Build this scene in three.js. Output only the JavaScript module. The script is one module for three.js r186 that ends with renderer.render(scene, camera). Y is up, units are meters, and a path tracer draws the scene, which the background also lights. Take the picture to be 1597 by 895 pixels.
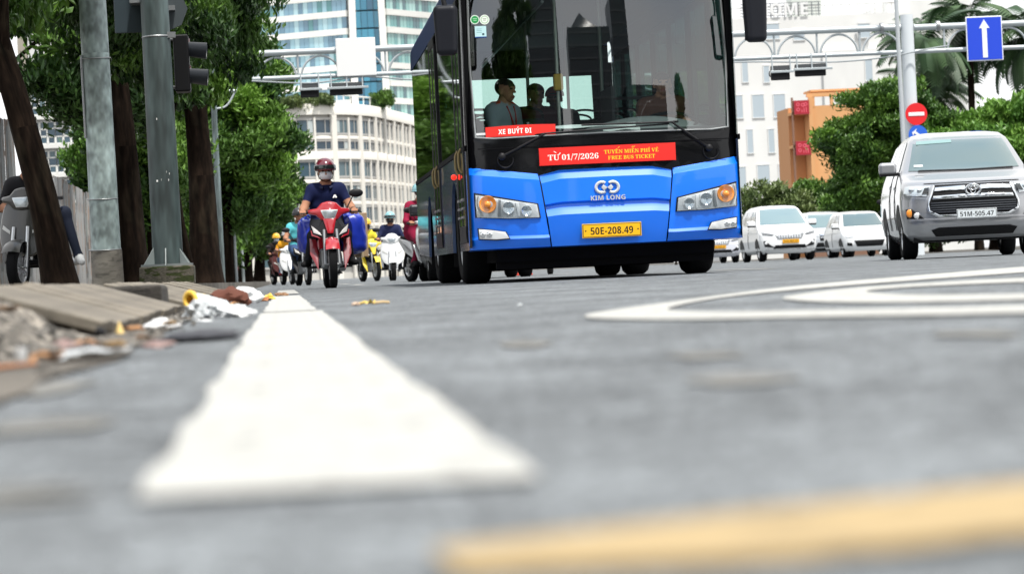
import * as THREE from 'three';
import { mergeGeometries, toCreasedNormals, mergeVertices } from 'three/addons/utils/BufferGeometryUtils.js';
import { RoundedBoxGeometry } from 'three/addons/geometries/RoundedBoxGeometry.js';
import { TessellateModifier } from 'three/addons/modifiers/TessellateModifier.js';
import { MarchingCubes } from 'three/addons/objects/MarchingCubes.js';

// ---------- camera, sky, sun, exposure ----------
const scene = new THREE.Scene();
const camera = new THREE.PerspectiveCamera(11.747, 1597 / 895, 0.05, 3000);
camera.position.set(0, 0.115, 0);                       // a lens laid almost on the asphalt
camera.up.set(0.04788, 0.99885, -0.00218);               // rolled 2.7 degrees
camera.lookAt(0.08179, 0.115 - 0.00609, -0.99663);
camera.focus = 27.5; camera.userData.fStop = 5.4;
const renderer = new THREE.WebGLRenderer({ antialias: true });
renderer.toneMapping = THREE.LinearToneMapping;
renderer.toneMappingExposure = 1.6;
renderer.shadowMap.enabled = true;

// seeded noise
function rng(seed) { let a = seed >>> 0; return () => { a |= 0; a = a + 0x6D2B79F5 | 0; let t = Math.imul(a ^ a >>> 15, 1 | a); t = t + Math.imul(t ^ t >>> 7, 61 | t) ^ t; return ((t ^ t >>> 14) >>> 0) / 4294967296; }; }
const H2 = (x, y, s) => { let n = Math.imul(x, 374761393) + Math.imul(y, 668265263) + Math.imul(s, 974711) | 0; n = Math.imul(n ^ n >>> 13, 1274126177); return ((n ^ n >>> 16) >>> 0) / 4294967296; };
function vnoise(x, y, per, s) {                           // tileable value noise, period per
  const xi = Math.floor(x), yi = Math.floor(y), fx = x - xi, fy = y - yi, u = fx * fx * (3 - 2 * fx), v = fy * fy * (3 - 2 * fy);
  const w = (a) => ((a % per) + per) % per, x0 = w(xi), x1 = w(xi + 1), y0 = w(yi), y1 = w(yi + 1);
  return (H2(x0, y0, s) * (1 - u) + H2(x1, y0, s) * u) * (1 - v) + (H2(x0, y1, s) * (1 - u) + H2(x1, y1, s) * u) * v;
}
function fbm(x, y, per, s, oct = 4) { let a = 0, k = 0.5, t = 0; for (let i = 0; i < oct; i++) { a += k * vnoise(x, y, per, s + i); t += k; x *= 2; y *= 2; per *= 2; k *= 0.5; } return a / t; }
const sstep = (a, b, x) => { const t = Math.min(1, Math.max(0, (x - a) / (b - a))); return t * t * (3 - 2 * t); };
const lerp = (a, b, t) => a + (b - a) * t, clamp = (x, a, b) => Math.min(b, Math.max(a, x));

// a bright, thinly clouded noon sky
{
  const w = 512, h = 256, d = new Float32Array(w * h * 4);
  for (let j = 0; j < h; j++) for (let i = 0; i < w; i++) {
    const el = ((j + 0.5) / h - 0.5) * Math.PI, k = (j * w + i) * 4;
    const c = fbm(i / w * 8, j / h * 8, 8, 5, 5), cl = sstep(0.34, 0.6, c + 0.10);
    const up = clamp(Math.sin(el), 0, 1);
    const b = el < 0 ? 0.55 : 1.0;
    const blue = [lerp(0.78, 0.42, up), lerp(0.86, 0.62, up), lerp(0.95, 0.92, up)], white = [1.14, 1.15, 1.16];
    for (let q = 0; q < 3; q++) d[k + q] = b * lerp(blue[q], white[q] * (0.92 + 0.2 * (c - 0.5)), 0.3 + 0.7 * cl) * 0.78;
    d[k + 3] = 1;
  }
  const t = new THREE.DataTexture(d, w, h, THREE.RGBAFormat, THREE.FloatType);
  t.mapping = THREE.EquirectangularReflectionMapping; t.magFilter = THREE.LinearFilter; t.needsUpdate = true;
  scene.background = t; scene.environment = t;
}
const sun = new THREE.DirectionalLight(new THREE.Color(1, 0.965, 0.90), 3.2);
sun.position.set(20, 78, -8); sun.target.position.set(6, 0, -40);
sun.castShadow = true; sun.shadow.radius = 7; sun.shadow.mapSize.set(4096, 4096);
Object.assign(sun.shadow.camera, { left: -70, right: 70, top: 90, bottom: -90, near: 1, far: 260 });
scene.add(sun, sun.target);

// ---------- helpers ----------
const used = {};
function numbered(n) { const k = used[n] = (used[n] ?? -1) + 1; return k ? n + '_' + String(k).padStart(3, '0') : n; }
const C = (r, g, b) => new THREE.Color().setRGB(r, g, b);
const hex = (s) => new THREE.Color(s);
function mat(color, roughness = 0.6, o = {}) { return new THREE.MeshPhysicalMaterial({ color, roughness, side: THREE.DoubleSide, ...o }); }
function clean(g) {
  let q = g.index ? g.toNonIndexed() : g;
  for (const k of Object.keys(q.attributes)) if (!['position', 'normal', 'uv'].includes(k)) q.deleteAttribute(k);
  if (!q.attributes.normal) q.computeVertexNormals();
  if (!q.attributes.uv) q.setAttribute('uv', new THREE.BufferAttribute(new Float32Array(q.attributes.position.count * 2), 2));
  q.clearGroups(); return q;
}
function merge(list) { return list.length === 1 ? clean(list[0]) : mergeGeometries(list.map(clean)); }
function part(name, geo, material, parent, label) {
  const m = new THREE.Mesh(Array.isArray(geo) ? merge(geo) : geo, material);
  m.name = name; m.castShadow = m.receiveShadow = true; if (label) m.userData.label = label;
  if (parent) parent.add(m); return m;
}
function tag(o, label, category, group) { o.userData.label = label; o.userData.category = category; if (group) o.userData.group = group; return o; }
function thing(name, label, category, [x, y, z] = [0, 0, 0], turn = 0, group) {
  const o = new THREE.Group(); o.name = numbered(name); o.position.set(x, y, z); o.rotation.y = turn; tag(o, label, category, group); scene.add(o); return o;
}
function solo(name, geo, material, label, category, [x, y, z] = [0, 0, 0], turn = 0, group) {
  const m = part(numbered(name), geo, material, scene); m.position.set(x, y, z); m.rotation.y = turn; return tag(m, label, category, group);
}
function struct(name, geo, material, parent = scene) { const m = part(parent === scene ? numbered(name) : name, geo, material, parent); m.userData.kind = 'structure'; return m; }
function box(w, h, d, x = 0, y = 0, z = 0, r = 0, rot) {
  const g = r ? new RoundedBoxGeometry(w, h, d, 2, Math.min(r, w / 2.01, h / 2.01, d / 2.01)) : new THREE.BoxGeometry(w, h, d);
  if (rot) g.applyMatrix4(new THREE.Matrix4().makeRotationFromEuler(new THREE.Euler(...rot)));
  return g.translate(x, y, z);
}
const V = (a) => new THREE.Vector3(...a);
function rod(a, b, r1, r2 = r1, seg = 10) {
  const p = V(a), q = V(b), L = p.distanceTo(q), g = new THREE.CylinderGeometry(r2, r1, L, seg);
  const m = new THREE.Matrix4().makeRotationFromQuaternion(new THREE.Quaternion().setFromUnitVectors(new THREE.Vector3(0, 1, 0), q.clone().sub(p).normalize()));
  return g.applyMatrix4(m).translate((a[0] + b[0]) / 2, (a[1] + b[1]) / 2, (a[2] + b[2]) / 2);
}
function tube(pts, r, seg = 24, rs = 8, closed = false) { return new THREE.TubeGeometry(new THREE.CatmullRomCurve3(pts.map(V), closed, 'catmullrom', 0.5), seg, r, rs, closed); }
function ball(r, x = 0, y = 0, z = 0, sx = 1, sy = 1, sz = 1, a = 16, b = 12) { return new THREE.SphereGeometry(r, a, b).scale(sx, sy, sz).translate(x, y, z); }
function shapeOf(pts, smooth) {
  if (smooth) { const c = new THREE.CatmullRomCurve3(pts.map(p => new THREE.Vector3(p[0], p[1], 0)), true, 'catmullrom', smooth); pts = c.getPoints(pts.length * 5).slice(0, -1).map(p => [p.x, p.y]); }
  return new THREE.Shape(pts.map(p => new THREE.Vector2(p[0], p[1])));
}
// an outline in x-y, extruded along z, subdivided and bent onto a surface z = surf(x, y)
function panel(pts, depth, surf, { bevel = 0.006, edge = 0.12, smooth = 0, holes = [], lift = 0 } = {}) {
  const s = shapeOf(pts, smooth); for (const h of holes) s.holes.push(shapeOf(h, smooth));
  let g = new THREE.ExtrudeGeometry(s, { depth, bevelEnabled: bevel > 0, bevelSize: bevel, bevelThickness: bevel, bevelSegments: 2, bevelOffset: -bevel, curveSegments: 8 });
  if (edge) g = new TessellateModifier(edge, 7).modify(g);
  g = clean(g);
  if (surf) { const p = g.attributes.position; for (let i = 0; i < p.count; i++) p.setZ(i, p.getZ(i) + surf(p.getX(i), p.getY(i)) + lift); }
  else if (lift) g.translate(0, 0, lift);
  g.deleteAttribute('normal'); g.computeVertexNormals();
  return toCreasedNormals(g, 0.6);
}
// a grid surface from a function (u, v) -> [x, y, z]
function grid(f, nu, nv, closedU = false) {
  const p = [], uv = [], ix = [];
  for (let j = 0; j <= nv; j++) for (let i = 0; i <= nu; i++) { p.push(...f(i / nu, j / nv)); uv.push(i / nu, j / nv); }
  for (let j = 0; j < nv; j++) for (let i = 0; i < nu; i++) { const a = j * (nu + 1) + i, b = a + 1, c = a + nu + 1, d = c + 1; ix.push(a, b, d, a, d, c); }
  const g = new THREE.BufferGeometry(); g.setAttribute('position', new THREE.Float32BufferAttribute(p, 3)); g.setAttribute('uv', new THREE.Float32BufferAttribute(uv, 2)); g.setIndex(ix); g.computeVertexNormals(); return g;
}
function lathe(pts, seg = 20) { return new THREE.LatheGeometry(pts.map(p => new THREE.Vector2(p[0], p[1])), seg); }
function xf(g, { p = [0, 0, 0], r = [0, 0, 0], s = [1, 1, 1] }) { return g.applyMatrix4(new THREE.Matrix4().compose(V(p), new THREE.Quaternion().setFromEuler(new THREE.Euler(...r)), V(s))); }
// flat polygon on the ground (x, z)
function flat(pts, y, smooth, holes = []) {
  const s = shapeOf(pts.map(([x, z]) => [x, -z]), smooth); for (const h of holes) s.holes.push(shapeOf(h.map(([x, z]) => [x, -z]), smooth));
  return new THREE.ShapeGeometry(s).rotateX(-Math.PI / 2).translate(0, y, 0);
}
// textures computed pixel by pixel
function tex(w, h, f, srgb = true, rx = 1, ry = 1) {
  const d = new Uint8Array(w * h * 4);
  for (let j = 0; j < h; j++) for (let i = 0; i < w; i++) { const c = f(i / w, j / h, i, j), k = (j * w + i) * 4; for (let q = 0; q < 3; q++) d[k + q] = clamp(Math.round((Array.isArray(c) ? c[q] : c) * 255), 0, 255); d[k + 3] = 255; }
  const t = new THREE.DataTexture(d, w, h); t.wrapS = t.wrapT = THREE.RepeatWrapping; t.magFilter = THREE.LinearFilter; t.minFilter = THREE.LinearMipmapLinearFilter; t.generateMipmaps = true; t.repeat.set(rx, ry);
  if (srgb) t.colorSpace = THREE.SRGBColorSpace; t.needsUpdate = true; return t;
}
function again(t, rx, ry) { const c = t.clone(); c.repeat.set(rx, ry); c.needsUpdate = true; return c; }
function canvasTex(w, h, draw) {
  const c = document.createElement('canvas'); c.width = w; c.height = h; draw(c.getContext('2d'), w, h);
  const t = new THREE.CanvasTexture(c); t.colorSpace = THREE.SRGBColorSpace; return t;
}
function uvScale(g, sx, sy) { const u = g.attributes.uv; for (let i = 0; i < u.count; i++) u.setXY(i, u.getX(i) * sx, u.getY(i) * sy); return g; }
function uvXZ(g, s = 1) { const p = g.attributes.position, u = new Float32Array(p.count * 2); for (let i = 0; i < p.count; i++) { u[2 * i] = p.getX(i) * s; u[2 * i + 1] = p.getZ(i) * s; } g.setAttribute('uv', new THREE.BufferAttribute(u, 2)); return g; }

// ---------- shared textures and materials ----------
const grainA = tex(512, 512, (u, v) => { const n = fbm(u * 64, v * 64, 64, 11, 3), l = fbm(u * 5, v * 5, 5, 31, 4); return 0.35 + 0.5 * n + 0.3 * (l - 0.5); }, false);
const asphaltT = tex(1024, 1024, (u, v, i, j) => {
  const s2 = H2(i >> 2, j >> 2, 13), st = H2(i >> 1, j >> 1, 3), fine = H2(i, j, 7), m = fbm(u * 9, v * 9, 9, 21, 5), l = fbm(u * 2, v * 2, 2, 41, 4);
  let b = 0.425 + 0.22 * (fbm(u * 55, v * 55, 55, 63, 3) - 0.5) + 0.18 * (m - 0.5) + 0.16 * (l - 0.5) + 0.12 * (fine - 0.5) + (st > 0.93 ? 0.24 : st > 0.86 ? 0.1 : st < 0.14 ? -0.13 : 0) + (s2 > 0.955 ? 0.16 : s2 < 0.07 ? -0.12 : 0);
  return [b * 0.975, b, b * 1.015];
});
const asphaltB = tex(1024, 1024, (u, v, i, j) => 0.5 * H2(i >> 1, j >> 1, 3) + 0.3 * fbm(u * 120, v * 120, 120, 9, 2) + 0.2 * fbm(u * 9, v * 9, 9, 2, 3), false);
const concreteT = tex(512, 512, (u, v, i, j) => { const m = fbm(u * 8, v * 8, 8, 51, 5), f = H2(i, j, 5), l = fbm(u * 2, v * 2, 2, 61, 3), s = sstep(0.55, 0.75, fbm(u * 14, v * 14, 14, 71, 3)); const b = 0.60 + 0.22 * (m - 0.5) + 0.06 * (f - 0.5) + 0.16 * (l - 0.5) - 0.10 * s; return [b, b * 0.975, b * 0.94]; });
const barkT = tex(256, 512, (u, v, i, j) => { const m = fbm(u * 16, v * 5, 16, 81, 4), f = fbm(u * 60, v * 20, 60, 91, 2), l = fbm(u * 4, v * 4, 4, 14, 3); const b = 0.24 + 0.26 * (m - 0.5) + 0.10 * (f - 0.5), g = sstep(0.55, 0.7, l) * 0.06; return [b * 1.05 + g, b * 0.92 + g * 1.2, b * 0.82 + g]; });
const galvT = tex(512, 512, (u, v) => { const cx = u * 9, cy = v * 16; const a = fbm(cx, cy, 9, 15, 3), s = fbm(u * 22, v * 26, 22, 18, 2), d = sstep(0.5, 0.8, fbm(u * 5, v * 9, 5, 44, 4)); const b = 0.72 + 0.30 * (a - 0.5) + 0.30 * (s - 0.5) - 0.14 * d; return [b * 0.93, b * 0.99, b * 0.99]; });
const paintT = tex(512, 512, (u, v, i, j) => { const m = fbm(u * 10, v * 10, 10, 25, 5), w = sstep(0.66, 0.75, fbm(u * 30, v * 30, 30, 35, 4)) * 0.35, f = H2(i, j, 6); const b = 0.93 + 0.06 * (m - 0.5) + 0.03 * (f - 0.5) - w * (0.4 + m * 0.5); return [b, b * 0.992, b * 0.965]; });
const MAT = {
  black: mat(C(0.007, 0.007, 0.008), 0.5, { specularIntensity: 0.4 }), rubber: mat(C(0.010, 0.010, 0.011), 0.9, { specularIntensity: 0.3 }), plastic: mat(C(0.012, 0.012, 0.014), 0.5, { specularIntensity: 0.5 }),
  chrome: mat(C(0.85, 0.86, 0.87), 0.12, { metalness: 1 }), alloy: mat(C(0.55, 0.56, 0.57), 0.35, { metalness: 1 }), steel: mat(C(0.35, 0.36, 0.37), 0.45, { metalness: 0.9 }),
  whitePaint: mat(C(0.78, 0.78, 0.78), 0.3, { clearcoat: 0.8, clearcoatRoughness: 0.06 }),
  lens: mat(C(0.9, 0.92, 0.93), 0.03, { transmission: 1, thickness: 0, ior: 1.45 }),
  reflector: mat(C(0.80, 0.81, 0.82), 0.2, { metalness: 0.45 }), amber: mat(C(0.9, 0.30, 0.03), 0.15, { clearcoat: 1 }), redLens: mat(C(0.6, 0.02, 0.02), 0.12, { clearcoat: 1 }),
  darkGlass: mat(C(0.012, 0.017, 0.018), 0.03, { clearcoat: 1, clearcoatRoughness: 0.02 }),
  pane: mat(C(0.92, 0.96, 0.95), 0.02, { transmission: 1, thickness: 0, ior: 1.5 }),
  hair: mat(C(0.012, 0.01, 0.009), 0.5),
  galv: mat(C(0.62, 0.66, 0.66), 0.5, { map: galvT, metalness: 0.35 }), pole: mat(C(0.36, 0.40, 0.41), 0.5, { map: galvT, metalness: 0.2 }), pipeGrey: mat(C(0.42, 0.46, 0.48), 0.45, { metalness: 0.3 }),
  concrete: mat(C(0.62, 0.60, 0.56), 0.9, { map: concreteT, bumpMap: concreteT, bumpScale: 0.004 }),
};
// ---------- ground, road, markings ----------
{
  const gm = mat(C(0.20, 0.19, 0.17), 0.95, { map: again(concreteT, 300, 300) });
  struct('ground', new THREE.PlaneGeometry(3000, 3000).rotateX(-Math.PI / 2).translate(0, -0.03, -800), gm);
  const road = new THREE.Group(); road.name = 'road'; road.userData.kind = 'structure'; scene.add(road);
  const am = mat(C(0.85, 0.87, 0.89), 0.82, { map: asphaltT, bumpMap: asphaltB, bumpScale: 0.006, specularIntensity: 0.6 });
  const rg = merge([flat([[-0.5, 130], [22, 130], [22, -600], [-0.5, -600]], 0)]); uvXZ(rg, 1 / 2.3);
  part('asphalt', rg, am, road);
  const wm = mat(C(0.48, 0.485, 0.488), 0.85, { map: paintT, bumpMap: asphaltB, bumpScale: 0.002 });
  const wm2 = mat(C(0.46, 0.465, 0.47), 0.85, { map: paintT });
  const R = rng(77), jag = (x, a = 0.006) => x + (R() - 0.5) * a * 2;
  const strip = (x0, x1, z0, z1, n, a = 0.006) => { const p = []; for (let i = 0; i <= n; i++) p.push([jag(x0, a), lerp(z0, z1, i / n)]); for (let i = n; i >= 0; i--) p.push([jag(x1, a), lerp(z0, z1, i / n)]); return p; };
  const mk = (name, g, m) => part(name, uvXZ(g, 1 / 0.9), m, road);
  mk('edge_line', flat(strip(-0.082, 0.132, -1.49, -10.0, 46), 0.004), wm);
  mk('edge_line', flat(strip(-0.075, 0.118, -10.16, -20.6, 30, 0.008), 0.0045), wm2);
  mk('edge_line', flat(strip(-0.06, 0.13, -23.5, -33, 12), 0.004), wm2);
  for (let k = 0; k < 6; k++) mk('lane_dash', flat(strip(1.05, 1.2, -40 - k * 9, -44 - k * 9, 6), 0.004), wm2);
  for (let k = 0; k < 6; k++) mk('lane_dash', flat(strip(4.9, 5.05, -28 - k * 10, -32 - k * 10, 6), 0.004), wm2);
  // elongated speed-limit ring with its digit
  const outer = [[3.9, -14.44], [2.3, -11.26], [1.66, -9.65], [1.06, -7.72], [0.80, -6.85], [0.69, -6.38], [0.665, -5.91], [0.755, -5.41], [0.92, -5.09], [1.06, -4.82], [1.22, -4.55], [1.75, -4.1], [2.4, -4.2], [3.1, -5.3], [3.8, -7.4], [4.4, -10], [4.8, -12.5], [4.85, -14.5], [4.5, -15.15]];
  const inner = [[3.08, -11.42], [1.98, -9.75], [1.37, -8.43], [0.95, -6.84], [0.92, -6.1], [1.09, -5.6], [1.38, -5.12], [1.8, -4.75], [2.3, -4.85], [2.9, -5.9], [3.5, -7.8], [3.95, -10], [4.1, -11.9], [3.85, -12.6], [3.5, -12.2]];
  mk('speed_ring', flat(outer, 0.004, 0.5, [inner]), wm);
  const o2 = [[2.5, -9.5], [2.12, -9.3], [1.80, -8.85], [1.40, -7.73], [1.29, -6.8], [1.33, -6.1], [1.52, -5.65], [1.8, -5.4], [2.15, -5.6], [2.5, -6.6], [2.8, -8], [2.85, -9.1]];
  const i2 = [[2.15, -8.5], [1.93, -8.5], [1.70, -8.05], [1.60, -7.01], [1.72, -6.35], [1.9, -6.2], [2.1, -6.6], [2.3, -7.5], [2.32, -8.2]];
  mk('speed_digit', flat(o2, 0.004, 0.5, [i2]), wm);
  const ym = mat(C(0.42, 0.31, 0.16), 0.8, { map: paintT });
  mk('yellow_line', flat([[0.055, -1.13], [0.19, -1.215], [0.6, -1.42], [1.2, -1.75], [1.2, -1.53], [0.55, -1.17], [0.19, -1.02], [0.06, -1.03]], 0.004), ym);
  // worn scraps of old paint beside the line
  for (const [x, z, w, l] of [[-0.22, -1.55, 0.1, 0.06], [-0.16, -1.62, 0.05, 0.04], [0.42, -2.6, 0.05, 0.12], [-0.2, -2.4, 0.06, 0.14], [0.36, -4.2, 0.04, 0.2], [0.5, -3.3, 0.05, 0.1], [0.9, -3.6, 0.06, 0.18], [-0.28, -3.3, 0.05, 0.25]]) {
    const p = []; for (let i = 0; i < 14; i++) { const a = i / 14 * 6.283, q = 0.6 + R() * 0.6; p.push([x + Math.cos(a) * w * q, z + Math.sin(a) * l * q]); }
    mk('old_paint', flat(p, 0.003), mat(C(0.19, 0.19, 0.187), 0.85, { map: paintT }));
  }
  // tar seams
  const tm = mat(C(0.025, 0.025, 0.027), 0.7);
  for (const [pts, w] of [[[[1.6, -19.5], [2.1, -19.9], [2.8, -20.0], [3.4, -20.6]], 0.05], [[[2.2, -15.5], [4.2, -17.8], [6.4, -19.5], [9, -20.4]], 0.02], [[[0.9, -30], [3, -31], [6, -31.2], [10, -33]], 0.05]]) {
    const c = new THREE.CatmullRomCurve3(pts.map(([x, z]) => new THREE.Vector3(x, 0, z))).getPoints(24), a = [], b = [];
    c.forEach((p) => { const q = w * (0.5 + R()); a.push([p.x, p.z - q]); b.unshift([p.x, p.z + q]); });
    part('tar_seam', uvXZ(flat([...a, ...b], 0.003)), tm, road);
  }
  const dm = mat(C(0.36, 0.335, 0.30), 0.95, { map: concreteT, bumpMap: grainA, bumpScale: 0.006 });
  const gp = [], R2 = rng(5); for (let i = 0; i <= 60; i++) gp.push([-0.30 + 0.10 * (fbm(i * 0.35, 2, 64, 9, 3) - 0.5) + 0.03 * R2(), 0 - i * 0.4]); for (let i = 60; i >= 0; i--) gp.push([-0.5, 0 - i * 0.4]);
  struct('gutter', uvXZ(flat(gp, 0.005), 0.8), dm);
}
// ---------- pavement, kerb ramps, broken verge ----------
const SW = 0.13;
{
  const sm = mat(C(0.50, 0.48, 0.44), 0.92, { map: concreteT, bumpMap: concreteT, bumpScale: 0.004 });
  struct('pavement', uvXZ(merge([box(4.6, 0.16, 160, -3.1, SW - 0.08, -92), box(4.6, 0.16, 12, -3.1, SW - 0.081, -6)]), 0.5), sm);
  const R = rng(19);
  const bt = tex(512, 128, (u, v, i, j) => { const m = fbm(u * 6, v * 26, 6, 33, 4), f = fbm(u * 40, v * 60, 40, 37, 2), l = fbm(u * 3, v * 3, 3, 39, 3), d = sstep(0.6, 0.72, fbm(u * 9, v * 30, 9, 43, 3)); const b = 0.56 + 0.26 * (m - 0.5) + 0.12 * (f - 0.5) + 0.2 * (l - 0.5) - 0.13 * d; return [b, b * 0.955, b * 0.885]; });
  const tones = [C(0.62, 0.60, 0.56), C(0.54, 0.52, 0.49), C(0.68, 0.655, 0.61)].map(c => mat(c, 0.9, { map: bt, bumpMap: bt, bumpScale: 0.006 }));
  const ramp = (label, z0, z1, n, x0, x1, y0) => {
    const t = thing('kerb_ramp', label, 'ramp', [0, 0, z0], 0, 'kerb ramps along the gutter');
    const L = (z0 - z1) / n, len = Math.hypot(x1 - x0, SW + 0.012 - y0), ang = Math.atan2(SW + 0.012 - y0, x0 - x1);
    for (let k = 0; k < n; k++) {
      const g = box(len + R() * 0.03, 0.03, L - 0.008 - R() * 0.012, 0, 0, 0, 0.006);
      xf(g, { r: [(R() - 0.5) * 0.01, 0, -ang], p: [(x0 + x1) / 2 + R() * 0.012, (y0 + SW) / 2 - 0.008 + (R() - 0.5) * 0.007, -(k + 0.5) * L] });
      part('plank', g, tones[Math.floor(R() * 3)], t);
    }
    const side = new THREE.ExtrudeGeometry(shapeOf([[x0 - 0.01, 0], [x0 - 0.01, y0 - 0.03], [x1, SW - 0.025], [x1, 0]]), { depth: z0 - z1 - 0.02, bevelEnabled: false }).translate(0, 0, -(z0 - z1) + 0.01);
    part('bedding', side, MAT.concrete, t);
    return t;
  };
  ramp('weathered plank ramp nearest the camera running up to the pavement', -6.65, -11.7, 12, -0.44, -0.80, 0.035);
  ramp('weathered plank ramp farther off, beyond the dark kerb stone', -12.6, -24, 22, -0.42, -0.80, 0.035);
  // kerb stone between the ramps
  const ks = thing('kerb_stone', 'dark chipped kerb stone between the two plank ramps', 'kerb', [-0.66, 0, -12.15]);
  const kg = new RoundedBoxGeometry(0.30, 0.125, 0.62, 6, 0.02); { const p = kg.attributes.position; for (let i = 0; i < p.count; i++) { const n = (fbm(p.getX(i) * 14 + 3, p.getZ(i) * 14 + p.getY(i) * 9, 64, 4, 3) - 0.5) * 0.03; p.setXYZ(i, p.getX(i) + n, p.getY(i) + n * 0.7, p.getZ(i) + n); } kg.computeVertexNormals(); }
  part('stone', kg.translate(0, 0.062, 0), mat(C(0.16, 0.15, 0.14), 0.95, { map: concreteT, bumpMap: concreteT, bumpScale: 0.01 }), ks);
  // broken verge in front of the ramps
  const vg = grid((u, v) => { const z = lerp(-1.2, -6.72, v), x = lerp(-0.43, -1.0, u), n = fbm(x * 9 + 20, z * 5 + 40, 64, 8, 4) - 0.5, m = fbm(x * 40 + 20, z * 30 + 90, 128, 18, 3) - 0.5; return [x + n * 0.03 * (1 - u), Math.max(0.001, SW * sstep(0, 0.72, u) + (n * 0.05 + m * 0.025) * (0.3 + Math.sin(Math.PI * Math.min(1, u * 1.3)))), z]; }, 60, 420);
  uvXZ(vg, 1.1);
  const dirtT = tex(512, 512, (u, v, i, j) => { const m = fbm(u * 12, v * 12, 12, 151, 5), s = sstep(0.56, 0.66, fbm(u * 40, v * 40, 40, 153, 3)), l = fbm(u * 3, v * 3, 3, 155, 4), f = H2(i, j, 17); const b = 0.37 + 0.5 * (m - 0.5) + 0.3 * (l - 0.5) + 0.2 * s + 0.08 * (f - 0.5); return [b * 1.02, b * 0.97, b * 0.9]; });
  struct('broken_verge', vg, mat(C(0.8, 0.8, 0.8), 0.97, { map: dirtT, bumpMap: dirtT, bumpScale: 0.012 }));
  const pg = new THREE.IcosahedronGeometry(1, 1); { const p = pg.attributes.position; for (let i = 0; i < p.count; i++) { const s = 0.75 + 0.5 * H2(Math.round(p.getX(i) * 50), Math.round(p.getY(i) * 50 + p.getZ(i) * 90), 3); p.setXYZ(i, p.getX(i) * s, p.getY(i) * s * 0.7, p.getZ(i) * s); } pg.computeVertexNormals(); }
  const N = 1100, im = new THREE.InstancedMesh(pg, mat(C(1, 1, 1), 0.95), N); im.name = 'gutter_gravel'; im.castShadow = im.receiveShadow = true;
  const M = new THREE.Matrix4(), q = new THREE.Quaternion(), e = new THREE.Euler();
  for (let i = 0; i < N; i++) {
    const z = i < 560 ? -3.2 - R() * 3.4 : -1.5 - Math.pow(R(), 1.2) * 20, near = z > -6.6, x = near ? -0.28 - Math.pow(R(), 0.8) * 0.6 : -0.24 - R() * 0.22, s = (0.002 + (near && x < -0.4 ? 0.016 : 0.009) * R() * R() * R()) * (1 + 0.04 * -z);
    const y = near ? SW * sstep(0, 0.72, (-0.43 - x) / 0.57) : 0.006; e.set(R() * 6, R() * 6, R() * 6);
    M.compose(new THREE.Vector3(x, y + s * 0.3, z), q.setFromEuler(e), new THREE.Vector3(s, s, s)); im.setMatrixAt(i, M);
    const b = 0.05 + 0.28 * R() * R(); im.setColorAt(i, C(b, b * 0.94, b * 0.85));
  }
  im.userData = { kind: 'stuff', label: 'loose grit and small stones lying along the gutter', category: 'gravel' }; scene.add(im);
}
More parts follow.
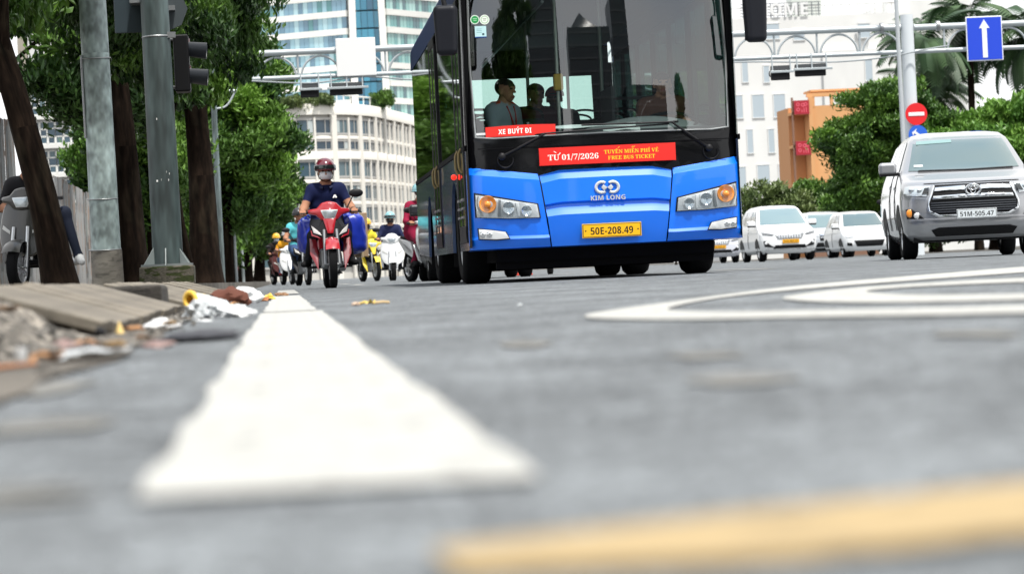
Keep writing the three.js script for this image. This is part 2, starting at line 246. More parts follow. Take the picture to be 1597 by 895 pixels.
// ---------- buildings ----------
const wallWhite = mat(C(0.76, 0.76, 0.75), 0.8); wallWhite.map = tex(256, 256, (u, v) => { const b = 0.95 + 0.08 * (fbm(u * 6, v * 6, 6, 3, 4) - 0.5); return [b, b, b * 0.99]; });
const frameGrey = mat(C(0.42, 0.41, 0.39), 0.6);
const glassTones = [C(0.05, 0.09, 0.12), C(0.035, 0.06, 0.085), C(0.09, 0.14, 0.16)].map(c => mat(c, 0.08));
const curtain = mat(C(0.45, 0.50, 0.50), 0.8);
function unitWindow(parent, gf, gp, m4, mp) { const f = part('window', gf, frameGrey, parent); f.applyMatrix4(m4); part('pane', gp, mp, f); return f; }
{ // curved hotel
  const h = thing('hotel', 'cream curved hotel with paired grey-blue windows and a roof garden', 'building', [0, 0, -404]);
  const path = new THREE.CatmullRomCurve3([[-30, 4], [-14, 0.5], [-6, 0], [0.5, -0.5], [8, -3], [13.3, -10], [17.5, -24], [21.8, -42], [27, -66]].map(([x, z]) => new THREE.Vector3(x, 0, z)));
  const L = path.getLength(), R = rng(3), top = 25.4;
  const wall = (y0, y1, off, thick) => { const g = []; const n = 90; return grid((u, v) => { const p = path.getPointAt(u), t = path.getTangentAt(u), nx = -t.z, nz = t.x; const c = [[off, y0], [off, y1], [off - thick, y1], [off - thick, y0], [off, y0]]; const k = Math.min(3, Math.floor(v * 4)), a = c[k], b = c[Math.min(4, k + 1)], w = v * 4 - k; const o = lerp(a[0], b[0], w), y = lerp(a[1], b[1], w); return [p.x + nx * o, y, p.z + nz * o]; }, n, 4); };
  // outward normal on the camera's side
  const sgn = (() => { const t = path.getTangentAt(0.5); return t.x > 0 ? 1 : -1; })();
  part('wall', wall(0, top, -0.6 * sgn, 0.5), mat(C(0.55, 0.53, 0.49), 0.85), h);
  const rows = [[23.4, 21.2], [20.2, 18.9], [17.3, 14.9], [13.8, 11.6], [10.6, 8.4], [7.4, 5.2], [4.2, 2.0]];
  const cream = mat(C(0.74, 0.71, 0.65), 0.85);
  part('cornice', wall(24.0, 25.6, 0.05 * sgn, 0.9 * sgn), cream, h);
  part('band', wall(17.5, 18.7, 0, 0.62 * sgn), cream, h);
  for (const y of [20.7, 14.35, 11.1, 7.9, 4.7]) part('spandrel', wall(y - 0.28, y + 0.28, -0.25 * sgn, 0.4 * sgn), mat(C(0.60, 0.58, 0.54), 0.85), h);
  const pitch = 6.6, n = Math.floor(L / pitch);
  const fg = merge([box(2.5, 0.14, 0.2, 0, 0.5, 0), box(2.5, 0.14, 0.2, 0, -0.5, 0), box(0.14, 1, 0.2, 1.18, 0, 0), box(0.14, 1, 0.2, -1.18, 0, 0), box(0.1, 1, 0.16, 0.35, 0, 0)]), gg = box(2.24, 0.88, 0.06, 0, 0, -0.06), cg = box(0.66, 0.8, 0.05, 0.75, 0, 0);
  for (let k = 0; k < n; k++) {
    const s = (k + 0.5) * pitch / L, t0 = path.getPointAt(clamp((k * pitch) / L, 0, 1)), tt = path.getTangentAt(clamp((k * pitch) / L, 0, 1));
    const a0 = Math.atan2(-tt.z, tt.x);
    const pier = part('pier', box(0.95, top - 0.5, 0.45, 0, (top - 0.5) / 2, -0.2), cream, h); pier.position.set(t0.x, 0, t0.z); pier.rotation.y = a0;
    for (const side of [-1, 1]) {
      const u = clamp(s + side * 1.42 / L, 0, 1), p = path.getPointAt(u), t = path.getTangentAt(u), a = Math.atan2(-t.z, t.x);
      const nn = new THREE.Vector3(Math.sin(a), 0, Math.cos(a));
      for (const [y1, y0] of rows) {
        const m4 = new THREE.Matrix4().compose(new THREE.Vector3(p.x - nn.x * 0.35, (y0 + y1) / 2, p.z - nn.z * 0.35), new THREE.Quaternion().setFromAxisAngle(new THREE.Vector3(0, 1, 0), a), new THREE.Vector3(1.1, y1 - y0, 1));
        const w = unitWindow(h, fg, gg, m4, glassTones[Math.floor(R() * 3)]);
        if (R() < 0.5) part('curtain', cg, curtain, w).position.set(R() < 0.5 ? 0 : -1.5, 0, -0.01);
      }
    }
    const mul = part('pier', box(0.3, 23.4, 0.25, 0, 11.9, -0.15), cream, h), pm = path.getPointAt(s), tm = path.getTangentAt(s); mul.position.set(pm.x, 0, pm.z); mul.rotation.y = Math.atan2(-tm.z, tm.x);
  }
  { const pts = []; for (let i = 0; i <= 30; i++) { const q = path.getPointAt(i / 30); pts.push([q.x, q.z - 0.4]); } pts.push([-30, -66]); part('roof_deck', flat(pts, 25.0), cream, h); }
  // white terrace rail
  const rail = []; for (let i = 0; i < 7; i++) rail.push(box(0.15, 1.6, 0.15, 9.2 + i * 1.05, 26.4, -8 - i * 2.2)); rail.push(rod([9.2, 27.2, -8], [15.6, 27.2, -21.2], 0.12));
  part('terrace_rail', rail, wallWhite, h);
}
{ // glass tower
  const t = thing('glass_tower', 'tall white office tower with bands of blue glass behind the hotel', 'building', [15.4, 0, -462]);
  const R = rng(8), st = 2.95, n = 24, blues = [C(0.16, 0.30, 0.40), C(0.24, 0.42, 0.50), C(0.10, 0.20, 0.28), C(0.34, 0.52, 0.58), C(0.07, 0.22, 0.24)].map(c => mat(c, 0.08, { clearcoat: 1, clearcoatRoughness: 0.04 }));
  const greens = [C(0.10, 0.28, 0.28), C(0.20, 0.40, 0.38), C(0.05, 0.13, 0.15), C(0.30, 0.50, 0.48)].map(c => mat(c, 0.08, { clearcoat: 1, clearcoatRoughness: 0.04 }));
  const pane = box(0.86, 2.0, 0.1), panes = (x0, z0, x1, z1, pal, from, to) => {
    const Lw = Math.hypot(x1 - x0, z1 - z0), m = Math.round(Lw / 0.92), a = Math.atan2(-(z1 - z0), x1 - x0);
    for (let k = from; k < to; k++) {
      const y = k * st;
      const b = part('floor_band', box(Lw + 0.4, 1.0, 0.7, 0, 0, 0), wallWhite, t); b.position.set((x0 + x1) / 2, y + 2.5, (z0 + z1) / 2); b.rotation.y = a;
      for (let i = 0; i < m; i++) { const u = (i + 0.5) / m; if (u < 0.02) continue; const p = part('pane', pane, pal[Math.floor(Math.pow(R(), 1.1) * pal.length)], t); p.position.set(lerp(x0, x1, u), y + 1.0, lerp(z0, z1, u)); p.rotation.y = a; }
    }
  };
  const core = (x0, z0, x1, z1, d, h0, h1, m) => { const Lw = Math.hypot(x1 - x0, z1 - z0), a = Math.atan2(-(z1 - z0), x1 - x0); const g = part('wall', box(Lw, h1 - h0, d, 0, (h0 + h1) / 2, -d / 2 - 0.35), m, t); g.position.set((x0 + x1) / 2, 0, (z0 + z1) / 2); g.rotation.y = a; };
  const back = mat(C(0.30, 0.34, 0.36), 0.7);
  core(-18.6, -9, -2.6, 0, 10, 0, 70, back); core(3.6, 0, 13, -12, 10, 0, 70, back);
  panes(-18.6, -9, -2.8, 0, blues, 8, 18); panes(3.8, 0, 13, -12, greens, 8, 18);
  for (const [x0, z0, x1, z1] of [[-18.6, -9, -2.8, 0], [3.8, 0, 13, -12]]) { const Lw = Math.hypot(x1 - x0, z1 - z0), a = Math.atan2(-(z1 - z0), x1 - x0); const g = part('facade', box(Lw, 17, 0.5, 0, 61.5, 0), wallWhite, t); g.position.set((x0 + x1) / 2, 0, (z0 + z1) / 2); g.rotation.y = a; }
  part('fin', box(1.1, 70, 2.2, 0, 35, 0, 0, [0, 0, -0.012]).translate(-2.0, 0, 0.4), wallWhite, t); part('fin', box(1.1, 70, 2.2, 0, 35, 0, 0, [0, 0, 0.012]).translate(3.1, 0, 0.4), wallWhite, t);
  const deep = [C(0.02, 0.16, 0.26), C(0.03, 0.22, 0.34), C(0.015, 0.09, 0.16)].map(c => mat(c, 0.08, { clearcoat: 1 }));
  for (let k = 8; k < 17; k++) for (let i = 0; i < 4; i++) { const p = part('pane', box(1.0, 2.7, 0.1), deep[Math.floor(R() * 3)], t); p.position.set(-0.98 + i * 1.06, k * st + 1.4, -0.6 + 0.3 * Math.sin((i + 0.5) / 4 * Math.PI)); }
  part('wall', box(4.4, 70, 1, 0.6, 35, -1.6), mat(C(0.02, 0.07, 0.1), 0.5), t);
  part('side_wall', box(0.6, 70, 12, -19.3, 35, -15), mat(C(0.42, 0.41, 0.39), 0.8), t);
}
function font(ctx, s) { ctx.font = s; }
{ // white building on the right
  const b = thing('white_building', 'plain white building with pale grey windows and roof letters', 'building', [56, 0, -288]);
  const body = mat(C(0.80, 0.80, 0.80), 0.75, { map: wallWhite.map });
  part('wall', box(21, 25.2, 14, 0.5, 12.6, -7.5), body, b);
  part('wall', box(9, 26.5, 14, 13.5, 13.25, -9), body, b);
  part('wall', box(8.4, 21.5, 0.5, 5.6, 10.75, -0.3), body, b, 'slightly raised blank panel of the facade');
  const wg = mat(C(0.42, 0.49, 0.54), 0.35, { clearcoat: 0.5 });
  const win = (px0, px1, py0, py1) => { const k = 288 / 4350, cx = ((px0 + px1) / 2 - 798.5) * k + 0.0818 * 288 + 0.5 - 56, w = (px1 - px0) * k; const hy = (px) => 459 - px * 0.0476; const y0 = (hy(px0) - py1) * k + 0.1, y1 = (hy(px0) - py0) * k + 0.1; const f = part('window', [box(w + 0.1, 0.08, 0.12, 0, (y1 - y0) / 2, 0), box(w + 0.1, 0.08, 0.16, 0, -(y1 - y0) / 2, 0), box(0.08, y1 - y0, 0.12, -w / 2, 0, 0), box(0.08, y1 - y0, 0.12, w / 2, 0, 0)], body, b); f.position.set(cx, (y0 + y1) / 2, cx > 9 ? -1.97 : cx > 1.4 ? -0.02 : -0.47); part('pane', box(w, y1 - y0, 0.06), wg, f); };
  for (const a of [[1209, 1236, 32, 57], [1173, 1183, 88, 125], [1207, 1217, 98, 125], [1160, 1172, 145, 182], [1187, 1206, 144, 181], [1221, 1240, 143, 180], [1176, 1186, 199, 237], [1210, 1220, 198, 236], [1190, 1210, 255, 291], [1224, 1245, 254, 290], [1160, 1172, 258, 292], [1258, 1276, 40, 58], [1262, 1280, 250, 286], [1360, 1380, 31, 54], [1410, 1421, 31, 53], [1369, 1381, 88, 122], [1330, 1344, 250, 290]]) win(...a);
  // roof letters, solid
  const { FontLoader } = await import('three/addons/loaders/FontLoader.js'); const { TextGeometry } = await import('three/addons/geometries/TextGeometry.js');
  globalThis.FONT = await new FontLoader().loadAsync('fonts/droid/droid_sans_bold.typeface.json'); globalThis.TextG = TextGeometry;
  const tg = new TextGeometry('.HOME', { font: globalThis.FONT, size: 1.3, depth: 0.3, curveSegments: 4, bevelEnabled: false }); tg.computeBoundingBox();
  part('roof_letters', tg.scale(1.05, 1, 1).translate(-5.9, 25.35, -0.6), mat(C(0.74, 0.74, 0.74), 0.6), b, 'white standing letters reading HOME'); for (let i = 0; i < 5; i++) part('letter_frame', box(8.5, 0.09, 0.09, -2.6, 25.45 + i * 0.32, -1.3), mat(C(0.16, 0.17, 0.18), 0.6), b); for (let i = 0; i < 12; i++) part('letter_frame', box(0.1, 1.5, 0.09, -6.6 + i * 0.73, 26.0, -1.2), mat(C(0.16, 0.17, 0.18), 0.6), b);
  const rl = []; for (let i = 0; i < 22; i++) rl.push(box(0.06, 1.2, 0.06, -9.5 + i * 0.9, 25.8, -2)); rl.push(box(20, 0.08, 0.08, 0, 26.4, -2)); part('roof_rail', rl, frameGrey, b);
  part('roof_cabin', box(3.2, 2.6, 3, 0.6, 26.5, -5), mat(C(0.5, 0.53, 0.5), 0.8), b);
}
{ // orange building
  const b = thing('orange_building', 'small orange building with red sign boxes on its corner', 'building', [43.6, 0, -217]);
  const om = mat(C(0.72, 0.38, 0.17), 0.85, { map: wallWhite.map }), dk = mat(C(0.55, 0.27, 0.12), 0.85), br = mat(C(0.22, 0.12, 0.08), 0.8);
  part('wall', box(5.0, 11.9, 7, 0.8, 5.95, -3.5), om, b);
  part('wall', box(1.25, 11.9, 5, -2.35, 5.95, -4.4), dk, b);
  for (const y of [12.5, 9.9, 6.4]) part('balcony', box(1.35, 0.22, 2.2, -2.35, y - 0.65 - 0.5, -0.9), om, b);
  part('column', box(0.32, 12.6, 0.3, -1.55, 6.3, 0.1), om, b); part('column', box(0.14, 12.6, 0.2, -3.0, 6.3, 0.1), br, b);
  part('parapet', [box(5.2, 0.3, 0.3, 0.8, 12.75, -0.1), box(0.25, 1.0, 0.25, -1.3, 12.3, -0.1), box(0.25, 1.0, 0.25, 0.2, 12.3, -0.1), box(0.25, 1.0, 0.25, 2.2, 12.3, -0.1), box(4.6, 0.15, 3, 0.9, 13.1, -1.8)], om, b);
  const rt = canvasTex(256, 224, (c, w, h) => { c.fillStyle = '#a3182a'; c.fillRect(0, 0, w, h); c.strokeStyle = '#e2687a'; c.lineWidth = 12; for (const [x, y] of [[60, 60], [60, 150], [150, 70], [200, 60]]) { c.beginPath(); c.arc(x, y, 26, 0, 6.3); c.stroke(); } c.beginPath(); c.moveTo(130, 150); c.lineTo(130, 200); c.moveTo(170, 120); c.lineTo(170, 200); c.moveTo(210, 110); c.lineTo(210, 200); c.stroke(); });
  for (const y of [11.8, 8.6]) { const s = part('sign_box', box(1.2, 1.1, 0.4, -2.3, y, 0.2), mat(C(0.36, 0.03, 0.05), 0.5), b, 'red sign box with pink strokes'); part('sign_face', new THREE.PlaneGeometry(1.1, 1.0).translate(-2.3, y, 0.405), mat(C(1, 1, 1), 0.5, { map: rt }), s); }
  for (const [x, y, w, h] of [[1.2, 9.6, 1.5, 1.6], [1.2, 6.3, 1.5, 1.6], [2.6, 9.6, 0.8, 1.6]]) { const f = part('window', [box(w + 0.2, 0.12, 0.2, x, y + h / 2, 0.05), box(w + 0.2, 0.12, 0.2, x, y - h / 2, 0.05), box(0.12, h, 0.2, x - w / 2, y, 0.05), box(0.12, h, 0.2, x + w / 2, y, 0.05)], wallWhite, b); part('pane', box(w, h, 0.08, x, y, 0.02), mat(C(0.55, 0.6, 0.62), 0.2), f); }
  part('lower_wall', box(5.1, 5.6, 0.4, 0.8, 2.8, 0.15), br, b);
}
{ // pale building seen through the gap between the trees on the left
  const b = thing('pale_block', 'white apartment block with small panes seen between the left trees', 'building', [-23.4, 0, -300]);
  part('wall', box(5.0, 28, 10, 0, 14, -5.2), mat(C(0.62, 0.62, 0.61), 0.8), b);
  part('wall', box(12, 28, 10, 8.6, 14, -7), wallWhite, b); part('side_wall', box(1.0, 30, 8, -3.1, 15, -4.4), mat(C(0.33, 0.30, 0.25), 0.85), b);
  const pg = box(0.55, 0.62, 0.06);
  for (let k = 3; k < 8; k++) {
    const y = 3.1 * k; part('balcony', box(5.1, 0.45, 0.8, 0, y + 0.1, 0.1), wallWhite, b);
    for (let i = 0; i < 6; i++) for (let j = 0; j < 3; j++) { if (j === 1 && i > 1 && i < 4) continue; const f = part('window', [box(0.75, 0.1, 0.14, 0, 0.36, 0), box(0.75, 0.1, 0.14, 0, -0.36, 0), box(0.1, 0.8, 0.14, 0.36, 0, 0), box(0.1, 0.8, 0.14, -0.36, 0, 0)], wallWhite, b); f.position.set(-2.05 + i * 0.82, y + 0.75 + j * 0.8, 0.02); part('pane', pg, glassTones[(i + j + k) % 3], f); }
    for (const i of [-0.41, 0.41]) part('pane', box(0.72, 0.72, 0.06, i, y + 1.55, 0.04), glassTones[1], b);
  }
}
// ---------- overhead gantry with its signals and signs ----------
function signalHead(label, x, y, z, w, h, n) {
  const t = thing('overhead_signal', label, 'traffic light', [x, y, z], 0, 'signals hung from the gantry');
  part('housing', box(w, h, 0.12, 0, 0, -0.1, 0.03), MAT.plastic, t); part('back_panel', box(w * 1.02, h * 0.42, 0.05, 0, h * 0.28, 0.0, 0.01), mat(C(0.05, 0.055, 0.06), 0.6), t);
  part('mount_bar', box(w * 1.25, 0.06, 0.07, w * 0.05, 0.02, 0.08, 0.01), MAT.pipeGrey, t);
  for (let i = 0; i < n; i++) part('hanger', rod([lerp(-w * 0.45, w * 0.5, n > 1 ? i / (n - 1) : 0.5), 0.02, 0.06], [lerp(-w * 0.45, w * 0.5, n > 1 ? i / (n - 1) : 0.5), h * 0.5 + 0.26, 0.0], 0.02), MAT.pipeGrey, t);
  for (let i = 0; i < 3; i++) part('hood', new THREE.CylinderGeometry(h * 0.3, h * 0.3, 0.2, 12, 1, true).rotateX(Math.PI / 2).translate((i - 1) * w * 0.3, 0, -0.25), MAT.plastic, t);
  return t;
}
{
  const t = thing('sign_gantry', 'grey pipe gantry with arched bracing spanning the whole road', 'gantry', [0, 0, -72]);
  const m = MAT.pipeGrey, y1 = 5.98, y0 = 5.33, x0 = -0.75, x1 = 22;
  part('upper_chord', rod([x0 - 0.1, y1, 0], [16.45, y1, 0], 0.085), m, t); part('lower_chord', rod([x0 + 0.1, y0, 0], [16.45, y0, 0], 0.06), m, t);
  part('upper_chord', rod([16.8, y1 - 0.02, 0], [x1, y1 - 0.02, 0], 0.085), m, t); part('lower_chord', rod([16.8, y0, 0], [x1, y0, 0], 0.06), m, t);
  const arch = new THREE.TorusGeometry(0.5, 0.028, 6, 20, Math.PI).scale(1, 1.06, 1), strut = rod([0, y0, 0], [0, y1, 0], 0.028);
  for (let k = 0; k < 20; k++) { const x = x0 + 0.35 + k * 1.13; if (Math.abs(x - 16.3) < 0.8) continue; const a = part('arch_brace', arch, m, t); a.position.set(x + 0.5, y0, 0); part('strut', strut, m, t).position.x = x - 0.08; if (k % 3 === 1) part('strut', strut, m, t).position.x = x + 1.06; }
  part('post', [rod([16.62, 0, 0], [16.62, 6.3, 0], 0.19, 0.165, 20)], mat(C(0.62, 0.66, 0.69), 0.55), t);
  part('post', rod([-1.55, SW, 0.1], [-1.55, 6.1, 0.1], 0.085, 0.07, 14), MAT.pole, t);
  part('bracket', [tube([[-1.55, 5.0, 0.1], [-1.2, 5.05, 0.05], [-0.95, 5.4, 0], [-0.8, 5.95, 0]], 0.035), rod([-1.5, 5.05, 0.08], [-0.95, 5.05, 0.03], 0.04), tube([[-1.5, 4.6, 0.1], [-1.2, 4.7, 0.06], [-0.9, 5.2, 0]], 0.025)], m, t);
  part('flange', [rod([3.78, y1, 0], [3.86, y1, 0], 0.15), rod([3.78, y0, 0], [3.86, y0, 0], 0.12), rod([10.5, y1, 0], [10.58, y1, 0], 0.14), rod([15.9, y1, 0], [15.98, y1, 0], 0.14), rod([17.4, y1, 0], [17.48, y1, 0], 0.14)], MAT.steel, t);
  part('cable', [tube([[-0.6, 5.28, 0.1], [1, 5.16, 0.12], [2.3, 5.27, 0.1], [4, 5.12, 0.12], [6.5, 5.25, 0.1], [9, 5.16, 0.1], [12, 5.24, 0.1], [14.5, 5.14, 0.1], [16, 5.2, 0.25], [17, 5.35, 0.3], [17.7, 5.45, 0.1]], 0.022, 80, 6)], mat(C(0.3, 0.33, 0.35), 0.6), t);
  const s = thing('blank_sign', 'blank white square panel fixed on the gantry left of the bus', 'sign', [2.15, 5.78, -71.85]);
  part('panel', new RoundedBoxGeometry(1.02, 0.98, 0.04, 3, 0.02), mat(C(0.80, 0.80, 0.80), 0.45), s); part('clamp', [box(0.9, 0.05, 0.08, 0, 0.22, -0.05), box(0.9, 0.05, 0.08, 0, -0.22, -0.05)], MAT.steel, s);
  signalHead('squarish black signal under the gantry, next to the street trees', 0.92, 4.98, -71.9, 0.48, 0.36, 2);
  signalHead('wide black signal under the gantry below the blank white panel', 1.86, 4.98, -71.9, 0.85, 0.32, 3);
  signalHead('squarish black signal under the gantry, just right of the bus mirror', 13.2, 4.92, -71.9, 0.5, 0.38, 2);
  signalHead('wide black signal under the gantry in front of the white building', 14.0, 4.96, -71.9, 0.82, 0.32, 3);
  const b = thing('direction_sign', 'blue square sign with a white upward arrow on the gantry', 'sign', [18.62, 5.58, -71.8]);
  part('panel', new RoundedBoxGeometry(0.97, 1.17, 0.04, 3, 0.018), mat(C(0.75, 0.77, 0.80), 0.4), b);
  part('blue_field', box(0.91, 1.11, 0.01, 0, 0, 0.024, 0.004), mat(C(0.012, 0.06, 0.62), 0.4), b);
  part('arrow', panel([[-0.065, -0.5], [0.065, -0.5], [0.065, 0.27], [0.14, 0.27], [0, 0.5], [-0.14, 0.27], [-0.065, 0.27]], 0.006, null, { bevel: 0, edge: 0, lift: 0.031 }), mat(C(0.82, 0.83, 0.84), 0.4), b);
  const ne = thing('no_entry_sign', 'round red no-entry sign with a white bar on the gantry post', 'sign', [16.70, 3.68, -71.74]);
  part('disc', new THREE.CylinderGeometry(0.29, 0.29, 0.02, 40).rotateX(Math.PI / 2), mat(C(0.72, 0.012, 0.018), 0.4), ne); part('bar', box(0.42, 0.095, 0.01, 0, 0, 0.017, 0.004), mat(C(0.82, 0.82, 0.82), 0.4), ne); part('clamp', box(0.3, 0.06, 0.1, 0, 0, -0.06), MAT.steel, ne);
  const bs = thing('mandatory_sign', 'round blue sign half hidden behind the silver car roof', 'sign', [16.72, 3.14, -71.74]);
  part('disc', new THREE.CylinderGeometry(0.25, 0.25, 0.02, 40).rotateX(Math.PI / 2), mat(C(0.02, 0.12, 0.62), 0.4), bs); part('arrow', panel([[-0.16, 0.06], [-0.02, 0.16], [-0.06, 0.09], [0.16, -0.08], [0.12, -0.13], [-0.1, 0.04], [-0.13, -0.02]], 0.006, null, { bevel: 0, edge: 0, lift: 0.011 }), mat(C(0.82, 0.82, 0.82), 0.4), bs); part('clamp', box(0.3, 0.06, 0.1, 0, 0, -0.06), MAT.steel, bs);
  const lp = thing('lamp_post', 'thin grey lamp post standing just left of the gantry post', 'lamp post', [16.22, 0, -71.2]);
  part('pole', rod([0, 0, 0], [-0.05, 9, 0], 0.065, 0.05, 14), mat(C(0.48, 0.51, 0.53), 0.5, { metalness: 0.2 }), lp); part('arm', tube([[-0.05, 8.9, 0], [-0.2, 9.3, 0], [-1.2, 9.6, 0]], 0.035), MAT.pipeGrey, lp); part('lamp_head', box(0.6, 0.1, 0.22, -1.45, 9.6, 0, 0.04), MAT.steel, lp);
}
// ---------- poles on the left pavement ----------
{
  const p1 = thing('street_pole', 'mottled galvanised pole with wire bands beside the leaning trunk', 'pole', [-1.70, SW, -27.2]);
  part('shaft', rod([0.012, 0.3, 0], [-0.03, 6.2, 0], 0.142, 0.115, 28), mat(C(0.80, 0.86, 0.85), 0.5, { map: again(galvT, 1, 3) }), p1);
  part('sleeve', rod([0.015, 0, 0], [0.012, 0.36, 0], 0.155, 0.15, 28), MAT.concrete, p1); part('plinth', box(0.46, 0.05, 0.46, 0.02, 0.0, 0, 0.01), MAT.concrete, p1);
  for (const [y, r] of [[0.37, 0.153], [0.86, 0.143], [2.22, 0.14]]) part('wire_band', new THREE.TorusGeometry(r, 0.007, 6, 30).rotateX(Math.PI / 2 + 0.06).translate(0, y, 0), MAT.steel, p1);
  part('conduit', rod([-0.13, 1.45, 0.06], [-0.135, 2.25, 0.06], 0.012), MAT.steel, p1);
  const p2 = thing('signal_pole', 'dark grey-green pole on a mossy concrete block', 'pole', [-1.19, SW, -29.2]);
  part('shaft', rod([0.01, 0.2, 0], [-0.02, 6.2, 0], 0.158, 0.128, 28), mat(C(0.15, 0.185, 0.185), 0.55, { map: galvT }), p2);
  const gus = new THREE.ExtrudeGeometry(shapeOf([[0.14, 0], [0.28, 0], [0.15, 0.19]]), { depth: 0.012, bevelEnabled: false }).translate(0, 0.2, -0.006);
  for (let k = 0; k < 6; k++) { const g = part('gusset', gus, mat(C(0.22, 0.25, 0.25), 0.5), p2); g.rotation.y = k * Math.PI / 3 + 0.5; }
  part('flange', box(0.52, 0.025, 0.52, 0, 0.205, 0), mat(C(0.2, 0.22, 0.22), 0.6), p2);
  const mossT = tex(256, 256, (u, v) => { const n = sstep(0.42, 0.6, fbm(u * 7, v * 7, 7, 61, 4)), f = fbm(u * 40, v * 40, 40, 7, 2); return [lerp(0.36, 0.20, n) * (0.7 + 0.6 * f), lerp(0.34, 0.23, n) * (0.7 + 0.6 * f), lerp(0.30, 0.10, n) * (0.7 + 0.6 * f)]; });
  part('footing', new RoundedBoxGeometry(0.56, 0.2, 0.56, 3, 0.02).translate(0, 0.095, 0), mat(C(0.9, 0.9, 0.9), 0.95, { map: mossT, bumpMap: mossT, bumpScale: 0.01 }), p2);
  part('band', [new THREE.TorusGeometry(0.138, 0.014, 6, 30).rotateX(Math.PI / 2).translate(0, 2.58, 0), box(0.12, 0.06, 0.05, 0.14, 2.59, 0.06)], MAT.steel, p2);
  const stk = mat(C(0.78, 0.78, 0.76), 0.7); for (const [x, y] of [[-0.05, 1.08], [0.0, 1.09], [0.05, 1.085], [0.03, 1.17], [0.02, 0.62], [-0.02, 1.72], [0.06, 1.15]]) part('sticker_scrap', box(0.03, 0.02, 0.004, x, y, Math.sqrt(0.152 * 0.152 - x * x) + 0.003 - y * 0.005, 0), stk, p2);
  const rs = thing('round_sign', 'back of a round dark sign half hidden behind the dark pole', 'sign', [-1.10, 3.02, -29.45]);
  part('disc', new THREE.CylinderGeometry(0.24, 0.24, 0.015, 8).rotateX(Math.PI / 2), mat(C(0.05, 0.062, 0.068), 0.5), rs); part('clamp', box(0.3, 0.05, 0.12, -0.04, 0, 0.07), MAT.steel, rs);
  const ds = thing('square_sign', 'back of a dark square sign left of the dark pole', 'sign', [-1.42, 3.1, -29.5]);
  part('panel', box(0.42, 0.62, 0.02, 0, 0, 0, 0.008), mat(C(0.025, 0.04, 0.05), 0.5), ds); part('clamp', box(0.3, 0.05, 0.3, 0.12, 0, 0.15), MAT.steel, ds);
  const tl = thing('traffic_light', 'black traffic light with two hoods turned to the road, beside the dark pole', 'traffic light', [-0.95, 2.14, -29.6]);
  part('housing', box(0.16, 0.6, 0.3, 0, 0.31, 0, 0.02), MAT.black, tl); part('bracket', [rod([-0.2, 0.06, 0.3], [0, 0.06, 0], 0.015), rod([-0.2, 0.56, 0.3], [0, 0.56, 0], 0.015)], MAT.steel, tl);
  for (const y of [0.48, 0.2]) { part('hood', xf(new THREE.CylinderGeometry(0.12, 0.105, 0.2, 18, 1, true, -0.4, Math.PI + 0.8), { r: [0, 0, -Math.PI / 2 - 0.12], p: [0.17, y, 0] }), mat(C(0.03, 0.035, 0.045), 0.5), tl); part('lens', new THREE.CylinderGeometry(0.095, 0.095, 0.01, 18).rotateZ(Math.PI / 2).translate(0.086, y, 0), mat(C(0.06, 0.02, 0.02), 0.2), tl); }
  const far = [['thin_pole', 'grey pole carrying a small black signal, behind the gantry post', -1.85, -74, 4.4, 0.075, 1], ['thin_pole', 'slim pale pole with a black signal and a grey sign back', -1.32, -80, 4.6, 0.05, 2], ['thin_pole', 'thin far pole between the trees and the traffic', -1.28, -92, 2.5, 0.045, 0], ['thin_pole', 'short far pole topped with a round grey sign back', -1.22, -100, 1.4, 0.055, 3]];
  for (const [n, l, x, z, hgt, r, k] of far) {
    const t = thing(n, l, 'pole', [x, SW, z], 0, 'far poles on the left pavement');
    part('shaft', rod([0, 0, 0], [-0.02, hgt, 0], r, r * 0.85, 12), mat(C(0.33, 0.37, 0.38), 0.5, { metalness: 0.2 }), t);
    if (k === 1) { part('signal', box(0.2, 0.5, 0.2, 0.06, hgt - 0.8, 0.12, 0.02), MAT.black, t); part('band', new THREE.TorusGeometry(r + 0.01, 0.012, 6, 16).rotateX(Math.PI / 2).translate(0, 1.7, 0), MAT.steel, t); }
    if (k === 2) { part('signal', [box(0.24, 0.62, 0.22, -0.06, 2.55, 0.1, 0.03), new THREE.ConeGeometry(0.12, 0.2, 10, 1, true).rotateZ(Math.PI / 2).translate(0.12, 2.75, 0.1)], MAT.black, t); part('sign_back', box(0.5, 0.5, 0.02, 0.06, 1.95, -0.06, 0.01), mat(C(0.36, 0.39, 0.41), 0.5), t); }
    if (k === 3) part('sign_back', new THREE.CylinderGeometry(0.2, 0.2, 0.02, 24).rotateX(Math.PI / 2).translate(0, hgt - 0.1, 0.06), mat(C(0.26, 0.29, 0.31), 0.5), t);
  }
}
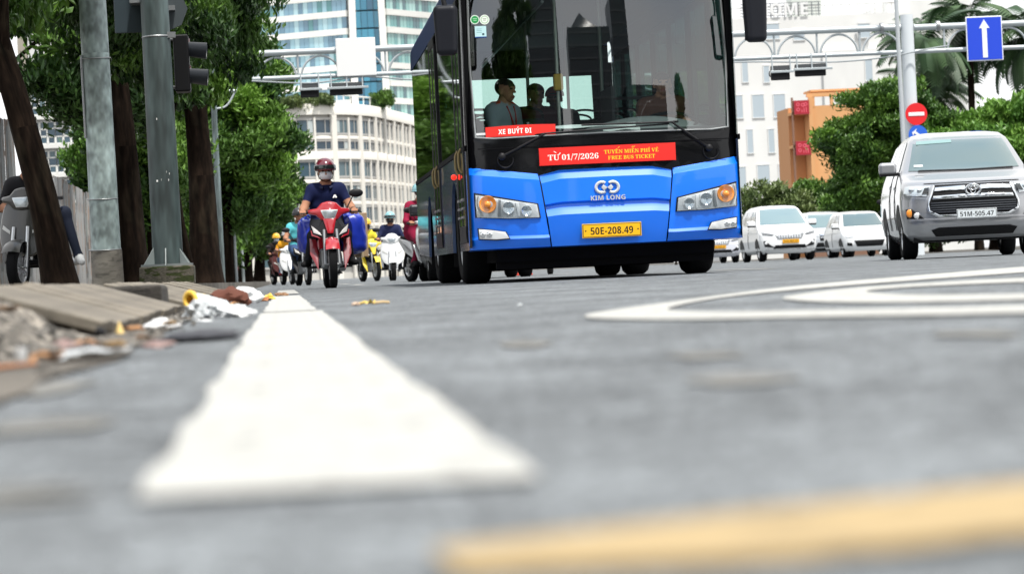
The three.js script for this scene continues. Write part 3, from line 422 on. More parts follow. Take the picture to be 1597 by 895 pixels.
// ---------- corrugated hoarding ----------
{
  const prof = (w, h) => { const s = []; const n = 7; for (let i = 0; i <= n * 4; i++) s.push([i / (n * 4) * w, 0.018 * [0, 1, 1, 0][i % 4]]); return grid((u, v) => { const k = u * (n * 4), a = Math.floor(k), f = k - a, p = s[Math.min(a, n * 4)], q = s[Math.min(a + 1, n * 4)]; return [lerp(p[1], q[1], f), v * h, -u * w]; }, n * 4, 1); };
  const g = prof(0.88, 1);
  const rust = (s, tone, k) => tex(256, 256, (u, v) => { const n = fbm(u * 4, v * 5, 4, s, 5), st = fbm(u * 24, v * 3, 24, s + 9, 3), r = sstep(0.56, 0.7, n) * k, gph = sstep(0.62, 0.64, fbm(u * 6, v * 6, 6, s + 3, 2)) * 0.2 * k; const b = tone + 0.1 + 0.2 * (st - 0.5) - gph; return [b + 0.03 * r, b - 0.08 * r, b - 0.15 * r]; });
  const ms = [mat(C(0.62, 0.62, 0.60), 0.55, { map: rust(101, 0.62, 1), metalness: 0.2 }), mat(C(0.7, 0.7, 0.69), 0.5, { map: rust(131, 0.66, 0.5), metalness: 0.3 }), mat(C(0.5, 0.52, 0.52), 0.55, { map: rust(171, 0.6, 0.9), metalness: 0.2 }), mat(C(0.82, 0.84, 0.86), 0.35, { map: rust(191, 0.85, 0.1), metalness: 0.5 })];
  const R = rng(31);
  for (const [lab, z0, n, h, base] of [['tall grey corrugated hoarding at the left edge behind the parked scooter', -33, 12, 2.62, 2], ['low grey corrugated hoarding with stains and scribbles behind the galvanised pole', -44.4, 39, 2.05, 0]]) {
    const t = thing('sheet_fence', lab, 'fence', [-4.02, SW, z0], 0, 'hoarding along the pavement');
    for (let k = 0; k < n; k++) { const m = part('sheet', g, base === 2 ? ms[2] : k > 3 && k < 7 ? ms[3] : ms[Math.floor(R() * 3)], t); m.position.set((R() - 0.5) * 0.03, 0, -k * 0.87); m.scale.y = h * (0.97 + 0.05 * R()); m.rotation.z = (R() - 0.5) * 0.02; }
    part('rail', box(0.05, 0.05, n * 0.87, -0.05, h * 0.8, -n * 0.435), MAT.steel, t); part('rail', box(0.05, 0.05, n * 0.87, -0.05, h * 0.25, -n * 0.435), MAT.steel, t);
  }
  const cloth = solo('red_cloth', grid((u, v) => [0.02 * Math.sin(u * 9 + v * 3), -v * 0.42 * (0.8 + 0.2 * Math.sin(u * 3.1)), -(u - 0.5) * (0.25 + 0.12 * v)], 14, 14), mat(C(0.62, 0.04, 0.03), 0.8), 'red cloth hung over the hoarding behind the leaning trunk', 'cloth', [-3.92, SW + 2.5, -45.5]); cloth.rotation.y = 0.9;
}
// ---------- trees ----------
function leafClump(n, len, wid, seed, spread = 1) {
  const R = rng(seed), g = [];
  for (let i = 0; i < n; i++) {
    const p = new Float32Array([0, 0, 0, wid / 2, len * 0.45, -0.12 * len, 0, len, -0.28 * len, 0, len * 0.5, 0.0, -wid / 2, len * 0.45, -0.12 * len]);
    const b = new THREE.BufferGeometry(); b.setAttribute('position', new THREE.BufferAttribute(p, 3)); b.setIndex([0, 1, 3, 1, 2, 3, 0, 3, 4, 3, 2, 4]);
    b.applyMatrix4(new THREE.Matrix4().makeRotationFromEuler(new THREE.Euler((R() - 0.2) * 2.1, R() * 6.28, (R() - 0.5) * 0.8, 'YXZ'))).translate((R() - 0.5) * len * spread, (R() - 0.5) * len * spread, (R() - 0.5) * len * spread); g.push(clean(b));
  }
  return mergeGeometries(g);
}
const clumps = [leafClump(9, 0.13, 0.06, 1, 1.5), leafClump(9, 0.19, 0.085, 2, 1.7), leafClump(10, 0.24, 0.11, 3, 1.8)];
const leafM = mat(C(1, 1, 1), 0.42, { transmission: 0.28, thickness: 0, specularIntensity: 0.6 });
const barkM = mat(C(0.23, 0.195, 0.175), 0.95, { map: barkT, bumpMap: barkT, bumpScale: 0.02, specularIntensity: 0.12 });
const GREEN = { dark: [C(0.022, 0.062, 0.014), C(0.14, 0.27, 0.04)], mid: [C(0.030, 0.085, 0.016), C(0.20, 0.37, 0.05)], light: [C(0.08, 0.20, 0.03), C(0.24, 0.42, 0.07)], olive: [C(0.09, 0.14, 0.045), C(0.22, 0.28, 0.09)], palm: [C(0.02, 0.05, 0.02), C(0.07, 0.12, 0.05)] };
function foliage(name, parent, blobs, clump, pal, seed, sub = 26, subR = 0.24, leafS = 1) {
  const R = rng(seed), gs = () => (R() + R() + R() - 1.5) * 1.15; blobs = blobs.map(b => [...b.slice(0, 6), Math.round(b[6] * 1.7)]); let N = 0; for (const b of blobs) N += b[6];
  const im = new THREE.InstancedMesh(clump, leafM, N); im.name = name; im.castShadow = im.receiveShadow = true; im.userData.kind = 'stuff';
  const M = new THREE.Matrix4(), q = new THREE.Quaternion(), e = new THREE.Euler(), s = new THREE.Vector3(), p = new THREE.Vector3(), col = new THREE.Color(); let i = 0;
  for (const [x, y, z, rx, ry, rz, n] of blobs) {
    const cs = []; for (let k = 0; k < sub; k++) { const a = R() * 6.283, c = R() * 2 - 1, w = Math.sqrt(1 - c * c), d = 0.45 + 0.55 * Math.cbrt(R()); cs.push([x + Math.cos(a) * w * rx * d, y + c * ry * d, z + Math.sin(a) * w * rz * d, 0.6 + 0.8 * R(), R()]); }
    for (let k = 0; k < n; k++, i++) {
      const c = cs[Math.floor(R() * sub)], f = subR * c[3]; p.set(c[0] + gs() * rx * f, c[1] + gs() * ry * f * 0.75, c[2] + gs() * rz * f);
      e.set((R() - 0.5) * 1.2, R() * 6.283, (R() - 0.5) * 1.2); const sc = leafS * (0.65 + 0.7 * R()); s.set(sc, sc, sc); im.setMatrixAt(i, M.compose(p, q.setFromEuler(e), s));
      im.setColorAt(i, col.copy(pal[0]).lerp(pal[1], clamp(0.8 * Math.pow(c[4], 1.6) + 0.55 * R() * R() * R(), 0, 1)));
    }
  }
  im.computeBoundingSphere(); parent.add(im); return im;
}
function trunkGeo(pts, r0, r1, seed = 1, rs = 14, n = 26) {
  const c = new THREE.CatmullRomCurve3(pts.map(V)), fr = c.computeFrenetFrames(n, false);
  return uvScale(grid((u, v) => { const k = Math.round(v * n), p = c.getPointAt(v), a = u * 6.2832, r = lerp(r0, r1, v) * (1 + 0.10 * Math.sin(a * 3 + v * 5 + seed) + 0.12 * (fbm(Math.cos(a) * 2 + 9, v * 9 + Math.sin(a) * 2 + seed, 64, seed, 3) - 0.5)) * (1 + 0.35 * Math.exp(-v * 14)); const N = fr.normals[k], B = fr.binormals[k]; return [p.x + (N.x * Math.cos(a) + B.x * Math.sin(a)) * r, p.y + (N.y * Math.cos(a) + B.y * Math.sin(a)) * r, p.z + (N.z * Math.cos(a) + B.z * Math.sin(a)) * r]; }, rs, n), 1, 3);
}
function tree(name, label, [x, z], trunk, r, blobs, clump, pal, seed, o = {}) {
  const t = thing(name, label, 'tree', [x, o.y ?? SW, z], 0, o.group), top = trunk[trunk.length - 1];
  if (r) part('trunk', trunkGeo(trunk, r, r * (o.taper ?? 0.6), seed), barkM, t);
  if (r) blobs.slice(0, 6).forEach((b, k) => { const f = 0.55 + 0.4 * ((k * 0.37) % 1), i = Math.min(trunk.length - 2, Math.floor(f * (trunk.length - 1))), w = f * (trunk.length - 1) - i, s = trunk[i].map((q, j) => lerp(q, trunk[i + 1][j], w)); part('limb', trunkGeo([s, [lerp(s[0], b[0], 0.5), lerp(s[1], b[1], 0.5) + 0.15, lerp(s[2], b[2], 0.5)], [b[0], b[1], b[2]]], r * 0.4, r * 0.1, seed + k, 8, 10), barkM, t); });
  foliage('crown', t, blobs, clump, pal, seed * 7 + 1, o.sub, o.subR, o.leaf); return t;
}
{
  const G = 'street trees along the left pavement', g = { group: G };
  tree('street_tree', 'dark tree with a leaning trunk in front of the parked scooter', [-1.90, -24.2], [[0, 0, 0], [-0.12, 0.75, 0], [-0.31, 1.6, -0.05], [-0.55, 2.6, -0.1], [-0.7, 4.2, -0.2]], 0.125, [[-0.75, 3.05, -1.6, 0.6, 0.7, 1.3, 500], [-0.75, 3.15, -3.4, 0.55, 0.6, 1.2, 420], [-1.1, 2.7, -1.0, 0.6, 0.7, 1.0, 380], [-0.2, 4.4, 0.5, 1.6, 1.0, 1.8, 500], [0.9, 4.8, -1.8, 0.9, 0.6, 1.2, 300]], clumps[0], GREEN.mid, 4, { ...g, taper: 0.75 });
  const list = [
    ['straight brown trunk just right of the galvanised pole', -2.28, -36.3, [[0, 0, 0], [0.04, 2, 0], [-0.02, 4, 0], [0, 6, 0]], 0.13, [[0.5, 4.2, 0, 1.3, 1.0, 1.5, 800], [-1.0, 4.4, 0.4, 1.4, 0.9, 1.6, 700], [0.9, 3.1, -0.8, 0.7, 0.6, 0.9, 300], [-0.2, 6, 0, 2, 1.2, 2, 400]], 0, 'dark'],
    ['thick reddish trunk directly left of the dark pole', -2.12, -40, [[0, 0, 0], [-0.05, 2, 0], [-0.15, 4, 0], [-0.1, 6, 0]], 0.2, [[0.9, 4.6, 0, 1.3, 1.0, 1.4, 700], [-0.9, 4.7, 0.4, 1.4, 0.9, 1.6, 500], [1.2, 3.5, -1, 0.8, 0.7, 0.9, 400]], 0, 'dark'],
    ['slim dark trunk peeking out right behind the dark pole', -1.46, -43.5, [[0, 0, 0], [-0.15, 1.3, 0], [-0.22, 3, 0], [-0.1, 5, 0]], 0.11, [[0.5, 4.6, 0, 1.1, 1.0, 1.3, 700], [0.5, 3.3, 0.3, 0.6, 0.7, 0.8, 350], [-0.3, 5.4, 0.3, 1.4, 1, 1.4, 400]], 0, 'mid'],
    ['thick dark trunk between the dark pole and the gantry post', -1.42, -52, [[0, 0, 0], [0.0, 1.6, 0], [-0.05, 3.4, 0], [0.05, 6, 0]], 0.27, [[-0.2, 6.0, 0, 1.3, 1.2, 1.5, 1100], [-1.7, 4.0, 0.5, 1.3, 1.3, 1.5, 900], [-0.75, 4.2, 0.8, 0.6, 0.9, 0.9, 400], [-1.5, 5.8, 0, 1.6, 1.2, 1.6, 700]], 1, 'dark'],
    ['dense leafy tree behind the gantry post with low branches', -2.9, -66, [[0, 0, 0], [0.0, 2, 0], [0.1, 5, 0], [0, 7, 0]], 0.22, [[0.3, 5.6, 0, 1.0, 1.9, 1.6, 1300], [-0.7, 5.0, 0, 1.3, 2, 1.8, 1000], [0.2, 3.2, 0.5, 0.9, 1.2, 1.2, 800], [-0.6, 2.4, 0, 1.0, 1.2, 1.2, 600], [1.2, 7.6, 0, 1.2, 1.0, 1.6, 600]], 1, 'mid'],
    ['bright green tree reaching out under the left end of the gantry', -1.6, -80, [[0, 0, 0], [0.1, 2, 0], [0.1, 5, 0], [0, 7, 0]], 0.22, [[0.3, 5.6, 0, 1.4, 1.6, 1.6, 1600], [0.8, 3.9, 0.5, 1.2, 1.2, 1.4, 1100], [-0.9, 4.4, 0, 1.5, 2, 1.6, 1000], [0.1, 2.5, 0.3, 1.0, 0.9, 1.1, 700], [-0.6, 7.8, 0, 1.5, 1.4, 1.8, 900]], 1, 'mid'],
    ['tree with drooping pale leaves beside the cream hotel', -1.3, -96, [[0, 0, 0], [0.1, 2, 0], [0.1, 5, 0], [0, 7, 0]], 0.22, [[0.9, 4.4, 0, 1.2, 1.1, 1.4, 1200], [0.6, 2.9, 0.5, 1.2, 1.0, 1.2, 1000], [-0.9, 4.4, 0, 1.5, 2, 1.6, 800], [0.0, 1.9, 0.3, 1.1, 0.7, 1.1, 700], [-0.3, 6.6, 0, 1.4, 1.4, 1.6, 900]], 1, 'mid'],
    ['far street tree closing the row above the riders', -1.0, -122, [[0, 0, 0], [0.1, 2, 0], [0.1, 5, 0], [0, 7, 0]], 0.22, [[0.4, 3.6, 0, 1.4, 1.4, 1.6, 1000], [-0.6, 2.1, 0.5, 1.4, 1.0, 1.2, 800], [-1.2, 4.4, 0, 1.6, 2, 1.6, 700], [0.4, 1.7, 0.3, 1.2, 0.7, 1.1, 700], [0, 6, 0, 1.6, 1.6, 1.6, 700]], 2, 'dark'],
  ];
  list.forEach(([l, x, z, tr, r, bl, c, p], i) => tree('street_tree', l, [x, z], tr, r, bl, clumps[c], GREEN[p], 20 + i * 3, g));
  // greenery behind the hoarding
  const H = { group: 'trees behind the hoarding', sub: 22 };
  tree('garden_tree', 'bright bushy tree behind the hoarding, seen between the brown trunks', [-5.0, -82], [[0, 0, 0], [0, 2, 0], [0, 4, 0]], 0.15, [[0, 3.2, 0, 1.1, 1.5, 1.6, 1000], [0.5, 1.9, 0.5, 1.0, 1.1, 1.3, 700], [0.4, 5.2, 0, 1.2, 1.2, 1.5, 600]], clumps[1], GREEN.light, 61, H);
  tree('garden_tree', 'dark tree behind the hoarding with foliage down to the ground', [-4.3, -90], [[0, 0, 0], [0, 3, 0], [0, 6, 0]], 0.2, [[0.4, 3.5, 0, 1.6, 2.2, 2.2, 1500], [1.4, 1.8, 0.5, 1.7, 1.5, 1.7, 1100], [0.2, 6.3, 0, 1.8, 2.0, 2.2, 1300]], clumps[2], GREEN.dark, 62, H);
  tree('garden_tree', 'big dark tree above the hoarding, behind the galvanised pole', [-7.2, -60], [[0, 0, 0], [0, 3, 0], [0, 6, 0]], 0.2, [[3.4, 6.2, 0, 1.2, 1.1, 1.8, 900], [0.6, 7.2, 0, 2.2, 1.3, 2.2, 1300], [1.6, 6.5, 1, 1.3, 0.7, 1.7, 500]], clumps[1], GREEN.dark, 63, H);
  tree('garden_tree', 'far dark tree filling the end of the pavement', [-3.4, -112], [[0, 0, 0], [0, 3, 0], [0, 6, 0]], 0.2, [[0.4, 3.0, 0, 2.2, 2.6, 2.2, 1600], [1.2, 1.6, 0.5, 1.8, 1.4, 1.7, 1100], [0.2, 6.3, 0, 2.6, 2.4, 2.2, 1300]], clumps[2], GREEN.dark, 64, H);
  // right side
  const Rr = { group: 'trees on the far right pavement', y: 0 };
  tree('flame_tree', 'broad green tree with layered feathery branches in front of the orange building', [23.8, -108], [[0, 0, 0], [0.1, 2, 0], [-0.1, 4, 0], [0, 5.5, 0]], 0.22, [[0.3, 5.9, 0, 1.8, 0.7, 2, 1400], [-1.3, 4.6, 0.4, 1.3, 0.55, 1.5, 1000], [0.6, 5.0, 0.8, 1.8, 0.7, 1.6, 1100], [-1.0, 3.6, 0.9, 1.3, 0.6, 1.3, 900], [1.2, 3.7, 1, 1.8, 0.8, 1.4, 1000], [0.2, 2.5, 0.5, 2.4, 0.8, 1.6, 1100], [-1.6, 2.0, 0.5, 1.2, 0.6, 1.2, 500]], clumps[1], GREEN.mid, 71, { ...Rr, sub: 22, subR: 0.26 });
  tree('flame_tree', 'dense bright tree behind the silver car, right of the no-entry sign', [27.6, -106], [[0, 0, 0], [0.1, 2, 0], [-0.1, 4, 0], [0, 5.5, 0]], 0.24, [[-1.4, 4.2, 0, 1.6, 0.9, 1.6, 1200], [0.8, 4.8, 0, 1.6, 1.0, 1.6, 1200], [-0.6, 3.4, 1, 1.9, 1.0, 1.5, 1200], [1.6, 3.6, 1, 1.7, 1.2, 1.5, 1200], [0, 1.9, 1, 2.6, 1.1, 1.4, 1200]], clumps[2], GREEN.light, 72, { ...Rr, sub: 20 });
  tree('flame_tree', 'dark rounded tree at the right edge beside the silver car', [30.5, -112], [[0, 0, 0], [0.1, 2, 0], [-0.1, 4, 0], [0, 5.5, 0]], 0.24, [[0, 4.6, 0, 2, 1.4, 2, 1500], [0, 2.7, 0, 2.3, 1.6, 2, 1300]], clumps[2], GREEN.mid, 73, { ...Rr, sub: 20 });
  tree('flame_tree', 'low olive bush in front of the white building, left of the orange one', [20.6, -118], [[0, 0, 0], [0.2, 1.2, 0], [0.1, 2.4, 0]], 0.06, [[0, 2.5, 0, 1.2, 0.7, 1, 260], [1.2, 2.2, 0.4, 1.0, 0.6, 1, 260], [0.6, 1.4, 0.4, 1.5, 0.7, 1, 340]], clumps[1], GREEN.olive, 74, Rr);
  tree('flame_tree', 'thin sparse sapling just right of the bus corner', [15.9, -112], [[0, 0, 0], [0.1, 1.5, 0], [0.0, 3.4, 0]], 0.04, [[0.1, 3.1, 0, 0.6, 0.8, 0.6, 90], [0.3, 2.1, 0, 0.6, 0.5, 0.6, 70]], clumps[1], GREEN.olive, 75, Rr);
  tree('flame_tree', 'green hedge-like tree behind the waiting white cars', [25.4, -124], [[0, 0, 0], [0.1, 1.5, 0], [0.0, 3, 0]], 0.1, [[-2, 2.0, 0, 2.0, 1.3, 1.4, 900], [1, 2.0, 0, 2.2, 1.4, 1.4, 900], [4, 2.2, 0, 2.2, 1.6, 1.4, 900]], clumps[2], GREEN.dark, 76, Rr);
}
{ // palms
  const frond = (() => {
    const g = [], L = 3.0, n = 22; const at = (t) => [0, 0.75 * t * L * (1 - 0.9 * t), L * 0.92 * t - 0.2 * t * t];
    g.push(tube([at(0), at(0.3), at(0.6), at(1)], 0.018, 12, 5));
    for (let i = 1; i < n; i++) for (const s of [-1, 1]) { const t = i / n, p = at(t), l = 0.62 * Math.sin(Math.PI * (0.12 + 0.8 * t)) + 0.12; const a = new THREE.BufferGeometry(); a.setAttribute('position', new THREE.Float32BufferAttribute([p[0], p[1], p[2] - 0.06, p[0], p[1], p[2] + 0.07, p[0] + s * l * 0.8, p[1] - l * 0.55, p[2] + l * 0.45], 3)); g.push(clean(a)); }
    return merge(g);
  })();
  const ms = [C(0.025, 0.07, 0.02), C(0.06, 0.12, 0.04), C(0.04, 0.09, 0.035)].map(c => mat(c, 0.5, { transmission: 0.2, thickness: 0 }));
  const R = rng(90), spots = [[29.4, -124, 9.6, 'palm with a spiky crown left of the blue arrow sign'], [32.0, -126, 10.4, 'palm with a spiky crown above the blue arrow sign'], [34.4, -125, 9.6, 'palm crown at the right edge of the picture'], [31.0, -130, 7.6, 'shorter palm behind the blue arrow sign']];
  for (const [x, z, h, l] of spots) {
    const t = thing('palm_tree', l, 'palm', [x, 0, z], R() * 6, 'palms behind the blue arrow sign');
    part('trunk', trunkGeo([[0, 0, 0], [0.1, h / 2, 0], [0, h, 0]], 0.18, 0.13, 5), barkM, t);
    for (let k = 0; k < 46; k++) { const f = part('frond', frond, ms[k % 3], t); f.position.y = h; f.rotation.set(-0.55 + 2.0 * ((k * 0.37) % 1), k * 2.4, (R() - 0.5) * 0.5, 'YXZ'); f.scale.setScalar(0.75 + 0.4 * R()); }
  }
  // roof garden on the hotel
  const rg = [[-4, 'hanging roof garden shrubs above the hotel cornice, nearest the tree', 0, 3.0], [1.6, 'hanging roof garden shrubs above the middle of the hotel cornice', -1, 2.6], [6.3, 'hanging roof garden shrubs where the hotel cornice starts to turn', -3, 2.0], [16.2, 'rounded roof shrub at the right end of the white terrace rail', -19, 1.2]];
  rg.forEach(([x, l, z, rx], i) => { const t = thing('roof_shrub', l, 'shrub', [x, 25.3, -404 + z], 0, 'roof garden of the hotel'); foliage('foliage', t, [[0, i === 3 ? 1.3 : 0.55, -0.2, rx, i === 3 ? 1.2 : 0.75, 1.2, 420]], clumps[2], i === 3 ? GREEN.dark : GREEN.olive, 200 + i, 18, 0.4, 1.6); });
}
// ---------- people: one skin meshed from tapered bones ----------
function surfaceNet(f, lo, hi, cell) {                    // naive surface nets over a distance field
  const n = [0, 1, 2].map(i => Math.ceil((hi[i] - lo[i]) / cell) + 1), [nx, ny, nz] = n, F = new Float32Array(nx * ny * nz), id = new Int32Array(nx * ny * nz).fill(-1);
  for (let z = 0, k = 0; z < nz; z++) for (let y = 0; y < ny; y++) for (let x = 0; x < nx; x++, k++) F[k] = f(lo[0] + x * cell, lo[1] + y * cell, lo[2] + z * cell);
  const pos = [], idx = [], sx = 1, sy = nx, sz = nx * ny;
  for (let z = 0; z < nz - 1; z++) for (let y = 0; y < ny - 1; y++) for (let x = 0; x < nx - 1; x++) {
    const k = x + y * sy + z * sz; let c = 0, px = 0, py = 0, pz = 0, m = 0;
    for (let i = 0; i < 8; i++) if (F[k + (i & 1) + ((i >> 1) & 1) * sy + (i >> 2) * sz] < 0) m |= 1 << i;
    if (m === 0 || m === 255) continue;
    for (let i = 0; i < 8; i++) for (const b of [1, 2, 4]) { if (i & b) continue; const j = i | b; if (((m >> i) & 1) === ((m >> j) & 1)) continue; const A = F[k + (i & 1) + ((i >> 1) & 1) * sy + (i >> 2) * sz], B = F[k + (j & 1) + ((j >> 1) & 1) * sy + (j >> 2) * sz], t = A / (A - B); px += (i & 1) + (b === 1 ? t : 0); py += ((i >> 1) & 1) + (b === 2 ? t : 0); pz += (i >> 2) + (b === 4 ? t : 0); c++; }
    id[k] = pos.length / 3; pos.push(lo[0] + (x + px / c) * cell, lo[1] + (y + py / c) * cell, lo[2] + (z + pz / c) * cell);
  }
  for (let z = 1; z < nz - 1; z++) for (let y = 1; y < ny - 1; y++) for (let x = 1; x < nx - 1; x++) {
    const k = x + y * sy + z * sz, s = F[k] < 0;
    for (const [d, a, b] of [[sx, sy, sz], [sy, sz, sx], [sz, sx, sy]]) { if (s === (F[k + d] < 0)) continue; const q = [id[k], id[k - a], id[k - a - b], id[k - b]]; if (q.some(v => v < 0)) continue; if (s) idx.push(q[0], q[1], q[2], q[0], q[2], q[3]); else idx.push(q[0], q[2], q[1], q[0], q[3], q[2]); }
  }
  const g = new THREE.BufferGeometry(); g.setAttribute('position', new THREE.Float32BufferAttribute(pos, 3)); g.setIndex(idx); g.computeVertexNormals(); return g;
}
const segD = (x, y, z, b) => { const [a, c] = b, ux = c[0] - a[0], uy = c[1] - a[1], uz = c[2] - a[2], L = ux * ux + uy * uy + uz * uz || 1e-9; const t = clamp(((x - a[0]) * ux + (y - a[1]) * uy + (z - a[2]) * uz) / L, 0, 1); b.t = t; return Math.hypot(x - a[0] - ux * t, y - a[1] - uy * t, z - a[2] - uz * t) - (b[2] + (b[3] - b[2]) * t); };
const smin = (a, b, k) => { const h = Math.max(k - Math.abs(a - b), 0) / k; return Math.min(a, b) - h * h * k * 0.25; };
function bonesMesh(bones, cell, k) {
  const lo = [9, 9, 9], hi = [-9, -9, -9]; for (const b of bones) for (const i of [0, 1]) for (let q = 0; q < 3; q++) { lo[q] = Math.min(lo[q], b[i][q] - b[2 + i] - 3 * cell); hi[q] = Math.max(hi[q], b[i][q] + b[2 + i] + 3 * cell); }
  const g = surfaceNet((x, y, z) => { let d = 9; for (const b of bones) d = smin(d, segD(x, y, z, b), k); return d; }, lo, hi, cell);
  const p = g.attributes.position, col = new Float32Array(p.count * 3);
  for (let i = 0; i < p.count; i++) { let m = 9, c = null; for (const b of bones) { const d = segD(p.getX(i), p.getY(i), p.getZ(i), b); if (d < m) { m = d; c = typeof b[4] === 'function' ? b[4](b.t, p.getX(i), p.getY(i), p.getZ(i)) : b[4]; } } col.set([c.r, c.g, c.b], i * 3); }
  g.setAttribute('color', new THREE.BufferAttribute(col, 3)); g.setAttribute('uv', new THREE.BufferAttribute(new Float32Array(p.count * 2), 2)); return g.toNonIndexed();
}
const bodyM = mat(C(1, 1, 1), 0.8, { vertexColors: true, specularIntensity: 0.3 });
const SKIN = C(0.40, 0.20, 0.125), LIP = C(0.32, 0.11, 0.08), HAIR = C(0.014, 0.011, 0.010);
// J: joints; clothes: colours for shirt, trousers, shoes; sleeve: share of the arm that is covered (0 none .. 2 to the wrist)
function body(parent, J, c, { cell = 0.02, sleeve = 0.6, hands = true, hair = HAIR, skin = SKIN, stout = 1 } = {}) {
  const B = [], mid = (a, b, t) => a.map((v, i) => lerp(v, b[i], t)), add = (a, x, y, z) => [a[0] + x, a[1] + y, a[2] + z];
  const { pelvis, chest, neck, head, sh, el, ha, hip, kn, an, toe } = J, s = stout;
  const pc = c.trousers, sc = c.shirt;
  B.push([hip[0], hip[1], 0.115 * s, 0.115 * s, pc], [add(mid(pelvis, chest, 0.35), -0.07, 0, 0), add(mid(pelvis, chest, 0.35), 0.07, 0, 0), 0.115 * s, 0.115 * s, sc], [add(mid(pelvis, chest, 0.7), -0.085, 0, 0), add(mid(pelvis, chest, 0.7), 0.085, 0, 0), 0.118 * s, 0.118 * s, sc], [mid(sh[0], chest, 0.45), mid(sh[1], chest, 0.45), 0.115, 0.115, sc], [mid(sh[0], neck, 0.2), mid(sh[1], neck, 0.2), 0.07, 0.07, sc], [pelvis, chest, 0.11 * s, 0.12, sc], [chest, neck, 0.08, 0.055, sc], [neck, add(head, 0, -0.06, -0.01), 0.052, 0.055, skin]);
  for (const i of [0, 1]) {
    B.push([sh[i], el[i], 0.062, 0.046, t => t < Math.min(1, sleeve) ? sc : skin], [el[i], ha[i], 0.045, 0.032, t => t + 1 < sleeve ? sc : skin]);
    B.push([hip[i], kn[i], 0.098, 0.066, pc], [kn[i], an[i], 0.064, 0.044, t => t > 0.93 && c.bare ? skin : c.bare && t > 0.4 ? skin : pc], [add(an[i], 0, -0.03, -0.03), toe[i], 0.046, 0.036, c.shoes]);
  }
  const parts = [bonesMesh(B, cell, 0.05)];
  // head on a finer grid
  const hc = Math.min(0.012, cell * 0.5), hh = c.hoodless ? skin : skin, [hx, hy, hz] = head, y = J.yaw ?? 0, ti = J.tilt ?? 0, cy = Math.cos(y), sy = Math.sin(y);
  const L = (a, b, q) => { const Y = b * Math.cos(ti) - q * Math.sin(ti), Z = b * Math.sin(ti) + q * Math.cos(ti); return [hx + a * cy + Z * sy, hy + Y, hz - a * sy + Z * cy]; };
  const hairF = (t, px, py, pz) => { const dx = px - hx, dz = pz - hz, q = dx * sy + dz * cy, Y = (py - hy); return Y > 0.055 - 0.02 * Math.abs(q) * 10 || q < -0.015 ? hair : hh; };
  const HB = [[L(0, 0.035, -0.02), L(0, 0.03, 0.015), 0.083, 0.080, hairF], [L(0, -0.03, 0.02), L(0, -0.07, 0.045), 0.062, 0.042, hh], [L(0, 0.0, 0.095), L(0, -0.022, 0.108), 0.009, 0.014, hh], [L(-0.02, -0.062, 0.088), L(0.02, -0.062, 0.088), 0.008, 0.008, LIP], [L(-0.075, 0.0, 0.0), L(-0.082, -0.03, 0.0), 0.016, 0.012, hh], [L(0.075, 0.0, 0.0), L(0.082, -0.03, 0.0), 0.016, 0.012, hh], [L(-0.032, 0.012, 0.084), L(-0.028, 0.012, 0.084), 0.009, 0.009, HAIR], [L(0.032, 0.012, 0.084), L(0.028, 0.012, 0.084), 0.009, 0.009, HAIR], [L(-0.045, 0.033, 0.080), L(-0.018, 0.034, 0.086), 0.006, 0.006, HAIR], [L(0.045, 0.033, 0.080), L(0.018, 0.034, 0.086), 0.006, 0.006, HAIR], [L(0, -0.08, -0.02), neck, 0.05, 0.05, hh]];
  parts.push(bonesMesh(HB, hc, 0.022));
  if (hands) for (const i of [0, 1]) { // fingers closed round a grip that runs along x
    const s2 = i ? 1 : -1, w = ha[i], g = J.grip?.[i] ?? [s2, 0, 0], f = J.fwd?.[i] ?? [0, -0.05, 1], P = (a, b, q) => [w[0] + g[0] * a + f[0] * b, w[1] + g[1] * a + f[1] * b + q, w[2] + g[2] * a + f[2] * b], hb = [[w, P(0, 0.045, 0.0), 0.03, 0.032, skin], [P(-0.02, 0.05, 0), P(0.025, 0.05, 0), 0.024, 0.022, skin]];
    [[-0.03, 0.92], [-0.011, 1.05], [0.009, 1], [0.028, 0.8]].forEach(([o, l]) => { const a = P(o, 0.06, 0.008), b = P(o * 1.05, 0.06 + 0.036 * l, -0.006), d = P(o * 1.05, 0.06 + 0.034 * l, -0.034), e = P(o, 0.045, -0.044); hb.push([a, b, 0.0095, 0.009, skin], [b, d, 0.009, 0.0085, skin], [d, e, 0.0085, 0.0075, skin]); });
    hb.push([P(-0.03, 0.025, -0.01), P(-0.048, 0.05, -0.025), 0.012, 0.0105, skin], [P(-0.048, 0.05, -0.025), P(-0.035, 0.075, -0.04), 0.0105, 0.009, skin]);
    parts.push(bonesMesh(hb, Math.max(0.0045, cell * 0.3), 0.006));
  }
  return part('body', mergeGeometries(parts), bodyM, parent);
}
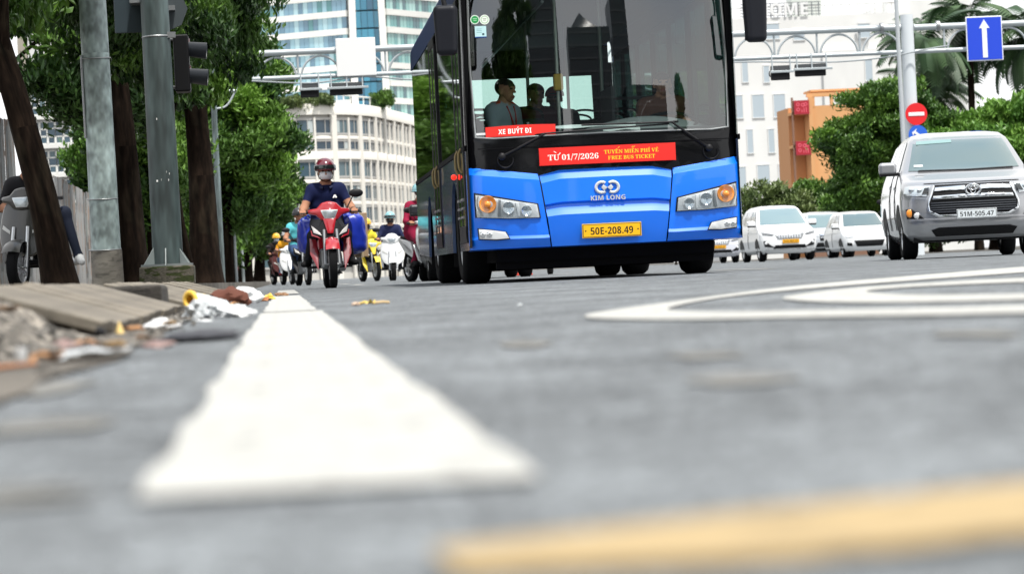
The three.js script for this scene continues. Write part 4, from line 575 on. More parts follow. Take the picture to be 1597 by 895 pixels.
function seatedJ(o = {}) {           // riding pose, facing +z
  const dy = o.dy ?? 0, ln = o.lean ?? 0, w = o.hand ?? 0.29, hy = o.handY ?? 0.93, hz = o.handZ ?? 0.30, sp = o.spread ?? 0.17, px = o.x ?? 0;
  return { pelvis: [px, 0.80 + dy, -0.30], chest: [px, 1.12 + dy, -0.20 + ln], neck: [px, 1.27 + dy, -0.15 + ln * 1.3], head: [px, 1.425 + dy, -0.10 + ln * 1.5], sh: [[px - 0.185, 1.21 + dy, -0.18 + ln], [px + 0.185, 1.21 + dy, -0.18 + ln]], el: [[px - 0.29, 0.97 + dy * 0.7, -0.06], [px + 0.29, 0.97 + dy * 0.7, -0.06]], ha: [[-w, hy, hz - 0.07], [w, hy, hz - 0.07]], hip: [[px - 0.09, 0.78 + dy, -0.27], [px + 0.09, 0.78 + dy, -0.27]], kn: [[-sp, 0.64, 0.16], [sp, 0.64, 0.16]], an: [[-sp - 0.02, 0.33, -0.02], [sp + 0.02, 0.33, -0.02]], toe: [[-sp - 0.05, 0.29, 0.17], [sp + 0.05, 0.29, 0.17]], yaw: o.yaw, tilt: o.tilt };
}
function helmet(parent, [x, y, z], m, yaw = 0, visor = true) {
  const g = new THREE.SphereGeometry(0.128, 24, 14, 0, 6.2832, 0, 1.75).scale(0.98, 1.0, 1.1);
  const h = part('helmet', [g, new THREE.TorusGeometry(0.126, 0.012, 6, 28).rotateX(Math.PI / 2).scale(0.98, 1, 1.1).translate(0, -0.022, 0)], m, parent); h.position.set(x, y + 0.045, z); h.rotation.y = yaw;
  if (visor) part('visor', new THREE.SphereGeometry(0.136, 20, 6, -0.35, Math.PI + 0.7, 1.32, 0.42).scale(1, 1, 1.12), MAT.darkGlass, h);
  for (const s of [-1, 1]) part('strap', tube([[s * 0.105, -0.03, 0.02], [s * 0.09, -0.1, 0.03], [s * 0.05, -0.15, 0.03], [0, -0.165, 0.03]], 0.005, 12, 5), MAT.black, h);
  return h;
}
function faceMask(parent, [x, y, z], m, yaw = 0) { const k = part('face_mask', new THREE.SphereGeometry(0.078, 18, 12, 0, Math.PI, 0.9, 1.5).scale(1.0, 0.95, 1.0), m, parent); k.position.set(x, y - 0.04, z + 0.034); k.rotation.y = yaw; return k; }
const person = (label, pos, turn, group) => thing('person', label, 'person', pos, turn, group);

// ---------- wheel shared by every vehicle: a tyre with its rim ----------
function wheel(parent, [x, y, z], r, w, rimM = MAT.alloy, spokes = 5, name = 'wheel', axisTurn = 0) {
  const k = r * 0.36, s = w / 2, pr = [[r - k, -s * 0.9], [r - k * 0.45, -s], [r - 0.03, -s * 0.92], [r, -s * 0.66], [r, s * 0.66], [r - 0.03, s * 0.92], [r - k * 0.45, s], [r - k, s * 0.9]];
  const t = part(name, lathe(pr, 32).rotateZ(Math.PI / 2), MAT.rubber, parent); t.position.set(x, y, z); t.rotation.y = axisTurn;
  const rr = r - k + 0.004, g = [lathe([[rr, -s * 0.85], [rr - 0.02, -s * 0.8], [rr - 0.035, -s * 0.3], [rr - 0.035, s * 0.3], [rr - 0.02, s * 0.8], [rr, s * 0.85]], 32).rotateZ(Math.PI / 2), new THREE.CylinderGeometry(rr * 0.22, rr * 0.22, w * 0.8, 14).rotateZ(Math.PI / 2)];
  for (let i = 0; i < spokes; i++) for (const q of [-1, 1]) g.push(box(0.03, rr * 0.86, rr * 0.2, q * s * 0.62, rr * 0.5, 0, 0).applyMatrix4(new THREE.Matrix4().makeRotationX(i / spokes * 6.2832)));
  part('rim', g, rimM, t); return t;
}
// ---------- the bus ----------
const BUS = [2.955, 0, -25];
{
  const bus = thing('city_bus', 'blue city bus with a black windscreen surround and yellow number plate', 'bus', BUS);
  const HW = 1.255, LEN = 9.5;
  const blue = mat(C(0.002, 0.175, 0.92), 0.42, { clearcoat: 0.6, clearcoatRoughness: 0.05 });
  const gloss = mat(C(0.005, 0.005, 0.006), 0.15, { specularIntensity: 0.7 });
  const matte = mat(C(0.007, 0.007, 0.008), 0.9, { specularIntensity: 0.1 });
  const corner = (x) => { const a = Math.abs(x), q = clamp((a - (HW - 0.13)) / 0.13, 0, 1); return -0.12 * Math.pow(a / HW, 2.6) - 0.13 * (1 - Math.sqrt(Math.max(0, 1 - q * q))); };
  const fz = (x, y) => corner(x) - (y > 1.15 ? (y - 1.15) * 0.05 + 0.035 * (y - 1.15) ** 2 : 0) - (y < 0.5 ? 0.5 * (0.5 - y) ** 2 : 0);
  const yTop = (x) => { const a = Math.abs(x); return a < 0.42 ? 1.018 - 0.01 * a : a < 0.60 ? lerp(1.014, 0.972, (a - 0.42) / 0.18) : lerp(0.972, 1.06, (a - 0.6) / 0.655); };
  const relief = (x, t, mid) => { // t: 0 at the bottom edge, 1 at the top edge
    const K = mid ? [[0, -0.01], [0.40, 0.03], [0.505, -0.012], [0.54, -0.02], [0.565, 0.012], [0.86, 0.0], [1, -0.075]] : [[0, -0.015], [0.04, 0.0], [0.12, 0.022], [0.16, 0.005], [0.40, 0.01], [0.86, 0.0], [0.91, -0.004], [1, -0.065]];
    for (let i = 1; i < K.length; i++) if (t <= K[i][0]) return lerp(K[i - 1][1], K[i][1], (t - K[i - 1][0]) / (K[i][0] - K[i - 1][0])); return K[K.length - 1][1];
  };
  const skin = (xl, xr, mid, ts) => { const g = grid((u, v) => { const k = v * (ts.length - 1), i = Math.min(ts.length - 2, Math.floor(k + 1e-6)), t = lerp(ts[i], ts[i + 1], k - i), y0 = 0.31, yy = lerp(y0, 1.0, t), x = lerp(xl(yy), xr(yy), u), y = lerp(y0, yTop(x), t); return [x, y, fz(x, y) + relief(x, t, mid)]; }, 28, ts.length - 1); return toCreasedNormals(g.toNonIndexed(), 0.35); };
  const seam = (y) => lerp(0.525, 0.61, (y - 0.31) / 0.69), gap = 0.006;
  const midT = [0, 0.06, 0.2, 0.40, 0.45, 0.505, 0.52, 0.54, 0.565, 0.62, 0.75, 0.86, 0.90, 0.95, 1], sideT = [0, 0.02, 0.04, 0.08, 0.12, 0.14, 0.16, 0.28, 0.40, 0.55, 0.7, 0.86, 0.91, 0.95, 1];
  part('bonnet_panel', skin(y => -seam(y) + gap, y => seam(y) - gap, true, midT), blue, bus);
  part('corner_panel', skin(y => -HW + 0.001, y => -seam(y) - gap, false, sideT), blue, bus); part('corner_panel', skin(y => seam(y) + gap, y => HW - 0.001, false, sideT), blue, bus);
  part('bumper_lip', grid((u, v) => { const x = lerp(-HW + 0.01, HW - 0.01, u); return [x, lerp(0.31, 0.30, v), fz(x, 0.31) - 0.012 - v * 0.35]; }, 30, 2), blue, bus);
  // black surround with the windscreen opening
  const WS = [[-1.165, 1.32], [-1.0, 1.302], [0, 1.312], [1.0, 1.302], [1.165, 1.32], [1.185, 2.0], [1.17, 2.66], [1.05, 2.72], [-1.05, 2.72], [-1.17, 2.66], [-1.185, 2.0]];
  part('windscreen_surround', panel([[-HW, 0.94], [HW, 0.94], [HW, 2.9], [1.1, 3.02], [-1.1, 3.02], [-HW, 2.9]], 0.02, fz, { holes: [WS], edge: 0.09, bevel: 0.004, lift: -0.085 }), gloss, bus);
  part('windscreen_seal', panel(WS, 0.012, fz, { holes: [WS.map(([x, y]) => [x * 0.985, (y - 2) * 0.982 + 2])], edge: 0.1, bevel: 0.003, lift: -0.066 }), mat(C(0.45, 0.47, 0.47), 0.3, { metalness: 0.6 }), bus);
  const wsg = grid((u, v) => { const y = lerp(1.305, 2.71, v), x = lerp(-1.17, 1.17, u); return [x, y, fz(x, y) - 0.068]; }, 40, 16);
  part('windscreen', wsg, mat(C(0.80, 0.90, 0.88), 0.015, { transmission: 1, thickness: 0, ior: 2.25 }), bus);
  part('surround_seam', [box(2.3, 0.008, 0.01, 0, 1.215, fz(0, 1.2) - 0.06)], matte, bus);
  // headlights and fog lights
  const lampBox = (sg) => {
    const P = (pts) => pts.map(([x, y]) => [x * sg, y]), o = sg > 0 ? (a) => a : (a) => [...a].reverse();
    const hl = [[1.20, 0.825], [0.63, 0.702], [0.612, 0.572], [0.9, 0.575], [1.197, 0.60]];
    const h = part('headlight', panel(o(P(hl)), 0.01, fz, { edge: 0.1, bevel: 0.003, lift: 0.012 }), MAT.black, bus);
    const ins = hl.map(([x, y]) => [(x - 0.92) * 0.955 + 0.92, (y - 0.67) * 0.9 + 0.665]);
    part('reflector', panel(o(P(ins)), 0.006, fz, { edge: 0.1, bevel: 0.002, lift: 0.022 }), MAT.reflector, h);
    const bowl = (x, y, r, m, inner) => { const z = fz(x * sg, y) + 0.04; part('bowl', xf(lathe([[0.004, -0.01], [r * 0.5, -0.006], [r, 0.012], [r * 1.06, 0.012], [r * 1.06, -0.01]], 24), { r: [Math.PI / 2, 0, 0], p: [x * sg, y, z] }), m, h); part('bulb', ball(r * 0.42, x * sg, y, z + 0.008), inner, h); };
    bowl(1.085, 0.715, 0.074, MAT.amber, MAT.amber); bowl(0.90, 0.675, 0.052, MAT.chrome, MAT.lens); bowl(0.74, 0.64, 0.046, MAT.chrome, MAT.lens);
    part('divider', panel(o(P([[0.985, 0.755], [0.965, 0.75], [0.97, 0.60], [1.0, 0.60]])), 0.012, fz, { edge: 0.1, bevel: 0.002, lift: 0.028 }), MAT.steel, h);
    part('divider', panel(o(P([[0.835, 0.72], [0.805, 0.715], [0.80, 0.595], [0.818, 0.595]])), 0.012, fz, { edge: 0.1, bevel: 0.002, lift: 0.028 }), MAT.whitePaint, h);
    for (let k = 0; k < 3; k++) part('light_guide', tube([[sg * (1.155 + 0.012 * k), 0.80 - 0.005 * k, fz(1.16, 0.8) + 0.03], [sg * (1.165 + 0.01 * k), 0.70, fz(1.17, 0.7) + 0.03], [sg * (1.10 + 0.03 * k), 0.615, fz(1.11, 0.61) + 0.032]], 0.005, 16, 6), k === 1 ? MAT.steel : MAT.whitePaint, h);
    part('cover', panel(o(P(hl.map(([x, y]) => [(x - 0.92) * 0.975 + 0.92, (y - 0.67) * 0.95 + 0.667]))), 0.002, fz, { edge: 0.1, bevel: 0, lift: 0.062 }), MAT.lens, h);
    const fl = [[1.185, 0.505], [1.08, 0.49], [0.93, 0.462], [0.895, 0.392], [1.02, 0.385], [1.18, 0.40]];
    const f = part('fog_light', panel(o(P(fl)), 0.01, fz, { edge: 0.08, bevel: 0.003, lift: 0.044 }), MAT.black, bus);
    part('reflector', panel(o(P(fl.map(([x, y]) => [(x - 1.05) * 0.93 + 1.05, (y - 0.445) * 0.84 + 0.445]))), 0.006, fz, { edge: 0.08, bevel: 0.002, lift: 0.054 }), mat(C(0.80, 0.81, 0.82), 0.3, { metalness: 0.2 }), f);
    for (const x of [1.14, 1.08]) part('bulb', ball(0.03, x * sg, 0.445, fz(x, 0.44) + 0.06, 1, 1, 0.6), MAT.chrome, f);
  };
  lampBox(-1); lampBox(1);
  // emblem and maker's letters
  const ez = fz(0, 0.8) + 0.016, em = [];
  for (const s of [-1, 1]) { em.push(new THREE.TorusGeometry(0.05, 0.014, 8, 28, 4.4).rotateZ(s > 0 ? -2.2 : Math.PI - 2.2).scale(1.05, 0.95, 0.8).translate(0.05 * s, 0.82, ez)); em.push(panel([[0.0 * s, 0.818], [0.035 * s, 0.845], [0.055 * s, 0.82], [0.03 * s, 0.788]].slice()[s > 0 ? 'reverse' : 'slice'](), 0.012, null, { bevel: 0.003, edge: 0, lift: ez - 0.004 })); }
  part('emblem', em, mat(C(0.70, 0.72, 0.74), 0.3, { metalness: 0.4 }), bus, 'chrome emblem of two linked loops');
  const tg = new globalThis.TextG('KIM LONG', { font: globalThis.FONT, size: 0.042, depth: 0.008, curveSegments: 4, bevelEnabled: false }); tg.computeBoundingBox(); const tb = tg.boundingBox.max.x;
  part('letters', tg.scale(0.32 / tb, 1, 1).translate(-0.16, 0.705, ez - 0.002), mat(C(0.62, 0.64, 0.66), 0.35, { metalness: 0.3 }), bus, 'chrome letters reading KIM LONG');
  // number plate
  const plateT = canvasTex(512, 118, (c, w, h) => { c.fillStyle = '#f2b50d'; c.fillRect(0, 0, w, h); c.strokeStyle = '#1a1a12'; c.lineWidth = 5; c.strokeRect(5, 5, w - 10, h - 10); c.fillStyle = '#15150f'; c.font = 'bold 88px sans-serif'; c.textAlign = 'center'; c.textBaseline = 'middle'; c.save(); c.translate(w / 2, h / 2 + 4); c.scale(0.86, 1); c.fillText('50E-208.49', 0, 0); c.restore(); c.beginPath(); c.arc(26, h / 2, 7, 0, 7); c.arc(w - 26, h / 2, 7, 0, 7); c.fill(); });
  const pl = part('number_plate', box(0.54, 0.128, 0.012, 0.02, 0.432, 0.037, 0.004), mat(C(0.7, 0.45, 0.02), 0.45), bus, 'yellow number plate reading 50E-208.49'); part('plate_face', new THREE.PlaneGeometry(0.53, 0.12).translate(0.02, 0.432, 0.0455), mat(C(1, 1, 1), 0.45, { map: plateT }), pl);
  // banners
  const b2 = canvasTex(1024, 136, (c, w, h) => { c.fillStyle = '#e8231b'; c.fillRect(0, 0, w, h); c.fillStyle = '#fff6ee'; c.textAlign = 'center'; c.textBaseline = 'middle'; c.lineCap = 'round'; c.font = 'bold 62px serif'; c.textAlign = 'left'; const a = c.measureText('T').width, b = c.measureText('TU').width; c.fillText('TU 01/7/2026', 62, h / 2 + 8); c.strokeStyle = '#fff6ee'; c.lineWidth = 6; c.beginPath(); c.moveTo(62 + a + 8, 28); c.lineTo(62 + a + 22, 38); c.moveTo(62 + b - 4, 52); c.quadraticCurveTo(62 + b + 8, 50, 62 + b + 6, 40); c.stroke(); c.fillStyle = '#ffd21e'; c.strokeStyle = '#ffd21e'; c.lineWidth = 4; c.font = 'bold 40px serif'; const s = 'TUYÊN MIÊN PHÍ VÉ', x0 = 690 - c.measureText(s).width / 2; c.fillText(s, x0, 50); const e1 = x0 + c.measureText('TUY').width + 24, e2 = x0 + c.measureText('TUYÊN MI').width + 14; c.beginPath(); c.moveTo(e1, 22); c.lineTo(e1 + 10, 12); c.moveTo(e2 - 8, 20); c.quadraticCurveTo(e2 - 2, 10, e2 + 4, 16); c.quadraticCurveTo(e2 + 8, 20, e2 + 14, 12); c.stroke(); c.textAlign = 'center'; c.fillText('FREE BUS TICKET', 690, 98); });
  const bn = part('ticket_banner', panel([[-0.60, 1.038], [0.645, 1.038], [0.645, 1.198], [-0.60, 1.198]], 0.004, fz, { bevel: 0, edge: 0.15, lift: -0.02 }), mat(C(0.80, 0.02, 0.012), 0.5), bus, 'red banner reading TỪ 01/7/2026 TUYẾN MIỄN PHÍ VÉ FREE BUS TICKET');
  part('print', grid((u, v) => { const x = lerp(-0.597, 0.642, u), y = lerp(1.041, 1.195, v); return [x, y, fz(x, y) - 0.0115 + 0.0]; }, 20, 2), mat(C(1, 1, 1), 0.5, { map: b2 }), bn);
  const b1 = canvasTex(1024, 140, (c, w, h) => { c.fillStyle = '#e8271c'; c.fillRect(0, 0, w, h); c.fillStyle = '#fffaf5'; c.textAlign = 'center'; c.textBaseline = 'middle'; c.font = 'bold 92px sans-serif'; c.fillText('XE BUÝT ĐI', 430, h / 2 + 6); });
  const bw = part('windscreen_banner', grid((u, v) => { const x = lerp(-1.065, -0.435, u), y = lerp(1.322, 1.412 + 0.008 * Math.sin(u * 3), v); return [x, y, fz(x, y) - 0.052]; }, 16, 2), mat(C(1, 1, 1), 0.5, { map: b1 }), bus, 'red strip reading XE BUÝT ĐI at the windscreen foot');
  part('tape', grid((u, v) => { const x = lerp(-1.16, -1.067, u), y = lerp(1.345, 1.365, v); return [x, y, fz(x, y) - 0.055]; }, 4, 1), MAT.whitePaint, bw);
  for (const [x0, x1, y] of [[-0.43, 0.3, 1.385], [0.0, 0.34, 1.345]]) part('notice_strip', grid((u, v) => { const x = lerp(x0, x1, u), yy = y + (v - 0.5) * (0.022 + 0.012 * Math.sin(u * 8)); return [x, yy, fz(x, yy) - 0.09]; }, 10, 1), mat(C(0.8, 0.82, 0.82), 0.6), bus);
  // stickers
  const ring = (x, y, r, m, c) => part('sticker', new THREE.CircleGeometry(r, 28).translate(x, y, fz(x, y) - 0.055), mat(C(1, 1, 1), 0.5, { map: canvasTex(96, 96, c) }), bus);
  ring(-1.105, 2.40, 0.042, 0, (c) => { c.fillStyle = '#dfeee0'; c.fillRect(0, 0, 96, 96); c.fillStyle = '#1e9a4e'; c.beginPath(); c.arc(48, 48, 38, 0, 7); c.fill(); c.fillStyle = '#aee0b8'; c.fillRect(26, 34, 44, 8); c.fillRect(32, 52, 34, 8); });
  ring(-1.018, 2.395, 0.045, 0, (c) => { c.fillStyle = '#e9efe6'; c.fillRect(0, 0, 96, 96); c.strokeStyle = '#9fc39b'; c.lineWidth = 7; c.beginPath(); c.arc(48, 48, 34, 0, 7); c.stroke(); c.fillStyle = '#8a9a7c'; c.fillRect(30, 36, 36, 6); c.fillRect(34, 50, 28, 6); });
  part('sticker', new THREE.PlaneGeometry(0.105, 0.105).translate(-1.06, 2.285, fz(-1.06, 2.28) - 0.05), mat(C(1, 1, 1), 0.5, { map: canvasTex(96, 96, (c) => { c.fillStyle = '#bfe3e6'; c.fillRect(0, 0, 96, 96); c.fillStyle = '#7fb0b6'; for (const y of [22, 36, 50]) c.fillRect(14, y, 44, 5); c.fillStyle = '#3c5a60'; c.fillRect(60, 60, 18, 18); c.fillStyle = '#1d4f9a'; c.fillRect(0, 88, 96, 8); }) }), bus);
  // wipers
  const wz = (x, y) => fz(x, y) - 0.03;
  const wip = (pv, elb, tip, back) => { const w = part('wiper', [rod([pv[0], pv[1], wz(...pv) + 0.0], [elb[0], elb[1], wz(...elb) + 0.02], 0.013, 0.010), tube([[back[0], back[1], wz(...back)], [elb[0], elb[1], wz(...elb) + 0.01], [tip[0], tip[1], wz(...tip)]], 0.009, 20, 6)], MAT.plastic, bus); part('pivot_cap', ball(0.035, pv[0], pv[1], wz(...pv) + 0.0, 1, 1, 0.8), MAT.plastic, w); };
  wip([-0.93, 1.142], [-0.53, 1.33], [0.60, 1.37], [-0.56, 1.315]); wip([0.96, 1.14], [0.62, 1.385], [-0.2, 1.392], [0.64, 1.39]);
  for (const x of [-0.9, 0.98]) part('hose_ring', new THREE.TorusGeometry(0.07, 0.006, 6, 24, 4).rotateZ(2.6).translate(x, 1.11, fz(x, 1.1) - 0.045), MAT.plastic, bus);
  // mirrors
  for (const [s, y, x] of [[-1, 2.28, 1.395], [1, 2.285, 1.40]]) {
    const g = new RoundedBoxGeometry(0.205, 0.45, 0.13, 4, 0.05); { const p = g.attributes.position; for (let i = 0; i < p.count; i++) p.setX(i, p.getX(i) * (1 + 0.08 * p.getY(i) / 0.22)); g.computeVertexNormals(); }
    const m = part('wing_mirror', g, mat(C(0.010, 0.011, 0.016), 0.42, { specularIntensity: 0.5 }), bus); m.position.set(s * x, y, 0.13); m.rotation.y = s * 0.12;
    part('mirror_glass', box(0.17, 0.40, 0.006, 0, 0, -0.066), MAT.chrome, m);
    part('arm', tube([[0, 0.2, 0], [s * 0.01, 0.32, -0.02], [-s * 0.08, 0.44, -0.1], [-s * 0.2, 0.5, -0.25]], 0.022, 16, 8), MAT.plastic, m);
  }
  // shell: roof, sides, rear
  const paintS = mat(C(0.085, 0.135, 0.27), 0.25, { clearcoat: 1, clearcoatRoughness: 0.05 }), zf = -0.27;
  part('roof', grid((u, v) => { const a = lerp(-1.5708, 1.5708, u), x = Math.sign(Math.sin(a)) * Math.pow(Math.abs(Math.sin(a)), 0.35) * HW, y = 2.62 + 0.42 * Math.pow(Math.max(0, Math.cos(a)), 0.35); return [x, y, lerp(-0.16, -LEN, v)]; }, 28, 4), mat(C(0.012, 0.03, 0.09), 0.7, { specularIntensity: 0.4 }), bus);
  const arches = [-2.05, -6.6], AR = 0.56;
  const sidePts = [[-0.05, 0.32]]; // (distance back, height)
  const skirt = [[0.24, 0.31]]; for (const z of arches) { const a = -z; skirt.push([a - AR, 0.31]); for (let i = 1; i < 10; i++) { const t = Math.PI * (1 - i / 10); skirt.push([a + Math.cos(t) * AR, 0.42 + Math.sin(t) * (AR + 0.02)]); } skirt.push([a + AR, 0.31]); } skirt.push([LEN - 0.02, 0.36], [LEN - 0.02, 1.22], [0.24, 1.22]);
  for (const s of [-1, 1]) {
    const doors = s < 0 ? [[0.32, 1.36], [4.2, 5.3]] : [];
    const g = new THREE.ExtrudeGeometry(shapeOf(skirt), { depth: 0.03, bevelEnabled: false }).rotateY(Math.PI / 2).translate(s < 0 ? -HW : HW - 0.03, 0, 0);
    part('side_panel', g, paintS, bus);
    part('side_glass', box(0.012, 1.46, LEN - 0.4, s * (HW - 0.012), 1.96, -LEN / 2 - 0.05), mat(C(0.13, 0.21, 0.20), 0.02, { transmission: 1, thickness: 0, ior: 1.55 }), bus);
    for (const z of [0.28, 1.42, 2.75, 4.12, 5.4, 6.75, 8.1, 9.42]) part('window_post', box(0.05, 1.42, 0.09, s * (HW - 0.04), 1.92, -z, 0.01), matte, bus);
    part('waist_rail', box(0.02, 0.05, LEN - 0.4, s * (HW + 0.004), 1.235, -LEN / 2, 0.005), MAT.rubber, bus);
    part('corner_pillar', grid((u, v) => { const a = u * 1.5, y = lerp(0.33, 2.9, v); return [s * (HW - 0.002 - 0.05 * (1 - Math.cos(a * 0.6))), y, -0.26 + 0.13 * u]; }, 6, 2), gloss, bus);
    for (const [z0, z1] of doors) {
      const d = part('door', [box(0.05, 2.2, 0.09, -HW + 0.012, 1.5, -z0 - 0.045, 0.01), box(0.05, 2.2, 0.09, -HW + 0.012, 1.5, -z1 + 0.045, 0.01), box(0.05, 2.2, 0.06, -HW + 0.012, 1.5, -(z0 + z1) / 2, 0.01), box(0.05, 0.1, z1 - z0, -HW + 0.012, 2.56, -(z0 + z1) / 2, 0.01), box(0.05, 0.16, z1 - z0, -HW + 0.012, 0.46, -(z0 + z1) / 2, 0.01)], MAT.plastic, bus);
      for (const q of [0.27, 0.73]) { const zc = -lerp(z0, z1, q); part('pane', box(0.01, 1.95, (z1 - z0) / 2 - 0.1, -HW - 0.003, 1.52, zc), MAT.darkGlass, d); part('grab_handle', tube([[-HW - 0.01, 1.25, zc], [-HW - 0.035, 1.2, zc], [-HW - 0.035, 1.08, zc], [-HW - 0.01, 1.03, zc]], 0.013, 12, 6), mat(C(0.30, 0.22, 0.09), 0.4), d); for (const y of [0.62, 0.70, 0.78]) part('step_tread', box(0.03, 0.02, 0.3, -HW - 0.012, y, zc), MAT.steel, d); }
    }
  }
  part('door_lamp', [ball(0.026, -HW - 0.035, 1.02, -1.45)], mat(C(0.9, 0.06, 0.02), 0.3, { emissive: C(1, 0.02, 0.01), emissiveIntensity: 0.9 }), bus, 'small red lamp beside the front door');
  { const l = new THREE.PointLight(new THREE.Color(1, 0.1, 0.03), 0.02, 2); l.position.set(-HW - 0.035, 1.02, -1.45); l.castShadow = true; bus.add(l); }
  part('rear_wall', panel([[-HW + 0.03, 0.4], [HW - 0.03, 0.4], [HW - 0.05, 2.95], [-HW + 0.05, 2.95]], 0.04, null, { holes: [[[-1.02, 1.42], [1.02, 1.42], [1.0, 2.5], [-1.0, 2.5]]], edge: 0, bevel: 0.004, lift: -LEN }), blue, bus);
  part('rear_lining', panel([[-1.2, 0.6], [1.2, 0.6], [1.2, 2.84], [-1.2, 2.84]], 0.02, null, { holes: [[[-1.0, 1.44], [1.0, 1.44], [0.98, 2.48], [-0.98, 2.48]]], edge: 0, bevel: 0.004, lift: -LEN + 0.07 }), matte, bus);
  const rw = part('rear_window', box(2.06, 1.1, 0.006, 0, 1.96, -LEN + 0.03), mat(C(0.75, 0.88, 0.84), 0.02, { transmission: 1, thickness: 0 }), bus);
  for (const [s, y] of [['CÔNG CỘNG', 1.80], ['VẬN TẢI', 1.62]]) { const t = canvasTex(512, 96, (c, w, h) => { c.fillStyle = '#0c5a2c'; c.fillRect(0, 0, w, h); }); const g = new globalThis.TextG(s.normalize('NFD').replace(/[\u0300-\u036f]/g, ''), { font: globalThis.FONT, size: 0.13, depth: 0.004, curveSegments: 4, bevelEnabled: false }); g.computeBoundingBox(); g.translate(-g.boundingBox.max.x / 2, y - 0.06, 0).rotateY(Math.PI).translate(-0.25, 0, -LEN + 0.02); part('window_letters', g, mat(C(0.01, 0.12, 0.05), 0.6), rw); }
  // inside
  const dark = mat(C(0.035, 0.037, 0.04), 0.8), seatM = mat(C(0.02, 0.025, 0.035), 0.8);
  part('floor', box(2.36, 0.06, LEN - 0.6, 0, 0.62, -LEN / 2 - 0.1), dark, bus); part('ceiling', box(2.2, 0.05, LEN - 0.5, 0, 2.84, -LEN / 2), mat(C(0.06, 0.062, 0.065), 0.8), bus);
  part('dashboard', grid((u, v) => { const a = v * Math.PI * 0.55, x = lerp(-0.15, 1.1, u); return [x, 1.02 + 0.47 * Math.sin(a) * (0.75 + 0.25 * Math.sin(u * Math.PI)), -0.30 - corner(x) * -0.6 - 0.5 * (1 - Math.cos(a))]; }, 24, 10), mat(C(0.10, 0.11, 0.115), 0.6), bus);
  part('front_bulkhead', box(2.3, 0.75, 0.04, 0, 0.98, -0.42), dark, bus);
  part('steering_wheel', [new THREE.TorusGeometry(0.23, 0.017, 8, 32).rotateX(-1.15).translate(0.72, 1.42, -0.72), rod([0.72, 1.41, -0.73], [0.72, 1.15, -0.5], 0.025)], MAT.black, bus);
  const seatG = merge([box(0.42, 0.62, 0.08, 0, 0.55, -0.2, 0.03), box(0.42, 0.1, 0.42, 0, 0.2, 0, 0.03), box(0.3, 0.2, 0.3, 0, 0.05, 0)]), hoop = tube([[-0.19, 0.8, -0.2], [-0.17, 0.93, -0.2], [0, 0.97, -0.2], [0.17, 0.93, -0.2], [0.19, 0.8, -0.2]], 0.014, 20, 6);
  for (let r = 0; r < 8; r++) for (const x of [-0.98, -0.54, 0.54, 0.98]) { if (r === 0 && x > 0) continue; if (r === 3 && x < 0) continue; const s = part('seat', seatG, seatM, bus); s.position.set(x, 0.72 + (r > 4 ? 0.2 : 0), -1.9 - r * 0.88); part('grab_hoop', hoop, MAT.black, s); }
  const ds = part('driver_seat', seatG, seatM, bus); ds.position.set(0.72, 0.78, -1.3);
  for (const [x, z] of [[-0.28, -1.2], [0.28, -2.4], [-0.30, -4.1], [0.3, -5.8]]) part('grab_pole', rod([x, 0.65, z], [x, 2.82, z], 0.018), mat(C(0.55, 0.56, 0.5), 0.35, { metalness: 0.6 }), bus);
  part('ticket_box', box(0.09, 0.16, 0.1, -0.28, 1.86, -1.16, 0.02), mat(C(0.70, 0.42, 0.03), 0.5), bus);
  part('cab_screen', [box(0.03, 1.0, 0.9, 0.22, 1.3, -1.5), box(0.7, 0.03, 0.03, 0.6, 1.72, -1.75)], dark, bus);
  part('overhead_rail', rod([-0.42, 2.6, -0.9], [-0.42, 2.6, -8.8], 0.016), MAT.steel, bus);
  // underneath
  part('underbody', [box(2.0, 0.22, LEN - 0.7, 0, 0.30, -LEN / 2), box(1.5, 0.14, 1.4, 0.0, 0.20, -1.5), box(1.7, 0.16, 2.8, 0.1, 0.19, -4.2), box(2.0, 0.2, 0.1, 0, 0.22, -0.45), box(1.8, 0.18, 1.2, 0, 0.2, -2.9), box(1.6, 0.2, 0.4, 0, 0.3, -6.6), box(2.2, 0.3, 0.05, 0, 0.3, -LEN + 0.4)], matte, bus);
  for (const [x, z] of [[-1.08, -2.05], [1.08, -2.05], [-1.06, -6.6], [1.06, -6.6]]) { wheel(bus, [x, 0.475, z], 0.475, 0.29, MAT.steel, 8); if (z < -5) wheel(bus, [x * 0.70, 0.475, z], 0.475, 0.27, MAT.steel, 8); part('mud_flap', box(0.34, 0.5, 0.012, x, 0.42, z - 0.58), MAT.rubber, bus); }
  // people aboard
  const aboard = (label, [x, y, z], turn, c, o, J = {}) => { const p = person(label, [BUS[0] + x, y, BUS[2] + z], turn, 'people aboard the bus'); body(p, { pelvis: [0, 0.5, -0.05], chest: [0, 0.86, -0.02], neck: [0, 1.0, 0], head: [0, 1.15, 0.03], sh: [[-0.19, 0.95, -0.01], [0.19, 0.95, -0.01]], el: [[-0.24, 0.68, 0.04], [0.24, 0.68, 0.04]], ha: J.ha ?? [[-0.14, 0.62, 0.26], [0.14, 0.62, 0.26]], hip: [[-0.09, 0.49, 0], [0.09, 0.49, 0]], kn: [[-0.12, 0.5, 0.42], [0.12, 0.5, 0.42]], an: [[-0.12, 0.1, 0.42], [0.12, 0.1, 0.42]], toe: [[-0.13, 0.05, 0.58], [0.13, 0.05, 0.58]], ...J }, c, { cell: 0.022, ...o }); return p; };
  aboard('bus driver in a reddish brown shirt holding the wheel', [0.72, 0.66, -1.28], 0, { shirt: C(0.16, 0.07, 0.05), trousers: C(0.02, 0.02, 0.03), shoes: C(0.01, 0.01, 0.01) }, { sleeve: 0.8 }, { ha: [[-0.16, 0.78, 0.38], [0.16, 0.78, 0.38]] });
